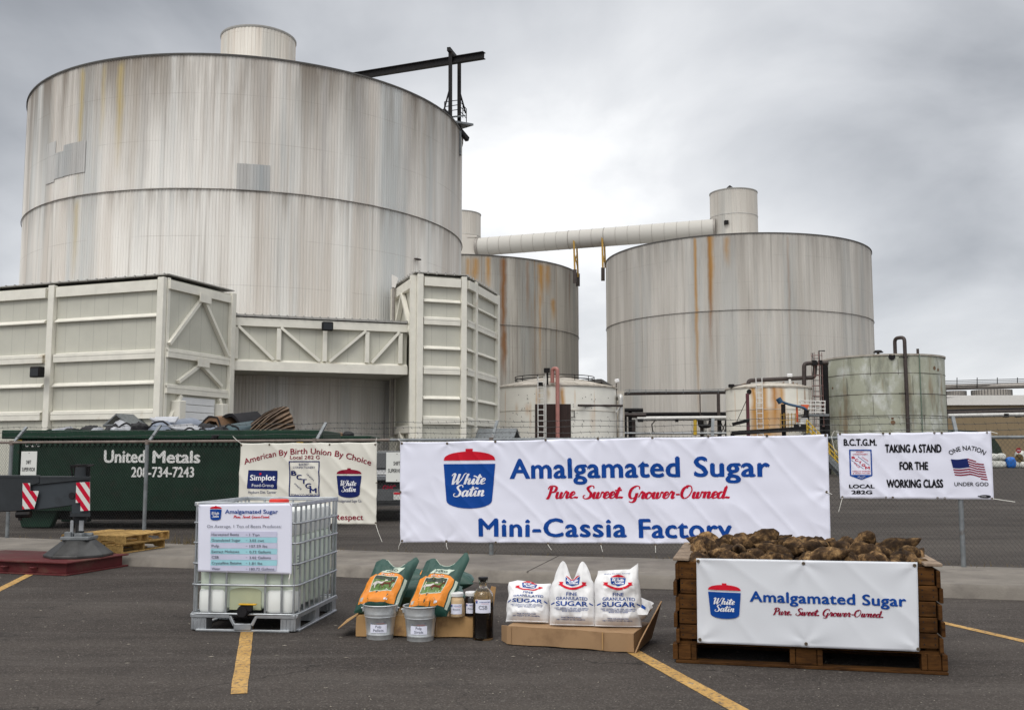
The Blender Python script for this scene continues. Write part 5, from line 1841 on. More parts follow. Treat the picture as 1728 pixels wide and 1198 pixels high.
for x in (-15.4, -12.4, -9.42, -6.46, -3.25, -0.32, 2.95, 6.2, 9.4, 12.5):
    p = obj('post', MB().tube([fp(x, .12), fp(x, FT + .01)], .033, 12), M['galv_dull'], t, smooth=50)
    back = -fp(x, 0, 1) + fp(x, 0)
    a = fp(x, FT) + back * .33 + Z * .30
    obj('arm', MB().bar(fp(x, FT - .04), a, .035, .045, X), M['galv_dull'], p)
    obj('post_cap', MB().tube([fp(x, FT - .05), fp(x, FT + .035)], .040, 12), M['rail_rust'], p)
for (a, b), m_ in zip(SEG, ('rail_rust', 'galv_dull')):
    obj('top_rail', MB().tube([a + Z * FT, b + Z * FT], .024, 10), M[m_], t, smooth=50)
mb = MB()
pt, z0, z1 = .058, .19, FT - .01
for a, b in SEG:
    d = (b - a).normalized()
    n = V((d.y, -d.x, 0))
    L_ = (b - a).length
    k = int(L_ / pt) + 40
    hh = z1 - z0 + .05
    for i in range(-40, k):
        for s_ in (1, -1):
            s0 = i * pt
            s1 = s0 + hh * .82 * s_
            if s_ < 0:
                s0, s1 = s0, s1
            # clip to the run
            e0, e1 = 0.0, 1.0
            for lim, sg in ((0, 1), (L_, -1)):
                f0, f1 = (s0 - lim) * sg, (s1 - lim) * sg
                if f0 < 0 and f1 < 0:
                    e1 = -1
                elif f0 < 0:
                    e0 = max(e0, f0 / (f0 - f1))
                elif f1 < 0:
                    e1 = min(e1, f0 / (f0 - f1))
            if e1 <= e0:
                continue
            o = n * .004 * s_
            q0_ = a + d * (s0 + (s1 - s0) * e0) + Z * (z0 + hh * e0) + o
            q1_ = a + d * (s0 + (s1 - s0) * e1) + Z * (z0 + hh * e1) + o
            mb.tube([q0_, q1_], .0016, 3, caps=False)
obj('wire_mesh', mb, M['wire'], t, fixn=False)
for k in range(3):
    mb = MB()
    f = .35 + .31 * k
    for a, b in SEG:
        d = (b - a).normalized()
        n = V((d.y, -d.x, 0))
        o = -n * .33 * f + Z * (FT + .30 * f)
        mb.tube([a.lerp(b, i / 40) + o + Z * .012 * math.sin(i * 1.7 + k) for i in range(41)], .0035, 4)
        for i in range(int((b - a).length / .14)):
            c = a + d * (i * .14) + o
            mb.tube([c - Z * .022 + d * .012, c + Z * .022 - d * .012], .0022, 3, caps=False)
            mb.tube([c - n * .022, c + n * .022], .0022, 3, caps=False)
    obj('barbed_wire', mb, M['wire'], t, fixn=False)
mb = MB()                                     # cut wire ends standing above the rail
for a, b in SEG:
    d = (b - a).normalized()
    for i in range(int((b - a).length / .058)):
        c = a + d * (i * .058) + Z * FT
        mb.tube([c - Z * .02, c + Z * .045 + d * .010], .0019, 3, caps=False)
obj('wire_tip', mb, M['wire'], t, fixn=False)

# leaf litter and dry weeds under the fence
mb = MB()
random.seed(21)
for _ in range(420):
    x = random.choice((random.uniform(-10, 9), random.gauss(-5.2, .5)))
    p = V((x, fence_y(x) + random.gauss(.10, .10), .155))
    h = random.uniform(.02, .10) * (2.2 if -6 < x < -4.6 else 1)
    l = V((random.uniform(-.05, .05), random.uniform(-.04, .04), h))
    w_ = V((random.uniform(.002, .005), 0, 0))
    mb.add([p - w_, p + w_, p + l], [(0, 1, 2)])
tag(obj('dry_weeds', mb, mat('dry_weed', (0.16, 0.12, 0.06), 0.9, var=0.4)), kind='stuff')


# ------------------------------------------------------------------ banners
def ties(root, fc, pts, m='tie', dr=None):
    mb = MB()
    for i, (x, y, dx, dy) in enumerate(pts):
        a, b = fc.px(x, y)
        mb.tube([fc.P(a, b, .006), fc.P(a + dx * .5, b + dy * .5, .035), fc.P(a + dx, b + dy, .03)], .0045, 4)
    if pts:
        obj('zip_tie', mb, M[m], root)


def grommets(root, fc, pts, r=.014):
    mb = MB()
    for x, y in pts:
        a, b = fc.px(x, y)
        c = fc.P(a, b, .005)
        mb.tube([c + fc.U * r * math.cos(k * math.pi / 6) + fc.W * r * math.sin(k * math.pi / 6) for k in range(12)], r * .45, 5, closed=True)
        mb.disc(c - fc.N * .001, r * .8, fc.N, 10)
    obj('grommet', mb, M['grommet'], root)


def z_(ox, oy, k):
    return lambda x, y: (ox + x * k, oy + y * k)


d1_ = (SEG[1][1] - SEG[1][0]).normalized()
d0_ = (SEG[0][1] - SEG[0][0]).normalized()

def pucker(fc, pts, amp=.007, rad_=.20):
    """small creases that run out from each tied eyelet"""
    f, P = fc.d, [fc.px(*p) for p in pts]

    def d(a, b):
        h = f(a, b)
        for i, (x, y) in enumerate(P):
            r = math.hypot(a - x, b - y)
            if r < rad_ * 4:
                h += amp * math.exp(-r / rad_) * math.sin(5 * math.atan2(b - y, a - x) + i * 1.3) * min(1, r / .04)
        return h
    fc.d = d


# main banner
fc = Face(fp(-1.9, 0, .055), d1_, Z, folds(3.0, .013))
fc.step = .045
gl = [(678, 748), (755, 748), (836, 745), (921, 742), (1009, 740), (1101, 738.5), (1195, 736), (1294, 735), (1393, 734.5), (679, 912), (753, 913), (837, 915), (925, 917), (1014, 918), (1106, 919.5), (676, 830), (1395, 830)]
pucker(fc, gl, .010)
c4 = [fc.px(*p) for p in ((675, 745.5), (1397, 732.5), (1402, 919), (676, 915))]
t = thing('banner', 'large white Amalgamated Sugar banner reading Mini-Cassia Factory, centre of the fence', 'banner', fp(-1.9, c4[3][1]))
t['group'] = 'banners tied to the fence'
obj('sheet', quad_sheet(fc, c4, 220, 60, .003, .012), M['banner'], t, smooth=True)
bowl_logo(fc, t, 749, 836, 757.5, 857.5, -1)
mb = MB()
fc.tpx(mb, 'Amalgamated', 860, 1148, 807, 773, 804, bold=.030, track=1.05)
fc.tpx(mb, 'Sugar', 1171, 1300, 803.5, 769, 803.5, bold=.030, track=1.05)
fc.tpx(mb, 'Mini-Cassia', 808, 1058, 904, 873, 905.5, bold=.030, track=1.08)
fc.tpx(mb, 'Factory', 1078, 1236, 906.5, 874, 907.5, bold=.030, track=1.05)
obj('lettering', mb, M['ink_blue'], t, fixn=False)
mb = MB()
for s_, x0, x1 in (('Pure.', 921, 976), ('Sweet.', 983, 1052), ('Grower-Owned.', 1060, 1232)):
    fc.tpx(mb, s_, x0, x1, 841, 820, 840, script=True, wt=.19)
obj('slogan', mb, M['ink_red'], t, fixn=False)
gl = [(678, 748), (755, 748), (836, 745), (921, 742), (1009, 740), (1101, 738.5), (1195, 736), (1294, 735), (1393, 734.5), (679, 912), (753, 913), (837, 915), (925, 917), (1014, 918), (1106, 919.5), (676, 830), (1395, 830)]
grommets(t, fc, gl)
ties(t, fc, [(677, 914, -.03, -.11), (753, 915, .03, -.10), (925, 918, .06, -.08), (1014, 919, .03, -.10), (1106, 920, .005, -.10), (1101, 737, -.04, .11), (1195, 735, .0, .11), (1396, 830, .06, -.03), (678, 746, -.06, .05)])

# left banner
fc = Face(fp(-1.95, 0, .05), d0_, Z, folds(11.0, .020))
fc.step = .04
c4 = [fc.px(*p) for p in ((405, 747.5), (637, 746), (635, 885), (403, 882))]
t = thing('banner', 'off-white union banner headed American By Birth, hung left behind the water tote', 'banner', fp(-3.5, c4[3][1]))
t['group'] = 'banners tied to the fence'
obj('sheet', quad_sheet(fc, c4, 90, 54, .003, .008), M['banner_old'], t, smooth=True)
z6 = z_(320, 720, .3005)
mb = MB()
p, q = fc.px(*z6(302, 212)), fc.px(*z6(1026, 218))
L_ = math.hypot(q[0] - p[0], q[1] - p[1])
sgt = fc.px(*z6(660, 150))[1] - (p[1] + q[1]) / 2
Rr = (L_ * L_ / 4 + sgt * sgt) / (2 * sgt)
fc.text(mb, 'American By Birth Union By Choice', p, q, fc.px(*z6(660, 112))[1] - fc.px(*z6(660, 146))[1], bold=.012, arc=Rr)
fc.tpx(mb, 'Local 282 G', *[z6(a, 0)[0] for a in (565, 732)], z6(0, 181)[1], z6(0, 160)[1], bold=.012)
fc.tpx(mb, 'Respect', *[z6(a, 0)[0] for a in (818, 975)], z6(0, 522)[1], z6(0, 490)[1], bold=.018)
obj('lettering', mb, M['ink_maroon'], t, fixn=False)
mb = MB()
fc.poly(mb, [fc.px(*z6(*a)) for a in ((330, 243), (494, 246), (493, 350), (328, 346))], .003)
lg = obj('food_group_logo', mb, M['ink_navy'], t, fixn=False)
mb = MB()
fc.tpx(mb, 'Simplot', *[z6(a, 0)[0] for a in (342, 483)], z6(0, 300)[1], z6(0, 268)[1], bold=.03, off=.006)
fc.tpx(mb, 'Food-Group', *[z6(a, 0)[0] for a in (354, 475)], z6(0, 336)[1], z6(0, 318)[1], off=.006)
obj('lettering', mb, M['ink_white'], lg, fixn=False)
mb = MB()
a, b = fc.px(*z6(400, 265))
mb.disc(fc.P(a, b, .007), .022, fc.N, 14)
obj('red_dot', mb, M['ink_brightred'], lg, fixn=False)
mb = MB()
fr = [(560, 192, 732, 198), (560, 386, 732, 392), (560, 192, 566, 392), (726, 192, 732, 392)]
for x0, y0, x1, y1 in fr:
    fc.poly(mb, [fc.px(*z6(*a)) for a in ((x0, y0), (x1, y0), (x1, y1), (x0, y1))], .003)
for ch, x0, x1, y0, y1 in (('B', 570, 603, 272, 246), ('C', 600, 632, 295, 268), ('T', 628, 660, 318, 292), ('G', 652, 685, 344, 316), ('M', 676, 716, 370, 342)):
    fc.tpx(mb, ch, z6(x0, 0)[0], z6(x1, 0)[0], z6(0, y0)[1], z6(0, y1)[1], bold=.04)
for s_, x0, x1, yb, yt in (('BAKERY', 615, 672, 217, 204), ('CONFECTIONERY', 583, 708, 234, 221), ('TOBACCO WORKERS', 570, 724, 388, 376), ('& GRAIN MILLERS', 572, 720, 408, 397)):
    fc.tpx(mb, s_, z6(x0, 0)[0], z6(x1, 0)[0], z6(0, yb)[1], z6(0, yt)[1])
for s_, a, b in (('UNION', (658, 268), (698, 304)), ('MADE', (588, 322), (626, 356))):
    fc.text(mb, s_, fc.px(*z6(*a)), fc.px(*z6(*b)), .028)
for s_, x0, x1, yb, yt in (('Heyburn Dist. Center', 334, 488, 374, 358), ('Amalgamated Sugar Co.', 828, 968, 423, 407)):
    fc.tpx(mb, s_, z6(x0, 0)[0], z6(x1, 0)[0], z6(0, yb)[1], z6(0, yt)[1])
obj('union_emblem', mb, M['ink_navy'], t, fixn=False)
bowl_logo(fc, t, z6(831, 0)[0], z6(968, 0)[0], z6(0, 232)[1], z6(0, 397)[1], 0, ('ink_navy', 'ink_maroon', 'ink_white'))
grommets(t, fc, [z6(287, 103), z6(450, 100), z6(786, 100), z6(1046, 100), z6(1050, 316), z6(1045, 540)], .012)
ties(t, fc, [(407, 749, -.16, .13), (636, 749, .02, .10), (634, 883, .14, -.28), (635, 815, .03, -.02)])

# right banner
fc = Face(fp(3.0, 0, .05), d1_, Z, folds(19.0, .013))
fc.step = .06
pucker(fc, [(1415, 733), (1669, 730), (1421, 838), (1673, 840), (1500, 731), (1580, 730), (1500, 839), (1590, 841)])
c4 = [fc.px(*p) for p in ((1413, 731), (1672, 727.5), (1677, 843), (1418, 841))]
t = thing('banner', 'white union banner reading Taking a Stand for the Working Class, with a flag', 'banner', fp(5.5, c4[3][1]))
t['group'] = 'banners tied to the fence'
obj('sheet', quad_sheet(fc, c4, 60, 28, .003, .008), M['banner'], t, smooth=True)
z4 = z_(1380, 700, .23371)


def t4(mb, s_, x0, x1, yb, yt, **k):
    fc.tpx(mb, s_, z4(x0, 0)[0], z4(x1, 0)[0], z4(0, yb)[1], z4(0, yt)[1], **k)


mb = MB()
t4(mb, 'B.C.T.G.M.', 187, 427, 220, 172, bold=.045)
t4(mb, 'TAKING A STAND', 485, 893, 269, 211, bold=.055)
t4(mb, 'FOR THE', 590, 798, 394, 337, bold=.055)
t4(mb, 'WORKING CLASS', 497, 907, 522, 464, bold=.055)
t4(mb, 'LOCAL', 226, 410, 527, 500, bold=.04)
t4(mb, '282G', 243, 394, 570, 543, bold=.04)
t4(mb, 'UNDER GOD', 986, 1231, 512, 484, bold=.012)
p, q = fc.px(*z4(950, 292)), fc.px(*z4(1206, 290))
L_ = math.hypot(q[0] - p[0], q[1] - p[1])
sgt = fc.px(*z4(1080, 248))[1] - (p[1] + q[1]) / 2
fc.text(mb, 'ONE NATION', p, q, .066, bold=.012, arc=(L_ * L_ / 4 + sgt * sgt) / (2 * sgt))
e = fc.px(*z4(1207, 588))
fc.poly(mb, [(e[0] + .075 * math.cos(k * math.pi / 10), e[1] + .022 * math.sin(k * math.pi / 10)) for k in range(20)], .003)
fc.poly(mb, [fc.px(*z4(*a)) for a in ((1155, 583), (1166, 583), (1166, 590), (1155, 590))], .003)
obj('lettering', mb, M['ink_black'], t, fixn=False)
mb = MB()
fc.text(mb, 'UNION', (e[0] - .05, e[1] - .006), (e[0] + .05, e[1] - .006), .013, off=.0055)
obj('printer_mark', mb, M['ink_white'], t, fixn=False)
mb = MB()
for q4 in (((226, 250), (388, 250), (388, 259), (226, 259)), ((226, 250), (236, 250), (241, 432), (231, 432)), ((379, 250), (388, 250), (395, 432), (386, 432)), ((231, 432), (395, 432), (392, 440), (315, 468), (236, 440))):
    fc.poly(mb, [fc.px(*z4(*a)) for a in q4], .003)
lg = obj('shield_emblem', mb, M['ink_blue'], t, fixn=False)
mb = MB()
for ch, x0, x1, y0, y1 in (('B', 244, 270, 316, 298), ('C', 268, 294, 334, 316), ('T', 294, 318, 352, 334), ('G', 316, 344, 370, 352), ('M', 342, 376, 390, 371)):
    t4(mb, ch, x0, x1, y0, y1, bold=.04)
for s_, x0, x1, yb, yt in (('BAKERY', 278, 332, 272, 263), ('CONFECTIONERY', 252, 360, 288, 279), ('TOBACCO WORKERS', 248, 380, 411, 402), ('& GRAIN MILLERS', 252, 378, 425, 417)):
    t4(mb, s_, x0, x1, yb, yt, bold=.01)
for s_, a, b in (('UNION', (316, 306), (360, 338)), ('MADE', (258, 350), (298, 384))):
    fc.text(mb, s_, fc.px(*z4(*a)), fc.px(*z4(*b)), .022)
obj('lettering', mb, M['ink_red'], lg, fixn=False)
mb = MB()
for a, b in (((290, 297), (374, 362)), ((244, 325), (332, 388))):
    (x0, y0), (x1, y1) = fc.px(*z4(*a)), fc.px(*z4(*b))
    fc.poly(mb, [(x0, y0), (x1, y1), (x1 - .003, y1 - .004), (x0 - .003, y0 - .004)], .0035)
obj('emblem_rule', mb, M['ink_navy'], lg, fixn=False)
mb = MB()
for s_, x0, x1, yb, yt in (('AFL-CIO', 286, 342, 451, 441), ('CLC', 302, 330, 461, 453)):
    t4(mb, s_, x0, x1, yb, yt, off=.0055)
obj('small_lettering', mb, M['ink_white'], lg, fixn=False)
# flag: three waving folds
mb, mw, ms = MB(), MB(), MB()


def wave(u, v_):
    x = 958 + u * 238 + v_ * 30
    y = 318 + v_ * 117 + (0 if u < .56 else (4 + (u - .56) * 40)) + 4 * math.sin(u * 9) + (12 if u > .78 else 0)
    return fc.px(*z4(x, y))


for k in range(7):
    v0, v1 = (2 * k) / 13, (2 * k + 1) / 13
    for u0, u1 in ((.50 if k < 4 else 0, .77), (.785, 1.0)):
        n = 8
        top = [wave(u0 + (u1 - u0) * i / n, v0) for i in range(n + 1)]
        bot = [wave(u0 + (u1 - u0) * i / n, v1) for i in range(n + 1)]
        for i in range(n):
            fc.poly(mb, [top[i], top[i + 1], bot[i + 1], bot[i]], .003)
fg = obj('flag_stripes', mb, M['ink_maroon'], t, fixn=False)
n = 8
top = [wave(.50 * i / n, 0) for i in range(n + 1)]
bot = [wave(.50 * i / n, 7 / 13) for i in range(n + 1)]
for i in range(n):
    fc.poly(mw, [top[i], top[i + 1], bot[i + 1], bot[i]], .0034)
obj('flag_canton', mw, M['ink_navy'], fg, fixn=False)
for j in range(6):
    for i in range(7):
        a, b = wave(.035 + .067 * i + (.03 if j % 2 else 0), (.5 + j) * 7 / 13 / 6)
        if i == 6 and j % 2:
            continue
        ms.disc(fc.P(a, b, .0055), .0065, fc.N, 5)
obj('flag_stars', ms, M['ink_white'], fg, fixn=False)
grommets(t, fc, [z4(a, b) for a, b in ((160, 137), (470, 133), (520, 133), (840, 130), (893, 130), (1220, 128), (178, 592), (492, 594), (541, 595), (866, 599), (918, 600), (1256, 603))], .011)
mb = MB()
ties(t, fc, [(*z4(178, 596), -.06, -.20), (*z4(1262, 604), .27, -.04), (*z4(157, 132), -.04, .03), (*z4(1240, 120), .09, -.03)])
a, b = fc.px(*z4(145, 130))
obj('cord_loop', MB().tube([fc.P(a, b, .01), fc.P(a - .05, b + .03, .03), fc.P(a - .09, b - .05, .03), fc.P(a - .06, b - .22, .03), fc.P(a - .02, b - .30, .02)], .004, 5), M['tie'], t)


# SHIFT SUPERVISOR boards
def board(fc, x0, x1, y0, y1, label, rot=0.0):
    a0, b1 = fc.px(x0, y0)
    a1, b0 = fc.px(x1, y1)
    c = fc.P((a0 + a1) / 2, b0)
    t = thing('sign_board', label, 'sign', c, 0, 'shift supervisor boards wired to the fence')
    o = MB().box(fc.P((a0 + a1) / 2, (b0 + b1) / 2), (a1 - a0, .006, b1 - b0), fc.U, fc.N, fc.W)
    obj('panel', o, M['sign_white'], t)
    mb = MB()
    w_, h = a1 - a0, b1 - b0
    fc.text(mb, 'SHIFT', (a0 + w_ * .34, b0 + h * .56), (a0 + w_ * .66, b0 + h * .56), h * .135, bold=.02, off=.005)
    fc.text(mb, 'SUPERVISOR', (a0 + w_ * .09, b0 + h * .31), (a0 + w_ * .93, b0 + h * .31), h * .135, bold=.02, off=.005)
    obj('lettering', mb, M['ink_black'], t, fixn=False)
    mb = MB()
    for v_ in (.06, .94):
        mb.tube([fc.P((a0 + a1) / 2, b0 + h * v_, .002), fc.P((a0 + a1) / 2, b0 + h * v_, .008)], .008, 8)
    obj('bolt', mb, M['grommet'], t)


fc = Face(fp(-1.95, 0, .03), d0_, Z)
board(fc, 36.5, 60.5, 761.5, 810, 'white SHIFT SUPERVISOR board in front of the left end of the green dumpster')
fc = Face(fp(-1.95, 0, .03), (d0_ + d1_).normalized(), Z)
board(fc, 652, 688, 763, 813, 'white SHIFT SUPERVISOR board half covered by the large central banner, above the grey pickup')

# ------------------------------------------------------------------ green roll-off dumpster
DY = 23.2
xl, xr = at(27, 735, DY).x, at(535, 735, DY).x
zt = at(280, 731, DY).z
W_ = 2.45
t = thing('dumpster', 'long dark green roll-off dumpster lettered United Metals, heaped with scrap sheets', 'dumpster', ((xl + xr) / 2, DY, 0))
fz = .42
mb = MB()
mb.box(((xl + xr) / 2, DY + .03, (fz + zt) / 2), (xr - xl, .06, zt - fz))
mb.box(((xl + xr) / 2, DY + W_, (fz + zt) / 2), (xr - xl, .06, zt - fz))
mb.box((xl + .03, DY + W_ / 2, (fz + zt) / 2), (.06, W_ - .1, zt - fz))
mb.box((xr - .03, DY + W_ / 2, (fz + zt) / 2), (.06, W_ - .1, zt - fz))
mb.box(((xl + xr) / 2, DY + W_ / 2, fz + .05), (xr - xl, W_ - .1, .1))
obj('body', mb, M['green_dump'], t)
mb = MB()
mb.box(((xl + xr) / 2 - .08, DY - .05, zt - .03), (xr - xl + .38, .16, .20))
mb.box(((xl + xr) / 2 - .08, DY + W_ + .05, zt - .03), (xr - xl + .38, .16, .20))
mb.box((xl - .05, DY + W_ / 2, zt - .031), (.16, W_, .198))
mb.box((xr + .05, DY + W_ / 2, zt - .031), (.16, W_, .198))
obj('rim', mb, M['green_rib'], t, bev=.015)
mb = MB()
for k in range(56):
    x = xl + .08 + k * (xr - xl - .2) / 55
    mb.box((x, DY - .02, zt - .22), (.06, .05, .14))
obj('rim_slot', mb, M['green_rib'], t)
mb = MB()
for x in (xl + .06, xr - .06):
    mb.box((x, DY - .03, (fz + zt - .15) / 2), (.14, .10, zt - fz - .2))
obj('corner_post', mb, M['green_rib'], t)
mb = MB()
for x in (xl + .55, xr - 1.0):
    mb.box((x, DY + W_ / 2, .30), (.5, W_ - .5, .24))
    for dy in (.2, W_ - .2):
        mb.prism([V((x - .55, DY + dy, .43)), V((x + .42, DY + dy, .43)), V((x + .25, DY + dy, .02)), V((x - .42, DY + dy, .02))], Y * .22)
    obj('skid', mb, M['green_rib'], t, bev=.02)
    mb = MB()
mb = MB()
for dy in (.55, W_ - .75):
    mb.box(((xl + xr) / 2, DY + dy, .30), (xr - xl - .4, .16, .22))
obj('rail', mb, M['steel_dark'], t)
fc = Face((xl, DY - .004, 0), X, Z)
mb = MB()
fc.tpx(mb, 'United', 175, 245, 780, 758.5, bold=.035)
fc.tpx(mb, 'Metals', 257, 338, 780.5, 759.5, bold=.035)
fc.tpx(mb, '208-734-7243', 221, 327.5, 804.5, 787, bold=.03)
fc.tpx(mb, 'U-275', 42, 68, 753.5, 745, bold=.03)
obj('lettering', mb, M['white_letter'], t, fixn=False)
mb = MB()
for x0, x1, y0, y1 in ((28, 39, 742, 747), (501, 513, 740.5, 747.5)):
    a, b = fc.px(x0, y1), fc.px(x1, y0)
    obj('reflector', MB().box(((xl + (a[0] + b[0]) / 2), DY - .052, (a[1] + b[1]) / 2), (b[0] - a[0], .012, b[1] - a[1])), M['yellow'], t)

# second container behind, seen past its right end
t = thing('dumpster', 'second dark green container glimpsed behind the union banner, left of the grey pickup', 'dumpster', (at(576, 740, 33).x, 33, 0))
a, b = at(515, 736.5, 33), at(622, 735.5, 33)
obj('body', MB().box(((a.x + b.x) / 2, 34.2, 1.2), (b.x - a.x - .2, 2.3, 2.1)), M['green_dump'], t)
mb = MB().box(((a.x + b.x) / 2, 33.0, a.z - .08), (b.x - a.x, .14, .2)).box(((a.x + b.x) / 2, 35.4, a.z - .08), (b.x - a.x, .14, .2)).box((a.x, 34.2, a.z - .081), (.14, 2.4, .198)).box((b.x, 34.2, a.z - .081), (.14, 2.4, .198))
obj('rim', mb, M['green_rib'], t, bev=.015)
for x0, x1, y0, m_, lb in ((567, 580, 727, 'brown_scrap', 'pointed brown scrap piece on the second green container, left of the dark lump'), (579, 597, 725.5, 'black_plastic', 'dark scrap lump on the second green container, right end')):
    a_, b_ = at(x0, 735, 34), at(x1, y0, 34)
    s = obj('scrap_piece', sack_mesh(b_.x - a_.x, .4, max(.2, b_.z - a.z + .05), x0), M[m_])
    s.location = ((a_.x + b_.x) / 2, 34, a.z - .1)
    tag(s, lb, 'scrap', 'scrap lying on the dumpsters')

# ---- scrap heaped in the dumpster
z8 = z_(180, 680, 1 / 5.082)


def arch_sheet(x0, x1, ytop, d_, ln, tilt, m_, label, th=.03, sk=0.0, yb=258):
    """a bent sheet: half a tube, open at both ends, its arc facing the camera"""
    a, b = at(*z8(x0, yb), d_), at(*z8(x1, yb), d_)
    top = at(*z8((x0 + x1) / 2, ytop), d_)
    h = top.z - zt + .30
    w_ = b.x - a.x
    c = V(((a.x + b.x) / 2, d_, zt - .32))
    ax = V((math.sin(tilt), math.cos(tilt), .10)).normalized()
    mb = MB()
    n = 16
    for e in range(2):
        for s_ in (1.0, 1 - th / (w_ / 2)):
            for k in range(n + 1):
                a_ = math.pi * k / n
                wob = 1 + .07 * noise.noise(V((k * .5, e * 2, x0 * .1)))
                mb.v.append(c + V((-math.cos(a_) * w_ / 2 * s_ + sk * math.sin(a_) * w_, 0, math.sin(a_) * h * s_)) * wob + ax * ln * e)
    q = n + 1
    for k in range(n):
        mb.f += [(k, k + 1, 2 * q + k + 1, 2 * q + k), (q + k, 3 * q + k, 3 * q + k + 1, q + k + 1), (k, q + k, q + k + 1, k + 1), (2 * q + k, 2 * q + k + 1, 3 * q + k + 1, 3 * q + k)]
    mb.f += [(0, 2 * q, 3 * q, q), (n, q + n, 3 * q + n, 2 * q + n)]
    if m_ in ('sheet_grey', 'sheet_pale', 'teal'):      # the near end is dished in like a drum head
        b0 = len(mb.v)
        mb.v.append(c + V((0, -.10, h * .42)))
        mb.f += [(k + 1, k, b0) for k in range(n)] + [(0, n, b0)]
    o = obj('scrap_sheet', mb, M[m_], smooth=40)
    e_ = MB().tube([mb.v[k] - Y * .004 for k in range(n + 1)], .022, 5)
    obj('rolled_edge', e_, M['black_plastic'], o)
    return tag(o, label, 'scrap', 'scrap lying on the dumpsters')


def rag(x0, x1, y0, d_, m_, label, seed, yb=258):
    """a crumpled heap of plastic or foil"""
    a, b = at(*z8(x0, yb), d_), at(*z8(x1, y0), d_)
    w_, h = b.x - a.x, b.z - zt + .25
    mb = MB()
    n, m2 = 26, 12
    for j in range(m2 + 1):
        for k in range(n):
            p = -math.pi / 2 + math.pi * j / m2
            th = 2 * math.pi * k / n
            q = V((math.cos(p) * math.cos(th), math.cos(p) * math.sin(th), math.sin(p)))
            r = 1 + .35 * noise.noise(q * 1.7 + V((seed, 0, 0))) + .22 * abs(noise.noise(q * 4 + V((0, seed, 0))))
            mb.v.append(V((q.x * w_ / 2 * r, q.y * .4 * r, q.z * h / 2 * r + h / 2)))
    for j in range(m2):
        for k in range(n):
            mb.f.append((j * n + k, j * n + (k + 1) % n, (j + 1) * n + (k + 1) % n, (j + 1) * n + k))
    o = obj('scrap_heap', mb, M[m_], smooth=25)
    o.location = ((a.x + b.x) / 2, d_, zt - .25)
    return tag(o, label, 'scrap', 'scrap lying on the dumpsters')


arch_sheet(-545, -440, 218, 23.7, .8, .2, 'sheet_pale', 'lone small grey curved sheet at the far left of the dumpster', yb=250)
rag(-370, -180, 215, 23.8, 'black_plastic', 'low crumpled black plastic heap, second from the left on the dumpster', 2)
rag(-215, -60, 195, 24.0, 'black_plastic', 'taller black crumpled plastic with pale edge, left of the blue-white foil', 5)
rag(-120, -30, 215, 23.6, 'sheet_pale', 'shiny pale grey foil wedge between the black plastic heaps at left', 8)
rag(-10, 130, 195, 24.1, 'black_plastic', 'black crumpled plastic beneath the pale rolled sheet', 11)
rag(40, 150, 208, 23.6, 'sheet_pale', 'blue-white crumpled foil in front of the black plastic heap', 14)
arch_sheet(70, 260, 165, 24.3, 1.2, -.5, 'sheet_pale', 'pale rolled sheet lying behind the black roll on the dumpster')
rag(215, 345, 165, 23.8, 'black_plastic', 'glossy black roll left of the big blue-grey arched sheet', 17)
arch_sheet(300, 600, 150, 23.9, 1.5, .2, 'sheet_grey', 'big blue-grey arched sheet at the middle of the dumpster load', .02)
arch_sheet(430, 600, 225, 23.5, .6, .1, 'black_plastic', 'small flat black arch in front of the big blue-grey sheet', .04)
mb = MB()
p0, p1 = at(*z8(500, 120), 24.6), at(*z8(735, 215), 24.2)
mb.bar(p0 - Z * .05, p1 - Z * .05, 1.0, .05)
mb.bar(at(*z8(485, 170), 24.1), at(*z8(520, 122), 24.3), .6, .05)
tag(obj('scrap_sheet', mb, M['sheet_pale'], bev=.01), 'flat pale grey sheet sloping down to the right in front of the roller door', 'scrap', 'scrap lying on the dumpsters')
arch_sheet(620, 800, 207, 23.6, 1.0, .3, 'sheet_pale', 'low grey arched sheet, left of the pair below the brown curved sheet')
arch_sheet(740, 895, 212, 23.8, 1.0, .3, 'sheet_grey', 'low grey arched sheet, right of the pair below the brown curved sheet')
arch_sheet(745, 990, 105, 24.6, .9, .5, 'brown_scrap', 'rusty brown curved sheet with dark underside', .05, .12)
arch_sheet(930, 1205, 88, 24.8, 1.0, .4, 'black_plastic', 'large black curved sheet left of the brown corrugated sheet', .03, -.08)
rag(760, 960, 190, 24.3, 'black_plastic', 'black rubbish tucked under the brown curved sheet', 23)
arch_sheet(950, 1170, 178, 23.9, 1.3, .2, 'teal', 'dull teal drum-like sheet below the large black curve')
rag(880, 1080, 215, 23.5, 'black_plastic', 'low black heap in front of the teal sheet', 29)
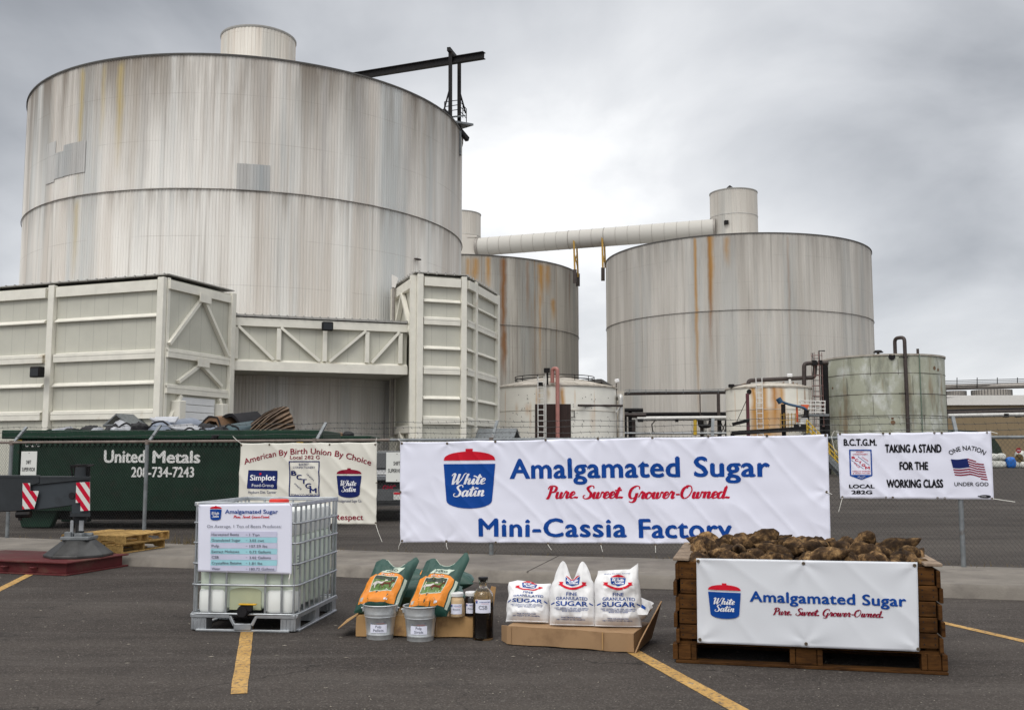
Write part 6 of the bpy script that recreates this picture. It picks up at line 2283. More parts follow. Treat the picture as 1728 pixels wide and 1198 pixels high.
# brown corrugated sheet leaning at the right end
mb = MB()
zc_ = [(1160, 235), (1260, 90), (1420, 50), (1480, 75), (1540, 30), (1600, 140), (1610, 258), (1400, 258), (1165, 258)]
nu, nv = 100, 16
ENDS = ((1440, 42), (1548, 26), (1598, 140), (1620, 262))
for sd in (0, 1):
    for j in range(nv + 1):
        for i in range(nu + 1):
            u, v_ = i / nu, j / nv
            k = u * 3
            i0 = min(2, int(k))
            e0_, e1_ = ENDS[i0], ENDS[i0 + 1]
            xr_, yr_ = e0_[0] + (e1_[0] - e0_[0]) * (k - i0), e0_[1] + (e1_[1] - e0_[1]) * (k - i0)
            xl_, yl_ = 1150 + 190 * u, 262 + 45 * u
            w_ = v_ ** .85
            x, y = xl_ + (xr_ - xl_) * w_ + 9 * noise.noise(V((u * 9, v_ * 3, 2))), yl_ + (yr_ - yl_) * w_ - 26 * math.sin(v_ * 3.1) * (1 - u) + 12 * noise.noise(V((u * 8, v_ * 3, 6)))
            q = at(*z8(x, y), 24.7 - .9 * u + .4 * v_ + .07 * math.sin(u * math.pi * 2 * 9.5) + .12 * noise.noise(V((u * 3, v_ * 3, 9))))
            mb.v.append(q + Y * .02 * sd)
m2 = (nu + 1) * (nv + 1)
for j in range(nv):
    for i in range(nu):
        a = j * (nu + 1) + i
        mb.f += [(a, a + 1, a + nu + 2, a + nu + 1), (m2 + a, m2 + a + nu + 1, m2 + a + nu + 2, m2 + a + 1)]
for i in range(nu):
    b = nv * (nu + 1) + i
    mb.f += [(i, m2 + i, m2 + i + 1, i + 1), (b, b + 1, m2 + b + 1, m2 + b)]
for j in range(nv):
    a, b = j * (nu + 1), j * (nu + 1) + nu
    mb.f += [(a, a + nu + 1, m2 + a + nu + 1, m2 + a), (b, m2 + b, m2 + b + nu + 1, b + nu + 1)]
tag(obj('corrugated_sheet', mb, M['corr'], smooth=35), 'dirty brown corrugated sheet leaning at the right end of the dumpster load', 'scrap', 'scrap lying on the dumpsters')

# ------------------------------------------------------------------ grey pickup seen between two banners
tp = at(656, 862, 26.0)
t = thing('pickup_truck', 'grey pickup truck nose seen in the gap between two banners', 'pickup truck', (tp.x, 26.0, 0), rad(8))
mx = WM[t.name]


def lb(mb):
    mb.v = [mx @ p for p in mb.v]
    return mb


zh = at(650, 801, 26).z
prof = [(0, .62), (-.02, .95), (.10, zh - .07), (.35, zh), (1.45, zh + .08), (1.50, zh + .09), (2.15, 1.80), (3.4, 1.84), (3.7, 1.30), (5.6, 1.28), (5.65, .62)]
mb = MB()
for sx in (-.98, -.93, .93, .98):
    for y, z in prof:
        k = .05 if abs(sx) > .95 else 0
        mb.v.append(V((sx * (.93 if z > 1.35 else 1), y + k, z - k * (1 if z > .7 else 0))))
n = len(prof)
for r in range(3):
    for i in range(n):
        j = (i + 1) % n
        mb.f.append((r * n + i, r * n + j, (r + 1) * n + j, (r + 1) * n + i))
mb.f += [tuple(range(n - 1, -1, -1)), tuple(3 * n + i for i in range(n))]
obj('body', lb(mb), M['truck'], t, smooth=35)
mb = MB().box((0, .85, zh + .045), (1.5, 1.0, .05), X, (Y + Z * .07).normalized(), (Z - Y * .07).normalized())
obj('bonnet', lb(mb), M['truck_pale'], t, bev=.02)
mb = MB().prism([V((-.62, .10, zh - .12)), V((.62, .10, zh - .12)), V((.56, -.02, zh - .52)), V((-.56, -.02, zh - .52))], V((0, -.10, 0)))
g = obj('grille', lb(mb), M['black_plastic'], t, bev=.02)
mb = MB()
for a, b in (((-.66, -.03, zh - .08), (.66, -.03, zh - .08)), ((.66, -.03, zh - .08), (.58, -.14, zh - .56)), ((.58, -.14, zh - .56), (-.58, -.14, zh - .56)), ((-.58, -.14, zh - .56), (-.66, -.03, zh - .08))):
    mb.bar(V(a) - Y * .07, V(b) - Y * .07, .13, .10, Y)
obj('grille_frame', lb(mb), mat('grey_grille_frame', (0.20, 0.21, 0.225), 0.35, 0.3), g, bev=.02)
fc = Face(mx @ V((-.3, -.115, zh - .42)), mx.to_3x3() @ X, mx.to_3x3() @ Z)
mb = MB()
fc.text(mb, 'GMC', (.13, .03), (.47, .03), .13, bold=.05, off=.04)
obj('lettering', mb, M['ink_maroon'], g, fixn=False)
mb = MB().box((0, -.20, .66), (1.95, .22, .34)).box((0, -.16, .47), (1.6, .12, .12))
obj('bumper', lb(mb), mat('grey_bumper', (0.13, 0.135, 0.14), 0.4, 0.3), t, bev=.05, seg=2)
mb = MB().box((.28, -.32, .66), (.34, .015, .19))
pl = obj('number_plate', lb(mb), M['sign_white'], t)
mb = MB().box((.28, -.330, .725), (.33, .006, .05))
obj('plate_band', lb(mb), M['ink_brightred'], pl)
for sx in (-.80, .80):
    obj('headlight', lb(MB().box((sx, -.01, zh - .25), (.26, .10, .26))), M['glass_dark'], t, bev=.03)
for sx in (-.84, .84):
    for y in (1.0, 4.5):
        w0 = obj('wheel', lb(MB().lathe([(.01, -.12), (.26, -.12), (.38, -.10), (.41, -.05), (.41, .05), (.38, .10), (.26, .12), (.01, .12)], (sx, y, .41), 24, ax=(Y, Z, X))), M['rubber'], t, smooth=40)
        obj('rim', lb(MB().lathe([(.01, .13), (.2, .14), (.24, .12)], (sx, y, .41), 16, ax=(Y, Z, X if sx > 0 else -X))), M['galv'], w0)
mb = MB().prism([V((-.78, 1.56, zh + .14)), V((.78, 1.56, zh + .14)), V((.72, 2.08, 1.74)), V((-.72, 2.08, 1.74))], V((0, -.02, .02)))
obj('windscreen', lb(mb), M['glass_dark'], t)

# ------------------------------------------------------------------ crane outrigger on a red mat
mc = on_z(111, 971)
um = V((-.96, .278, 0)).normalized()
vm = V((.278, .96, 0)).normalized()
t = thing('outrigger_mat', 'dull red steel mat lying on the tarmac under the outrigger pad', 'mat', mc)
cm = mc + um * 1.1 + vm * .62
mb = MB()
mb.box(cm + Z * .175, (2.3, 1.34, .02), um, vm, Z)
mb.box(cm + Z * .012, (2.3, 1.34, .02), um, vm, Z)
mb.box(cm + Z * .094, (2.18, 1.2, .14), um, vm, Z)
obj('slab', mb, M['red_steel'], t, bev=.003)
mb = MB()
for k in (.55, 1.05):
    p = mc + um * k - vm * .0 + Z * .095
    obj('lifting_ring', MB().tube([p + um * .05, p - vm * .03 + um * .03, p - vm * .03 - um * .03, p - um * .05], .016, 6), M['red_steel'], t)

oc = at(131, 920, 15.0)
t = thing('outrigger', 'grey crane outrigger beam with striped reflectors, jack and black foot pad', 'outrigger', (oc.x, 15.0, .187))
yb = 14.9
bm_ = lambda x, y, d_=yb: at(x, y, d_)
front = [(-60, 806), (67, 805), (152, 806.5), (152, 868), (120, 868), (133, 850), (60, 859), (-60, 866)]
outl = [bm_(x, y) for x, y in ((-120, 806), (152, 806), (152, 867), (121, 867), (121, 853), (60, 861), (-120, 869))]
BX = V((-.40, .92, 0))
obj('beam', MB().prism(outl, BX * .46), M['crane_grey'], t, bev=.012)
mb = MB().prism([bm_(x, y, yb - .035) for x, y in ((-120, 805), (66, 805), (66, 815), (52, 819), (52, 861), (-120, 868))], Y * .03)
mb.prism([bm_(x, y, yb - .025) for x, y in ((52.5, 819), (140, 810), (152, 810), (152, 806), (66.5, 806), (66.5, 815))], Y * .02)
obj('beam_sleeve', mb, M['crane_dark'], t, bev=.006)
mb = MB().prism([bm_(x, y, yb - .04) for x, y in ((-120, 802.5), (66, 802.5), (66, 806), (-120, 806))], BX * .55)
mb.prism([bm_(x, y, yb - .03) for x, y in ((66, 804), (153, 804), (153, 807), (66, 807))], BX * .5)
mb.prism([bm_(x, y, yb - .04) for x, y in ((118, 866), (152.5, 866), (152.5, 871.5), (118, 871.5))], BX * .5)
obj('flange', mb, M['crane_dark'], t)


def stripes(pts, d_):
    """a white plate with slanting red bars"""
    fc = Face(at(pts[0][0], pts[0][1], d_), X, Z)
    P = [fc.px(*p) for p in pts]
    mb = MB()
    mb.prism([fc.P(a, b, 0) for a, b in P], Y * -.006)
    r = obj('reflector', mb, M['sign_white'], t)
    # clip slanted bands against the outline
    xs, ys = [p[0] for p in P], [p[1] for p in P]
    w_, h = max(xs) - min(xs), max(ys) - min(ys)
    mb = MB()

    def clip(poly, ax, lim, sg):
        o = []
        for i in range(len(poly)):
            a, b = poly[i], poly[(i + 1) % len(poly)]
            fa, fb = (ax(a) - lim) * sg, (ax(b) - lim) * sg
            if fa >= 0:
                o.append(a)
            if fa * fb < 0:
                s_ = fa / (fa - fb)
                o.append((a[0] + (b[0] - a[0]) * s_, a[1] + (b[1] - a[1]) * s_))
        return o
    f = lambda p: (p[1] - min(ys)) + 1.35 * (p[0] - min(xs))
    tot = h + 1.35 * w_
    for k in range(0, 9):
        lo, hi = (k - .12) * .205, (k - .12) * .205 + .10
        pl = clip(clip(P, f, lo, 1), f, hi, -1)
        if len(pl) >= 3:
            mb.add([fc.P(a, b, .009) for a, b in pl], [tuple(range(len(pl)))])
    if mb.f:
        obj('red_stripe', mb, M['ink_red'], r, fixn=False)


stripes([(38.5, 815), (51, 815), (51, 828), (66, 828), (58, 858), (38, 859)], yb - .045)
stripes([(129, 814), (152, 813), (152, 861), (136, 862), (136, 848), (128, 848)], yb - .03)
q = bm_(121.5, 836)
obj('port', MB().tube([q - Y * .012, q + Y * .05], .048, 16), M['black_plastic'], t)
jx = oc.x
jy = 15.05
mb = MB().tube([(jx, jy, at(131, 869, jy).z), (jx, jy, at(131, 882, jy).z)], .10, 16).tube([(jx, jy, at(131, 806, jy).z), (jx, jy, at(131, 788, jy).z)], .11, 16)
obj('jack_housing', mb, M['crane_dark'], t, smooth=40)
mb = MB()
random.seed(3)
for k in range(7):
    x = jx - .12 + k * .04
    mb.tube([(x, jy - .05, at(131, 803, jy).z), (x + random.uniform(-.03, .03), jy - .08, at(131, 789 - random.uniform(0, 5), jy).z), (x + .05, jy, at(131, 784, jy).z)], .014, 6)
mb.box((jx - .03, jy - .02, at(131, 787, jy).z), (.24, .12, .05))
obj('hose_block', mb, M['steel_dark'], t)
obj('jack_rod', MB().tube([(jx, jy, at(131, 880, jy).z), (jx, jy, .46)], .062, 16), M['pad_steel'], t, smooth=40)
obj('jack_bracket', MB().box((jx + .06, jy - .09, at(131, 886, jy).z), (.07, .02, .16)).box((jx - .08, jy - .09, at(131, 894, jy).z), (.05, .02, .30)), M['galv'], t, bev=.006)
mb = MB().box((jx, jy, .455), (.42, .36, .05)).box((jx + .05, jy - .12, .50), (.12, .1, .06)).box((jx - .12, jy - .1, .51), (.1, .08, .08)).tube([(jx - .2, jy, .5), (jx + .2, jy, .5)], .035, 10)
obj('clamp', mb, M['galv_dull'], t, bev=.008)
mb = MB()
rr = [(.46, .50, .187), (.46, .50, .225), (.44, .47, .24), (.22, .23, .425), (.20, .20, .43)]
nn = 8
for wx, wy_, z in rr:
    for k in range(nn):
        a = math.pi / 4 * k + math.pi / 8
        mb.v.append(V((jx + wx * 1.04 * math.cos(a), jy + wy_ * 1.04 * math.sin(a), z)))
for j in range(len(rr) - 1):
    for k in range(nn):
        mb.f.append((j * nn + k, j * nn + (k + 1) % nn, (j + 1) * nn + (k + 1) % nn, (j + 1) * nn + k))
mb.f += [tuple(range(nn - 1, -1, -1)), tuple((len(rr) - 1) * nn + k for k in range(nn))]
obj('foot_pad', mb, M['pad_steel'], t, bev=.006)
mb = MB().tube([bm_(28, 868), bm_(52, 867)], .05, 8).box(bm_(34, 872), (.04, .04, .1))
obj('hook', mb, M['steel_dark'], t)

# ------------------------------------------------------------------ two wooden pallets on the pavement
def pallet(label, c, u, v_, z0):
    t = thing('wooden_pallet', label, 'pallet', c + Z * z0, 0, 'stacked pallets on the pavement')
    Lx, Ly = 1.15, 1.2
    o = c + u * Lx / 2 + v_ * Ly / 2

    def bx(name, a, b, z, sx, sy, sz):
        return MB().box(o + u * a + v_ * b + Z * (z0 + z), (sx, sy, sz), u, v_, Z)
    mb = MB()
    for k in range(7):
        mb.add(bx('', -Lx / 2 + .05 + k * (Lx - .1) / 6, 0, .128, .10 + .03 * (k % 2), Ly, .018).v, [(3, 2, 1, 0), (4, 5, 6, 7), (0, 1, 5, 4), (1, 2, 6, 5), (2, 3, 7, 6), (3, 0, 4, 7)])
    obj('deck_board', mb, M['pallet'], t, bev=.003)
    for b in (-Ly / 2 + .02, 0, Ly / 2 - .02):
        mb = MB()
        # stringer with two fork notches
        prf = [(-.5, 0), (-.36, 0), (-.33, .035), (-.15, .035), (-.12, 0), (.12, 0), (.15, .035), (.33, .035), (.36, 0), (.5, 0), (.5, .098), (-.5, .098)]
        pts = [o + u * (a * Lx) + v_ * (b - .019) + Z * (z0 + .02 + z) for a, z in prf]
        mb.prism(pts, v_ * .038)
        obj('stringer', mb, M['pallet'], t)
    mb = MB()
    for a in (-Lx / 2 + .05, -.2, .2, Lx / 2 - .05):
        mb.add(bx('', a, 0, .009, .10, Ly, .018).v, [(3, 2, 1, 0), (4, 5, 6, 7), (0, 1, 5, 4), (1, 2, 6, 5), (2, 3, 7, 6), (3, 0, 4, 7)])
    obj('bottom_board', mb, M['pallet'], t, bev=.003)
    return t


pc = on_z(205, 935, .152)
pu, pv = V((-.975, .22, 0)).normalized(), V((.22, .975, 0)).normalized()
pallet('lower pale wooden pallet of the two stacked on the pavement behind the outrigger foot', pc, pu, pv, .003)
pc2 = pc + pu * -.03 + pv * .02
pallet('upper pale wooden pallet of the two stacked on the pavement behind the outrigger foot', pc2, (pu + pv * .03).normalized(), (pv - pu * .03).normalized(), .142)

# ------------------------------------------------------------------ caged water tote
IB = V((-2.05, 9.63, 0))
iy = rad(-6)
ux, uy = V((math.cos(iy), math.sin(iy), 0)), V((-math.sin(iy), math.cos(iy), 0))
IW, ID, IH = 1.02, 1.36, 1.215
ic = IB - ux * IW                            # front left corner
t = thing('water_tote', 'caged plastic water tote on a metal pallet base with a black valve', 'tote', ic + ux * IW / 2 + uy * ID / 2)


def ib(a, b, z):
    return ic + ux * a + uy * b + Z * z


def rbox(a0, a1, b0, b1, z0, z1, r, top=True):
    """an upright box with rounded vertical corners and softened rims"""
    mb = MB()
    n = 6
    ring = []
    for cx_, cy_, s0 in ((a1 - r, b0 + r, -math.pi / 2), (a1 - r, b1 - r, 0), (a0 + r, b1 - r, math.pi / 2), (a0 + r, b0 + r, math.pi)):
        for k in range(n + 1):
            an = s0 + math.pi / 2 * k / n
            ring.append((cx_ + r * math.cos(an), cy_ + r * math.sin(an), math.cos(an), math.sin(an)))
    e = r * .6
    lev = [(z0, e), (z0 + e * .3, e * .3), (z0 + e, 0), (z1 - e, 0), (z1 - e * .3, e * .3), (z1, e)]
    m2 = len(ring)
    for z, ins in lev:
        for x, y, nx, ny in ring:
            mb.v.append(ib(x - nx * ins, y - ny * ins, z))
    for j in range(len(lev) - 1):
        for k in range(m2):
            mb.f.append((j * m2 + k, j * m2 + (k + 1) % m2, (j + 1) * m2 + (k + 1) % m2, (j + 1) * m2 + k))
    mb.f += [tuple(range(m2 - 1, -1, -1)), tuple((len(lev) - 1) * m2 + k for k in range(m2))]
    return mb


g_ = .035
wl = .90
bt = obj('bottle', rbox(g_, IW - g_, g_, ID - g_, wl - .02, IH - .07, .09), M['ibc_white'], t, smooth=40)
obj('filled_part', rbox(g_ - .002, IW - g_ + .002, g_ - .002, ID - g_ + .002, .20, wl, .09), M['ibc_liquid'], bt, smooth=40)
for a in (.04, .70):
    obj('foot_bulge', rbox(a, a + .29, g_ - .016, .30, .165, .395, .06), M['ibc_white'], bt, smooth=40)
mb = MB().prism([ib(.36, g_ - .012, .20), ib(.67, g_ - .012, .20), ib(.67, g_ - .012, .37)] + [ib(.515 + .155 * math.cos(k * math.pi / 10), g_ - .012, .37 + .04 * math.sin(k * math.pi / 10)) for k in range(1, 10)] + [ib(.36, g_ - .012, .37)], uy * .03)
obj('valve_recess', mb, M['ibc_olive'], bt)
# cage
mb = MB()
rr_ = .011
rc_ = .06


def cage_ring(z, o=0.0):
    pts = []
    for cx_, cy_, s0 in ((IW - rc_ + o, rc_ - o, -math.pi / 2), (IW - rc_ + o, ID - rc_ + o, 0), (rc_ - o, ID - rc_ + o, math.pi / 2), (rc_ - o, rc_ - o, math.pi)):
        for k in range(5):
            an = s0 + math.pi / 2 * k / 4
            pts.append(ib(cx_ + rc_ * math.cos(an), cy_ + rc_ * math.sin(an), z))
    return pts


for z in (.435, .635, .83, 1.02):
    mb.tube(cage_ring(z, .012), rr_, 8, closed=True)
mb.tube(cage_ring(.165, .012), rr_, 8, closed=True)
obj('cage_hoop', mb, M['galv'], t, smooth=50)
mb = MB()
fx = [.02, .17, .335, .72, .88, IW - .02]
for a in fx:
    mb.tube([ib(a, -.002, .15), ib(a, -.002, IH - .03)], rr_, 8)
for a in (.02, .2, .36, .52, .68, .84, IW - .02):
    mb.tube([ib(a, ID + .002, .15), ib(a, ID + .002, IH - .03)], rr_, 8)
for b in [.10, .25, .41, .57, .73, .89, 1.05, 1.20, 1.32]:
    for a in (-.002, IW + .002):
        mb.tube([ib(a, b, .15), ib(a, b, IH - .03)], rr_, 8)
obj('cage_upright', mb, M['galv'], t, smooth=50)
mb = MB()
for p, q in (((0, 0), (IW, 0)), ((IW, 0), (IW, ID)), ((IW, ID), (0, ID)), ((0, ID), (0, 0))):
    mb.bar(ib(*p, IH - .018), ib(*q, IH - .018), .022, .040)
obj('top_frame', mb, M['galv'], t, bev=.006)
# metal pallet base
mb = MB()
for a in (.07, IW - .07):
    for b in (.07, ID / 2, ID - .07):
        mb.box(ib(a, b, .075), (.15, .15, .13), ux, uy, Z)
        for k in range(4):
            mb.box(ib(a - .055 + k * .036, b - .0765, .075), (.014, .008, .12), ux, uy, Z)
        obj('foot_block', mb, M['galv'], t, bev=.012)
        mb = MB()
mb = MB()
for b in (-.005, ID + .005):
    mb.bar(ib(0, b, .145), ib(.38, b, .145), .03, .035)
    mb.bar(ib(.64, b, .145), ib(IW, b, .145), .03, .035)
    mb.bar(ib(.38, b, .145), ib(.43, b - .01, .06), .03, .03)
    mb.bar(ib(.60, b - .01, .06), ib(.64, b, .145), .03, .03)
    mb.bar(ib(.43, b - .01, .05), ib(.60, b - .01, .05), .05, .06)
    mb.bar(ib(.05, b, .012), ib(IW - .05, b, .012), .05, .022)
for a in (-.005, IW + .005):
    mb.bar(ib(a, 0, .145), ib(a, ID, .145), .03, .035)
    mb.bar(ib(a, .05, .012), ib(a, ID - .05, .012), .05, .022)
mb.box(ib(IW / 2, ID / 2, .155), (IW - .06, ID - .06, .012), ux, uy, Z)
obj('pallet_base', mb, M['galv'], t, bev=.005)
mb = MB().tube([ib(.52, .06, .20), ib(.52, -.05, .195)], .058, 16).tube([ib(.52, -.035, .195), ib(.52, -.075, .195)], .048, 16).box(ib(.55, -.03, .225), (.11, .05, .05), ux, uy, Z)
vv = obj('valve', mb, M['black_plastic'], t, smooth=40)
obj('valve_handle', MB().box(ib(.565, -.045, .262), (.17, .04, .014), ux, uy, Z), M['valve_yellow'], vv, bev=.004)
obj('filler_cap', MB().lathe([(.01, IH + .008), (.09, IH + .008), (.10, IH), (.10, IH - .08)], ib(.62, .62, 0), 24), M['red_cap'], t, smooth=40)
mb = MB()
for k in range(5):
    mb.box(ib(IW - g_ + .004, .16, .70 - k * .03), (.004, .09 - .012 * (k % 3), .006), ux, uy, Z)
obj('print_mark', mb, M['ink_grey'], t)

# poster on the tote
fc = Face(ib(0, -.040, 0), ux, Z, lambda a, b: .006 * noise.noise(V((a * 4, b * 3, 5))))
fc.step = .04
c4 = [fc.px(*p) for p in ((335, 851), (493, 849.5), (492, 969), (334, 964))]
po = thing('poster', 'white poster listing what one ton of beets produces, tied to the water tote', 'poster', fc.P(.5, c4[3][1]))
obj('sheet', quad_sheet(fc, c4, 40, 30, .003), M['banner'], po, smooth=True)
bowl_logo(fc, po, z6(117, 0)[0], z6(181, 0)[0], z6(0, 443)[1], z6(0, 524)[1])
mb = MB()


def t6(mb, s_, x0, x1, yb, yt, **k):
    fc.tpx(mb, s_, z6(x0, 0)[0], z6(x1, 0)[0], z6(0, yb)[1], z6(0, yt)[1], **k)


t6(mb, 'Amalgamated Sugar', 199, 497, 486, 463, bold=.018)
obj('lettering', mb, M['ink_blue'], po, fixn=False)
mb = MB()
for s_, x0, x1 in (('Pure.', 245, 290), ('Sweet.', 296, 344), ('Grower-Owned.', 350, 450)):
    t6(mb, s_, x0, x1, 511, 497, script=True, wt=.2)
obj('slogan', mb, M['ink_brightred'], po, fixn=False)
rows = [('Harvested Beets', '1 Ton', 278, 394), ('Granulated Sugar', '3.03 cwt', 287, 419), ('Pulp', '107.59 lbs', 168, 438), ('Extract Molasses', '0.73 Gallons', 280, 457), ('CSB', '3.02 Gallons', 165, 457), ('Crystalline Betaine', '1.81 lbs', 293, 410), ('Water', '180.72 Gallons', 174, 476)]
m1, m2_, m3 = MB(), MB(), MB()
for i, (a, b, xa, xb) in enumerate(rows):
    y = 606 + i * 32
    fc.poly(m2_ if i % 2 else m3, [fc.px(*z6(*p)) for p in ((120, y - 20), (492, y - 18), (490, y + 13), (118, y + 11))] if i < 6 else [fc.px(*z6(*p)) for p in ((117, y - 20), (487, y - 18), (486, y + 12), (117, y + 9))], .0025)
    t6(m1, a, 126, xa, y + 4, y - 11, off=.006, bold=.005)
    t6(m1, '-', 318, 326, y + 3, y - 11, off=.006)
    t6(m1, b, 338, xb, y + 6, y - 9, off=.006, bold=.005)
t6(m1, 'On Average, 1 Ton of Beets Produces:', 100, 516, 566, 548, off=.006)
obj('table_lettering', m1, M['ink_grey'], po, fixn=False)
obj('blue_table_row', m2_, M['ink_cyan'], po, fixn=False)
obj('pale_table_row', m3, M['ink_lilac'], po, fixn=False)
ties(po, fc, [(490, 967, .0, -.10), (336, 853, .0, .03), (491, 852, .0, .03)])

# ------------------------------------------------------------------ cardboard, feed sacks, pails and jars
def crumple(mb, amp, sc, seed):
    mb.v = [p + noise.noise_vector(p * sc + V((seed, 0, 0))) * amp for p in mb.v]
    return mb


def slab(o, u, v_, a0, a1, b0, b1, z0, z1, na=10, nb_=6, nz_=3):
    """a subdivided box so that cardboard can be dented"""
    bm = bmesh.new()
    bmesh.ops.create_grid(bm, x_segments=2, y_segments=2, size=1)
    bm.free()
    mb = MB()

    def sheet(f, n, m2):
        b = len(mb.v)
        for j in range(m2 + 1):
            for i in range(n + 1):
                mb.v.append(f(i / n, j / m2))
        for j in range(m2):
            for i in range(n):
                a = b + j * (n + 1) + i
                mb.f.append((a, a + 1, a + n + 2, a + n + 1))
    P = lambda a, b, z: o + u * a + v_ * b + Z * z
    sheet(lambda s, r: P(a0 + (a1 - a0) * s, b0 + (b1 - b0) * r, z1), na, nb_)
    sheet(lambda s, r: P(a0 + (a1 - a0) * s, b1 + (b0 - b1) * r, z0), na, nb_)
    sheet(lambda s, r: P(a0 + (a1 - a0) * s, b0, z0 + (z1 - z0) * r), na, nz_)
    sheet(lambda s, r: P(a1 + (a0 - a1) * s, b1, z0 + (z1 - z0) * r), na, nz_)
    sheet(lambda s, r: P(a0, b1 + (b0 - b1) * s, z0 + (z1 - z0) * r), nb_, nz_)
    sheet(lambda s, r: P(a1, b0 + (b1 - b0) * s, z0 + (z1 - z0) * r), nb_, nz_)
    return mb


bo = V((-1.44, 9.40, 0))
bu, bv = V((.995, -.06, 0)).normalized(), V((.06, .995, 0)).normalized()
BZ = .195
t = thing('cardboard_box', 'flattened golden-brown cardboard box under the green feed sacks and jars', 'box', bo)
obj('tray', crumple(slab(bo, bu, bv, 0, 1.16, 0, .95, .012, BZ, 22, 14, 5), .016, 5, 1), M['card_gold'], t)
mb = crumple(MB().prism([bo + bu * .01 + bv * -.01 + Z * .197, bo + bu * .01 + bv * .40 + Z * .197, bo + bu * -.17 + bv * .36 + Z * .10, bo + bu * -.16 + bv * -.05 + Z * .075], Z * .008), .008, 5, 3)
obj('side_flap', mb, M['card_gold'], t)
mb = MB().prism([bo + bu * 1.10 + bv * .35 + Z * .02, bo + bu * 1.22 + bv * .30 + Z * .03, bo + bu * 1.27 + bv * .33 + Z * .42, bo + bu * 1.22 + bv * .40 + Z * .42], bv * .010)
obj('upright_flap', mb, M['card_gold'], t)
mb = MB().box(bo + bu * .75 + bv * -.012 + Z * .10, (.01, .012, .15), bu, bv, Z)
obj('fold_edge', mb, M['card'], t)


class Bag:
    """a filled sack: pt(u, v, off) lies on its front; u runs 0..1 to the right, v 0..1 up"""
    def __init__(s, O, R_, Up, w_, h, th, seed, ears=0.0, top=None, pinch=0.10, lump=.018):
        s.O, s.R_, s.U_ = V(O), V(R_).normalized(), V(Up).normalized()
        s.N = s.R_.cross(s.U_).normalized()
        s.w, s.h, s.th, s.seed, s.top, s.pinch, s.lump = w_, h, th, seed, top, pinch, lump

    def pt(s, u, v_, off=0.0, back=False):
        x = (u - .5) * s.w
        y = v_ * s.h
        if s.top:
            y = v_ * (s.h + s.top(u) * max(0, (v_ - .70) / .30) ** 1.5)
        e = 1 - abs(2 * u - 1) ** 3.2
        f = min(1, v_ / .16) ** .5 if v_ < .16 else 1
        g = 1 - max(0, (v_ - .55) / .45) ** 1.7
        t = s.th * max(0, e) ** .55 * f * (.10 + .90 * g)
        x *= 1 - s.pinch * max(0, (v_ - .6) / .4) ** 1.2 - .05 * math.sin(v_ * 3.14) * 0
        x += s.w * .035 * noise.noise(V((1.5 if u > .5 else 7.5, v_ * 4.5, s.seed))) * abs(2 * u - 1)
        q = V((u * 3, v_ * 4, s.seed))
        wr = s.lump * (noise.noise(q * 1.1) + .55 * noise.noise(V((u * 7, v_ * 5, s.seed + 4))) + .5 * (1 - abs(noise.noise(V((u * 5 + v_ * 3, v_ * 3 - u * 2, s.seed + 2))))) ** 6) * (e ** .5) * f
        d = (-t * .5 if back else t * .5 + wr) + s.th * .5 * (1 - .0)
        return s.O + s.R_ * x + s.U_ * y + s.N * (d - s.th * .5 + off)

    def mesh(s, nu=44, nv=48):
        mb = MB()
        for back in (False, True):
            for j in range(nv + 1):
                for i in range(nu + 1):
                    mb.v.append(s.pt(i / nu, j / nv, 0, back))
        m2 = (nu + 1) * (nv + 1)
        for j in range(nv):
            for i in range(nu):
                a = j * (nu + 1) + i
                mb.f += [(a, a + 1, a + nu + 2, a + nu + 1), (m2 + a, m2 + a + nu + 1, m2 + a + nu + 2, m2 + a + 1)]
        for i in range(nu):
            b = nv * (nu + 1) + i
            mb.f += [(i, m2 + i, m2 + i + 1, i + 1), (b, b + 1, m2 + b + 1, m2 + b)]
        for j in range(nv):
            a, b = j * (nu + 1), j * (nu + 1) + nu
            mb.f += [(a, a + nu + 1, m2 + a + nu + 1, m2 + a), (b, m2 + b, m2 + b + nu + 1, b + nu + 1)]
        return mb

    def put(s, mb, vs, fs, off=.003, layers=1):         # outline in (u, v)
        if layers > 1:
            n, m = len(vs) // layers, len(fs) // layers
            for k in range(layers):
                s.put(mb, vs[k * n:(k + 1) * n], [tuple(i - k * n for i in f) for f in fs[k * m:(k + 1) * m]], off + .0006 * k)
            return
        vs, fs = refine(vs, fs, .06)
        mb.add([s.pt(u, v_, off) for u, v_ in vs], fs)

    def text(s, mb, string, u0, u1, v_, cap, arc=0.0, rise=0.0, **k):
        off = k.pop('off', .003)
        sc = k.pop('script', False)
        vs, fs, ly = script_tris(string, .2) if sc else text_tris(string, **k)
        W_ = max(q[0] for q in vs)
        o = []
        for x, y in vs:
            xx = x / W_
            o.append((u0 + (u1 - u0) * xx, v_ + y * cap + rise * xx - arc * (2 * xx - 1) ** 2))
        s.put(mb, o, fs, off, ly)


def rect(u0, v0, u1, v1):
    return [(u0, v0), (u1, v0), (u1, v1), (u0, v1)], [(0, 1, 2, 3)]


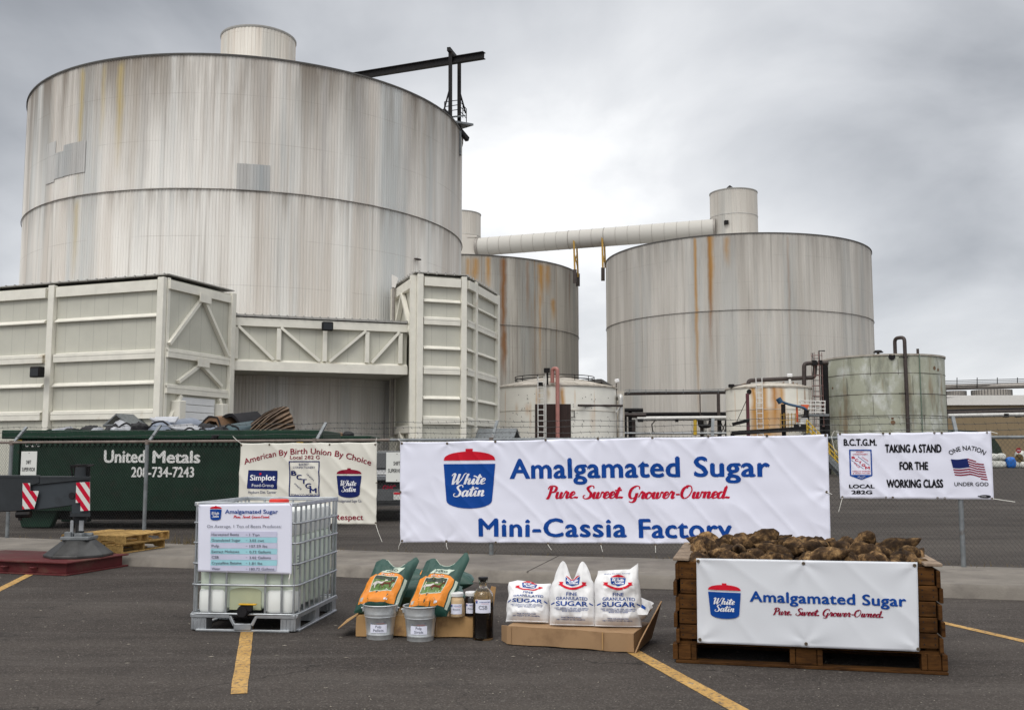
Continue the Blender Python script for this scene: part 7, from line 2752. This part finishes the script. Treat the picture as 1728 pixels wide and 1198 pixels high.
def feed_sack(label, x0, x1, yb, lean, tw, seed, top):
    c = on_z((x0 + x1) / 2, yb, BZ + .012)
    w_ = (on_z(x1, yb, BZ) - on_z(x0, yb, BZ)).x
    R_ = V((math.cos(tw), math.sin(tw), 0))
    n0 = V((-math.sin(tw), math.cos(tw), 0))
    up = (Z * math.cos(lean) + n0 * math.sin(lean) + R_ * .20).normalized()
    t = thing('feed_sack', label, 'sack', c, 0, 'green and orange feed sacks')
    b = Bag(c + n0 * .06 + Z * .006, R_, up, w_, .575, .20, seed, top=top, pinch=-.04, lump=.028)
    obj('sack', b.mesh(), M['bag_green'], t, smooth=60)
    mb = MB()
    b.put(mb, [(.07, .10), (.90, .10), (.90, .60), (.80, .66), (.72, .64), (.70, .68), (.30, .69), (.27, .63), (.20, .66), (.07, .62)], [tuple(range(10))], .003)
    obj('orange_panel', mb, M['bag_orange'], t, fixn=False)
    mb = MB()
    b.put(mb, [(.28, .70), (.74, .69), (.82, .80), (.38, .79)], [(0, 1, 2, 3)], .003)
    b.put(mb, *rect(.23, .30, .77, .615), .005)
    b.put(mb, [(.925, .08), (.975, .08), (.975, .60), (.925, .60)], [(0, 1, 2, 3)], .003)
    pp = obj('pale_panel', mb, M['bag_pale'], t, fixn=False)
    mb = MB()
    b.put(mb, *rect(.245, .315, .755, .60), .0065)
    obj('field_print', mb, M['grass_print'], t, fixn=False)
    mb = MB()
    b.put(mb, [(.245, .53), (.755, .50), (.755, .60), (.245, .60)], [(0, 1, 2, 3)], .0075)
    obj('tree_print', mb, M['tree_print'], t, fixn=False)

    def horse(ox, oy, k, fl=1):
        body = [(0, .32), (.06, .40), (.20, .43), (.36, .42), (.46, .46), (.54, .60), (.62, .62), (.68, .54), (.66, .50), (.58, .50), (.52, .38), (.50, .30), (.56, .16), (.52, .02), (.48, .02), (.50, .16), (.42, .26), (.26, .26), (.18, .24), (.12, .14), (.14, .0), (.10, .0), (.06, .16), (.04, .26), (-.04, .12), (-.03, .28)]
        return [(ox + x * k * fl, oy + y * k * .55) for x, y in body], [tuple(range(len(body)))]
    mb = MB()
    b.put(mb, *horse(.275, .37, .46), .009)
    obj('white_horse_print', mb, M['horse_white'], t, fixn=False)
    mb = MB()
    b.put(mb, *horse(.46, .36, .44), .010)
    obj('brown_horse_print', mb, M['horse_brown'], t, fixn=False)
    mb = MB()
    b.text(mb, 'BEET PULP', .35, .66, .63, .028, bold=.02, off=.006)
    b.put(mb, *rect(.66, .13, .74, .16), .005)
    obj('lettering', mb, M['ink_white'], t, fixn=False)
    mb = MB()
    b.text(mb, 'FEED', .42, .70, .72, .045, bold=.02, rise=-.004, off=.006)
    obj('top_lettering', mb, M['bag_green'], t, fixn=False)
    mb = MB()
    b.put(mb, *rect(.10, .13, .17, .20), .005)
    obj('grey_block_print', mb, flat('pale_grey_block_print', (0.42, 0.40, 0.36)) if 'gb' not in M else M['gb'], t, fixn=False)
    # torn paper rim at the mouth
    mb = MB()
    mb.tube([b.pt(.24 + .46 * k / 24, .995, .002) for k in range(25)], .003, 5)
    obj('mouth_rim', mb, M['bag_pale'], t)
    return t


def two_ears(l, r, dip):
    return lambda u: l * math.exp(-((u - .16) / .16) ** 2) + r * math.exp(-((u - .88) / .13) ** 2) - dip * math.exp(-((u - .52) / .16) ** 2)


feed_sack('left green and orange horse-feed sack with folded open top', 594, 667, 1037, rad(43), rad(-6), 2.0, two_ears(.045, .075, .055))
feed_sack('right green and orange horse-feed sack with tall crumpled corner, beside the jars', 679, 752, 1042, rad(40), rad(-8), 7.0, two_ears(.05, .12, .045))
# third sack lying behind them
c = on_z(760, 1022, BZ) + bv * .55
t = thing('feed_sack', 'feed sack lying flat behind the two upright green ones', 'sack', c, 0, 'green and orange feed sacks')
b = Bag(c + V((-.32, .12, .12)), V((.97, -.1, .03)), V((.05, .93, .12)), .95, .42, .22, 4.0, lump=.02)
obj('sack', b.mesh(30, 24), M['bag_green'], t, smooth=60)
mb = MB()
b.put(mb, [(.62, .12), (.86, .15), (.84, .70), (.66, .75)], [(0, 1, 2, 3)], .004)
obj('pale_panel', mb, M['bag_pale'], t, fixn=False)
mb = MB()
b.put(mb, [(.42, .10), (.61, .12), (.64, .55), (.44, .6)], [(0, 1, 2, 3)], .004)
obj('orange_panel', mb, M['bag_orange'], t, fixn=False)
# a support under the leaning sacks
c = bo + bu * .45 + bv * .66 + Z * BZ
s = thing('feed_sack', 'dark feed sack tucked behind the two upright sacks, propping them', 'sack', c, 0, 'green and orange feed sacks')
b = Bag(c + V((.05, -.16, .10)), X, V((0, .95, .12)), .85, .40, .20, 9.0)
obj('sack', b.mesh(24, 20), M['bag_green'], s, smooth=60)


def label_card(root, fc_c, ax, nrm, w_, h, lines, sz, curve=None, m='banner'):
    """a printed paper label; curve = radius of the round wall it is stuck to"""
    ax, n = V(ax).normalized(), V(nrm).normalized()
    c = V(fc_c)

    def P(a, b, off):
        if curve:
            an = a / curve
            return c - n * curve + (n * math.cos(an) + ax * math.sin(an)) * (curve + off) + Z * b
        return c + ax * a + Z * b + n * off
    mb = MB()
    k = 10
    for i in range(k + 1):
        for b in (-h / 2, h / 2):
            mb.v.append(P(-w_ / 2 + w_ * i / k, b, .0015))
    mb.f = [(2 * i, 2 * i + 2, 2 * i + 3, 2 * i + 1) for i in range(k)]
    lab = obj('label', mb, M[m], root, fixn=False)

    def txt(mb, s_, x0, x1, y, cap, **kk):
        vs, fs, ly = text_tris(s_, **kk)
        W_ = max(v_[0] for v_ in vs)
        n, m_ = len(vs) // ly, len(fs) // ly
        for q in range(ly):
            v2, f2 = refine([(x / W_ * (x1 - x0) + x0, y + yy * cap) for x, yy in vs[q * n:(q + 1) * n]], [tuple(i - q * n for i in f) for f in fs[q * m_:(q + 1) * m_]], .02)
            mb.add([P(a, b, .0035 + .0004 * q) for a, b in v2], f2)
    mb = MB()
    for s_, x0, x1, y, cap in lines:
        txt(mb, s_, x0 * w_, x1 * w_, y * h, cap * h, bold=.006)
    obj('lettering', mb, M['ink_grey'], lab, fixn=False)
    mb = MB()
    txt(mb, 'Amalgamated Sugar', -.22 * w_, .44 * w_, .30 * h, .075 * h, bold=.02)
    x0, y0 = -.40 * w_, .40 * h
    pts = [(x0 - .06 * w_, y0), (x0 + .06 * w_, y0), (x0 + .05 * w_, y0 - .17 * h), (x0, y0 - .2 * h), (x0 - .05 * w_, y0 - .17 * h)]
    mb.add([P(a, b, .003) for a, b in pts][::-1], [tuple(range(5))])
    obj('blue_print', mb, M['ink_blue'], lab, fixn=False)
    mb = MB()
    txt(mb, 'Pure. Sweet. Grower-Owned.', -.1 * w_, .36 * w_, .18 * h, .06 * h)
    pts = [(x0 - .06 * w_, y0 + .015 * h), (x0 + .06 * w_, y0 + .015 * h), (x0, y0 + .08 * h)]
    mb.add([P(a, b, .003) for a, b in pts], [(0, 1, 2)])
    obj('red_print', mb, M['ink_brightred'], lab, fixn=False)
    return lab


def pail(label, x, y, word, seed):
    c = on_z(x, y) + V((0, .13, 0))
    t = thing('bucket', label, 'bucket', c, 0, 'galvanised pails in front of the feed sacks')
    h, r0, r1 = .305, .118, .155

    def R_(z):
        return r0 + (r1 - r0) * z / h
    prof = [(.005, .022), (r0 - .004, .022), (r0 - .001, 0.0), (r0 + .003, 0.0), (R_(.03) + .001, .03), (R_(.035) + .004, .036), (R_(.045) + .004, .044), (R_(.05), .05), (R_(.195), .195), (R_(.2) + .004, .20), (R_(.21), .21), (R_(.225) + .004, .222), (R_(.235), .232), (R_(h) - .001, h - .012), (r1 + .007, h - .008), (r1 + .009, h - .001), (r1 + .004, h + .003), (r1 - .003, h - .002), (R_(.1) - .004, .10), (r0 - .004, .03), (.005, .028)]
    obj('body', MB().lathe(prof, (0, 0, 0), 48), M['tin'], t, smooth=45, local=True)
    mb = MB()
    for s_ in (-1, 1):
        mb.box((s_ * (R_(.26) + .006), 0, .262), (.012, .05, .045))
        mb.tube([(s_ * (r1 + .004), 0, .27), (s_ * (r1 + .022), 0, .27)], .008, 8)
    obj('ear', mb, M['tin'], t, bev=.003, local=True)
    mb = MB().tube([(math.cos(a) * (r1 + .016), .012 + math.sin(a) * -.012 - .16 * abs(math.sin(a)), .27 - .13 * math.sin(a)) for a in [math.pi * k / 20 for k in range(21)]], .0032, 6)
    mb.v = [V((p.x, -p.y + .03 if False else p.y * -1, p.z)) for p in mb.v]
    obj('bail_handle', mb, M['galv'], t, smooth=True, local=True)
    n = V((-c.x, -c.y, 0)).normalized()
    n = (n + V((-.12, 0, 0))).normalized()
    ax = V((-n.y, n.x, 0))
    cc = c + n * R_(.125) + Z * .125
    label_card(t, cc, ax, n, .155, .118, [('Pulp', -.17, .17, -.12, .20), (word, -.26 if len(word) < 7 else -.30, .26 if len(word) < 7 else .30, -.40, .20)], .1, R_(.125) + .002)
    return t


pail('left galvanised pail labelled Pulp Pellets', 638, 1080, 'Pellets', 1)
pail('right galvanised pail labelled Pulp Shreds', 707, 1083, 'Shreds', 2)


def jar(label, x, y, w_, h, fill, lines, z0, back=0.06, lid='cap_white'):
    c = on_z(x, y, z0) + V((0, back, 0))
    t = thing('jar', label, 'jar', c, rad(-8), 'sample jars beside the feed sacks')
    r = w_ / 2
    prof = [(.003, 0), (r * .92, 0), (r, .012), (r, h * .70), (r * .80, h * .80), (r * .74, h * .84)]
    obj('glass', MB().lathe(prof, n=28), M[fill], t, smooth=40, local=True)
    obj('lid', MB().lathe([(r * .74, h * .83), (r * .90, h * .84), (r * .92, h * .86), (r * .92, h * .97), (r * .86, h), (.003, h)], n=28), M[lid], t, smooth=30, local=True)
    n = V((-c.x * .5 - .15, -c.y, 0)).normalized()
    label_card(t, c + n * r + Z * h * .34, V((-n.y, n.x, 0)), n, w_ * .80, h * .42, lines, .1, r + .001)
    return t


jar('squat jar of pale brown sugar with white lid', 770, 1041, .135, .215, 'sugar_jar', [('Betaine', -.3, .3, -.1, .16)], BZ + .004)
jar('dark syrup jar with white lid, half hidden by the tall bottle', 795, 1040, .13, .215, 'liquid_dark', [('Molasses', -.3, .3, -.1, .16)], BZ + .004, .07)

c = on_z(814.5, 1081) + V((0, .09, 0))
t = thing('syrup_bottle', 'tall glass bottle of black liquid labelled CSB standing on the tarmac', 'bottle', c)
r = .095
prof = [(.003, .0), (r - .008, 0), (r, .012), (r, .385), (r - .006, .41), (r * .72, .44), (.046, .455), (.037, .47), (.037, .515), (.043, .52), (.043, .535), (.031, .535), (.031, .47), (r * .66, .435), (r - .011, .405), (r - .007, .38), (r - .007, .02), (.003, .012)]
obj('glass', MB().lathe(prof, n=40), M['glass'], t, smooth=40, local=True)
obj('liquid', MB().lathe([(.003, .014), (r - .004, .02), (r - .004, .335), (.003, .335)], n=40), M['liquid_dark'], t, smooth=40, local=True)
obj('residue', MB().lathe([(.003, .3355), (r - .0092, .3356), (r - .0092, .385), (r - .02, .408), (.06, .432)], n=40), mat('brown_film', (0.30, 0.20, 0.09), 0.3, var=0.4, scale=20), t, smooth=40, local=True)
obj('stopper', MB().lathe([(.003, .515), (.030, .515), (.030, .533), (.042, .5355), (.045, .545), (.043, .556), (.003, .558)], n=24), M['black_plastic'], t, smooth=40, local=True)
n = V((-c.x - .06, -c.y, 0)).normalized()
label_card(t, c + n * r + Z * .305, V((-n.y, n.x, 0)), n, .148, .118, [('CSB', -.26, .26, -.22, .30)], .1, r + .001)

# ---- sugar sacks on their cardboard tray
SO = V((-.10, 9.03, 0))
su, sv = V((1.14, -.40, 0)).normalized(), V((.40, 1.14, 0)).normalized()
SZ = .165
t = thing('cardboard_tray', 'wide shallow cardboard tray with folded corners under the white sugar sacks', 'tray', SO)
mb = slab(SO, su, sv, .06, 1.20, 0, .62, .01, SZ, 24, 12, 5)
obj('tray', crumple(mb, .010, 4, 6), M['card'], t)
mb = MB().prism([SO + su * .06 + Z * .012, SO + su * .06 + Z * (SZ + .002), SO + su * -.04 + sv * .13 + Z * (SZ - .02), SO + su * -.04 + sv * .13 + Z * .012], sv * .012)
mb.prism([SO + su * .06 - sv * .006 + Z * .012, SO + su * .06 - sv * .006 + Z * SZ, SO + su * .10 - sv * .007 + Z * (SZ - .002), SO + su * .10 - sv * .008 + Z * .012], sv * .006)
obj('corner_fold', mb, M['card'], t)
mb = MB()
P_ = lambda a, b, z: SO + su * a + sv * b + Z * z
mb.prism([P_(1.203, 0.0, .01), P_(1.205, .66, .01), P_(1.30, .68, .35), P_(1.23, .08, .10)], su * .012)
obj('raised_flap', crumple(mb, .006, 4, 9), M['card'], t)
mb = MB().box(P_(.93, -.010, .088), (.012, .006, .15), su, sv, Z)
obj('tape_seam', mb, M['card_gold'], t)


def sugar_sack(label, x0, x1, yb, h, lean, tw, seed, top, th=.17, pinch=.08, ribbon=True, sq=1.0):
    c = on_z((x0 + x1) / 2, yb, SZ + .006)
    w_ = (on_z(x1, yb, SZ) - on_z(x0, yb, SZ)).length
    R_ = V((math.cos(tw), math.sin(tw), 0))
    n0 = V((-math.sin(tw), math.cos(tw), 0))
    up = (Z * math.cos(lean) + n0 * math.sin(lean)).normalized()
    t = thing('sugar_sack', label, 'sack', c, 0, 'white sacks of granulated sugar')
    b = Bag(c + n0 * .03 + Z * .000, R_, up, w_, h * .93, th, seed, top=top, pinch=pinch, lump=.026)
    obj('sack', b.mesh(), M['bag_white'], t, smooth=60)
    mb = MB()
    b.text(mb, 'FINE', .39, .62, .522 * sq, .06, bold=.016)
    b.text(mb, 'GRANULATED', .17, .86, .447 * sq, .058, arc=.006, bold=.014)
    b.text(mb, 'SUGAR', .16, .86, .342 * sq, .085, arc=.004, bold=.028)
    for v_, u0, u1, s_ in ((.29, .13, .87, 'NET WEIGHT 50 LBS. (22.68KG)'), (.262, .16, .85, 'THE AMALGAMATED SUGAR COMPANY LLC'), (.236, .30, .70, 'BOISE, IDAHO 83709'), (.125, .28, .72, 'FINE GRANULATED'), (.09, .18, .80, 'NET WEIGHT 50 LBS. (22.68KG)')):
        b.text(mb, s_, u0, u1, v_ * (1 if v_ < .2 else sq), .020, bold=.01)
    for u0, u1 in ((.045, .13), (.89, .965)):
        b.put(mb, [(u0, .35 * sq + (.03 if u0 > .5 else 0)), (u1, .35 * sq + (.0 if u0 > .5 else .03)), (u1, .372 * sq + (0 if u0 > .5 else .03)), (u0, .372 * sq + (.03 if u0 > .5 else 0))], [(0, 1, 2, 3)])
    obj('lettering', mb, M['ink_blue'], t, fixn=False)
    mb = MB()
    v0 = .655 * sq + (.03 if sq == 1 else -.01)
    b.put(mb, [(.33, v0 + .155), (.69, v0 + .155), (.66, v0 + .045), (.51, v0 + .005), (.36, v0 + .045)], [(0, 1, 2, 3, 4)], .004)
    e_ = obj('sack_emblem', mb, M['ink_blue'], t, fixn=False)
    mb = MB()
    b.put(mb, [(.33, v0 + .17), (.69, v0 + .17), (.60, v0 + .205), (.51, v0 + .22), (.42, v0 + .205)], [(0, 1, 2, 3, 4)], .004)
    n = 12
    top_ = [(.24 + .54 * k / n, v0 + .055 - .075 * math.sin(math.pi * k / n)) for k in range(n + 1)]
    bot_ = [(u, v_ - .042) for u, v_ in top_]
    b.put(mb, top_ + bot_[::-1], [(k, k + 1, 2 * n - k, 2 * n + 1 - k) for k in range(n)], .005)
    b.put(mb, [(.18, v0 + .075), (.29, v0 + .075), (.27, v0 + .01), (.18, v0 + .03), (.215, v0 + .05)], [(0, 1, 2, 3, 4)], .0045)
    b.put(mb, [(.84, v0 + .075), (.73, v0 + .075), (.75, v0 + .01), (.84, v0 + .03), (.805, v0 + .05)], [(0, 1, 2, 3, 4)], .0045)
    obj('red_ribbon', mb, M['ink_brightred'], e_, fixn=False)
    mb = MB()
    b.text(mb, 'White', .37, .65, v0 + .095, .055, script=True, off=.007)
    b.text(mb, 'Satin', .40, .64, v0 + .045, .05, script=True, off=.007)
    obj('script_lettering', mb, M['ink_white'], e_, fixn=False)
    if not ribbon:
        mb = MB()
        b.text(mb, 'Quality Sweetens America'.replace('Quality ', 'Quality '), .16, .80, .915, .02)
        obj('top_lettering', mb, M['ink_blue'], t, fixn=False)
    mb = MB()
    mb.tube([b.pt(.02 + .96 * k / 30, .012, .002) for k in range(31)], .006, 5)
    obj('bottom_seam', mb, M['bag_white'], t)
    return t


def vtop(u):
    return .075 * math.exp(-((u - .25) / .15) ** 2) + .075 * math.exp(-((u - .75) / .15) ** 2) - .10 * math.exp(-((u - .50) / .13) ** 2) - .10 * (abs(2 * u - 1) ** 8)


sugar_sack('left white granulated sugar sack, shortest and slumped backwards with a folded top', 852, 926, 1051, .40, rad(27), rad(-9), 3.0, lambda u: .015 * math.sin(u * 6), .19, .0, sq=1.22)
sugar_sack('middle white granulated sugar sack with two upright ears and a notched top', 927, 1003, 1056, .52, rad(11), rad(-9), 12.0, vtop, .18, .16)
sugar_sack('right white granulated sugar sack, full height with one raised corner', 1004, 1083, 1058, .535, rad(9), rad(-6), 21.0, lambda u: .05 * max(0, (u - .8) / .2) - .02 * (1 - u), .18, .14, False)
c = P_(.95, .42, SZ + .10)
t = thing('sugar_sack', 'white sack lying flat behind the right and middle upright sugar sacks', 'sack', c, 0, 'white sacks of granulated sugar')
b = Bag(c - sv * .18 + su * -.05 + Z * .02, su, (sv + Z * .12).normalized(), .72, .42, .20, 30.0)
obj('sack', b.mesh(30, 24), M['bag_white'], t, smooth=60)
mb = MB()
b.put(mb, *rect(.92, .1, .97, .2), .004)
obj('blue_print', mb, M['ink_blue'], t, fixn=False)

# ------------------------------------------------------------------ wooden bin of beets
K0 = V((1.337, 8.264, 0))
ku = V((3.295 - 1.337, 7.801 - 8.264, 0)).normalized()
kv = V((-ku.y, ku.x, 0))
KW, KD, KH = 2.01, 1.45, .825
kp = lambda a, b, z: K0 + ku * a + kv * b + Z * z
t = thing('beet_bin', 'large brown slatted wooden bin full of sugar beets, white banner on its front', 'bin', kp(KW / 2, KD / 2, 0))
random.seed(9)
zs = [.185, .305, .425, .545, .665]
for i, z in enumerate(zs):
    h = .112
    o = random.uniform(-.012, .012)
    zc2 = z + .06
    if i == 4:
        h, zc2 = .135, .735
    obj('front_board', MB().box(kp(KW / 2 + o, .014, zc2), (KW - .05, .028, h), ku, kv, Z), M['bin_wood'], t, bev=.004)
    obj('rear_board', MB().box(kp(KW / 2, KD - .014, zc2), (KW - .05, .028, h), ku, kv, Z), M['bin_wood'], t, bev=.004)
for sx, x in ((-1, 0.0), (1, KW)):
    for i, z in enumerate((.16, .285, .41, .535, .66)):
        e0, e1 = random.uniform(.005, .05), random.uniform(.0, .04)
        obj('side_board', MB().box(kp(x - sx * .01 + sx * (.016 if i % 2 else 0), (KD + e1 - e0) / 2, z + .058 + random.uniform(-.006, .006)), (.028, KD + e0 + e1, .112 if i < 4 else .13), ku, kv, Z), M['bin_wood'], t, bev=.004)
obj('inner_lining', MB().box(kp(KW / 2, KD / 2, .44), (KW - .10, KD - .10, .52), ku, kv, Z), M['bin_wood'], t)
mb = MB()
for a in (.075, KW - .075):
    for b in (.075, KD - .075):
        mb.box(kp(a, b, .46), (.085, .085, .62), ku, kv, Z)
obj('corner_post', mb, M['bin_wood'], t)
for a, e in ((.045, 0), (KW - .045, .0)):
    obj('cap_board', MB().box(kp(a, KD / 2, KH - .001), (.13, KD + .06, .024), ku, kv, Z), M['bin_cap'], t, bev=.004)
for a in (.02, KW / 2, KW - .02):
    s0 = .10 if a != KW / 2 else .16
    aa = min(max(a, .06), KW - .06)
    obj('skid_block', MB().box(kp(aa, KD / 2, .085), (s0, KD - .02, .12), ku, kv, Z), M['bin_wood'], t, bev=.004)
    for k in (-1, 1):
        obj('skid_plate', MB().box(kp(aa + k * (s0 / 2 + .024), .06, .085), (.04, .12, .12), ku, kv, Z), M['bin_wood'], t, bev=.003)
for b, w_ in ((.03, .12), (KD / 2, .12), (KD - .05, .12)):
    obj('runner_board', MB().box(kp(KW / 2 + .01, b, .0125), (KW + .04, w_, .021), ku, kv, Z), M['bin_wood'], t, bev=.003)
obj('floor_frame', MB().box(kp(KW / 2, KD / 2, .157), (KW - .02, KD - .04, .022), ku, kv, Z), M['bin_wood'], t)
mb = MB()
for i, z in enumerate(zs):
    for a in (.05, .13, KW - .13, KW - .05):
        for dz in (.035, .085):
            p = kp(a, -.001, z + dz)
            mb.disc(p, .006, -kv, 8)
obj('nail', mb, M['steel_dark'], t)

# banner on the bin
fc = Face(kp(0, -.03, 0), ku, Z, folds(27.0, .008, .7))
fc.step = .05
pucker(fc, [(1178, 945), (1356, 950), (1543, 953), (1181, 1079), (1360, 1085), (1548, 1094)], .006)
c4 = [fc.px(*p) for p in ((1175, 941.5), (1548.5, 948.5), (1551, 1099), (1177, 1084))]
po = thing('banner', 'small white Amalgamated Sugar banner nailed to the front of the beet bin', 'banner', fc.P(1, c4[3][1]))
obj('sheet', quad_sheet(fc, c4, 90, 36, .003, .0), M['banner_cool'], po, smooth=True)
zb = z_(1120, 880, .28935)
bowl_logo(fc, po, zb(258, 0)[0], zb(448, 0)[0], zb(0, 354)[1], zb(0, 560)[1], 2.2)
mb = MB()


def tb(mb, s_, x0, x1, y0, y1, yt, **k):
    fc.tpx(mb, s_, zb(x0, 0)[0], zb(x1, 0)[0], zb(0, y0)[1], zb(0, yt)[1], zb(0, y1)[1], **k)


tb(mb, 'Amalgamated', 501, 1118, 463, 482, 400, bold=.030, track=1.05)
tb(mb, 'Sugar', 1158, 1416, 484, 492, 420, bold=.030, track=1.05)
obj('lettering', mb, M['ink_blue'], po, fixn=False)
mb = MB()
for s_, x0, x1, y0, y1 in (('Pure.', 636, 748, 540, 542), ('Sweet.', 768, 908, 543, 546), ('Grower-Owned.', 926, 1282, 547, 558)):
    tb(mb, s_, x0, x1, y0, y1, y0 - 40, script=True, wt=.19)
obj('slogan', mb, M['ink_maroon'], po, fixn=False)
grommets(po, fc, [zb(a, b) for a, b in ((201, 229), (815, 243), (1464, 255), (211, 686), (830, 710), (1484, 742))], .010)

# beets
beets = []
for k in range(9):
    random.seed(50 + k)
    el = random.uniform(1.25, 1.9)
    tp_ = random.uniform(.62, .86)
    n, m2 = 28, 22
    mb = MB()
    for j in range(m2 + 1):
        q = j / m2
        r = (math.sin(math.pi * min(1, q * 1.02)) ** .62) * (1 - tp_ * q ** 1.15) if q < 1 else 0.0
        r = max(r, .004)
        z = (q - .42) * el * 2
        for i in range(n):
            a = 2 * math.pi * i / n
            p = V((math.cos(a) * r, math.sin(a) * r, z))
            d = .20 * noise.noise(p * 1.5 + V((k * 7, 0, 0))) + .11 * noise.noise(p * 4 + V((0, k * 5, 0))) + .06 * noise.noise(p * 10 + V((0, 0, k)))
            gr = -.10 * math.exp(-((a - 2.0) / .25) ** 2) - .10 * math.exp(-((a - 5.1) / .25) ** 2)
            mb.v.append(V((p.x * (1 + d + gr), p.y * (1 + d + gr), z + .12 * noise.noise(V((z, k, 4))))) * .115)
    for j in range(m2):
        for i in range(n):
            mb.f.append((j * n + i, j * n + (i + 1) % n, (j + 1) * n + (i + 1) % n, (j + 1) * n + i))
    me_o = obj('sugar_beet', mb, M['beet'], smooth=True)
    beets.append(me_o)
used = set()


def beet(p, size, seed, tilt=None):
    random.seed(seed)
    k = seed % 9
    if k not in used:
        o = beets[k]
        used.add(k)
    else:
        o = beets[k].copy()
        C.objects.link(o)
    o.location = p
    o.rotation_euler = tilt or (random.uniform(.9, 2.2) * random.choice((-1, 1)), random.uniform(-.5, .5), random.uniform(0, 6.28))
    s_ = size / .23
    o.scale = (s_ * random.uniform(.92, 1.08), s_ * random.uniform(.92, 1.08), s_)
    return tag(o, 'muddy brown sugar beet heaped in the slatted wooden bin', 'sugar beet', 'sugar beets heaped in the wooden bin')


seen = [(200, 150, 120), (222, 192, 100), (345, 125, 110), (310, 178, 110), (430, 165, 120), (445, 108, 130), (565, 92, 130), (535, 178, 115), (655, 168, 130), (385, 198, 100), (765, 138, 150), (865, 138, 110), (905, 118, 120), (930, 198, 140), (1040, 148, 130), (1160, 112, 130), (1170, 165, 160), (1255, 172, 110), (1350, 145, 150), (1365, 205, 110), (1265, 212, 95), (1435, 205, 105), (1080, 210, 110), (165, 200, 90), (620, 205, 100), (720, 205, 95), (845, 205, 100), (490, 205, 95), (1000, 205, 100), (1170, 215, 100), (1430, 165, 100), (270, 140, 100), (600, 135, 110), (700, 120, 100), (980, 120, 100), (1090, 125, 95)]
i = 0
for x, y, w_ in seen:
    b = .17 if y >= 195 else (.38 if y >= 160 else (.62 if y >= 130 else .88))
    fcb = Face(kp(0, b, 0), ku, Z)
    pa, pz = fcb.px(*zb(x, y))
    d_ = kp(pa, b, 0).y
    size = w_ * .28935 / F * d_ * 1.14
    beet(kp(min(max(pa, .17), KW - .17), b, pz - .022), size, i)
    i += 1
tl_ = {5: None}
random.seed(77)
for r in range(5):
    for k in range(7):
        random.seed(1000 + i)
        a = .18 + k * (KW - .36) / 6 + random.uniform(-.05, .05)
        b = .16 + r * .28 + random.uniform(-.04, .04)
        z = .755 + (.05 if r > 1 else 0) + random.uniform(-.02, .02)
        beet(kp(a, b, z), random.uniform(.20, .25), i)
        i += 1
for r in range(2):
    for k in range(6):
        random.seed(2000 + i)
        beet(kp(.25 + k * .3 + random.uniform(-.06, .06), 1.05 + r * .22, .85 + random.uniform(-.03, .02)), random.uniform(.20, .24), i)
        i += 1
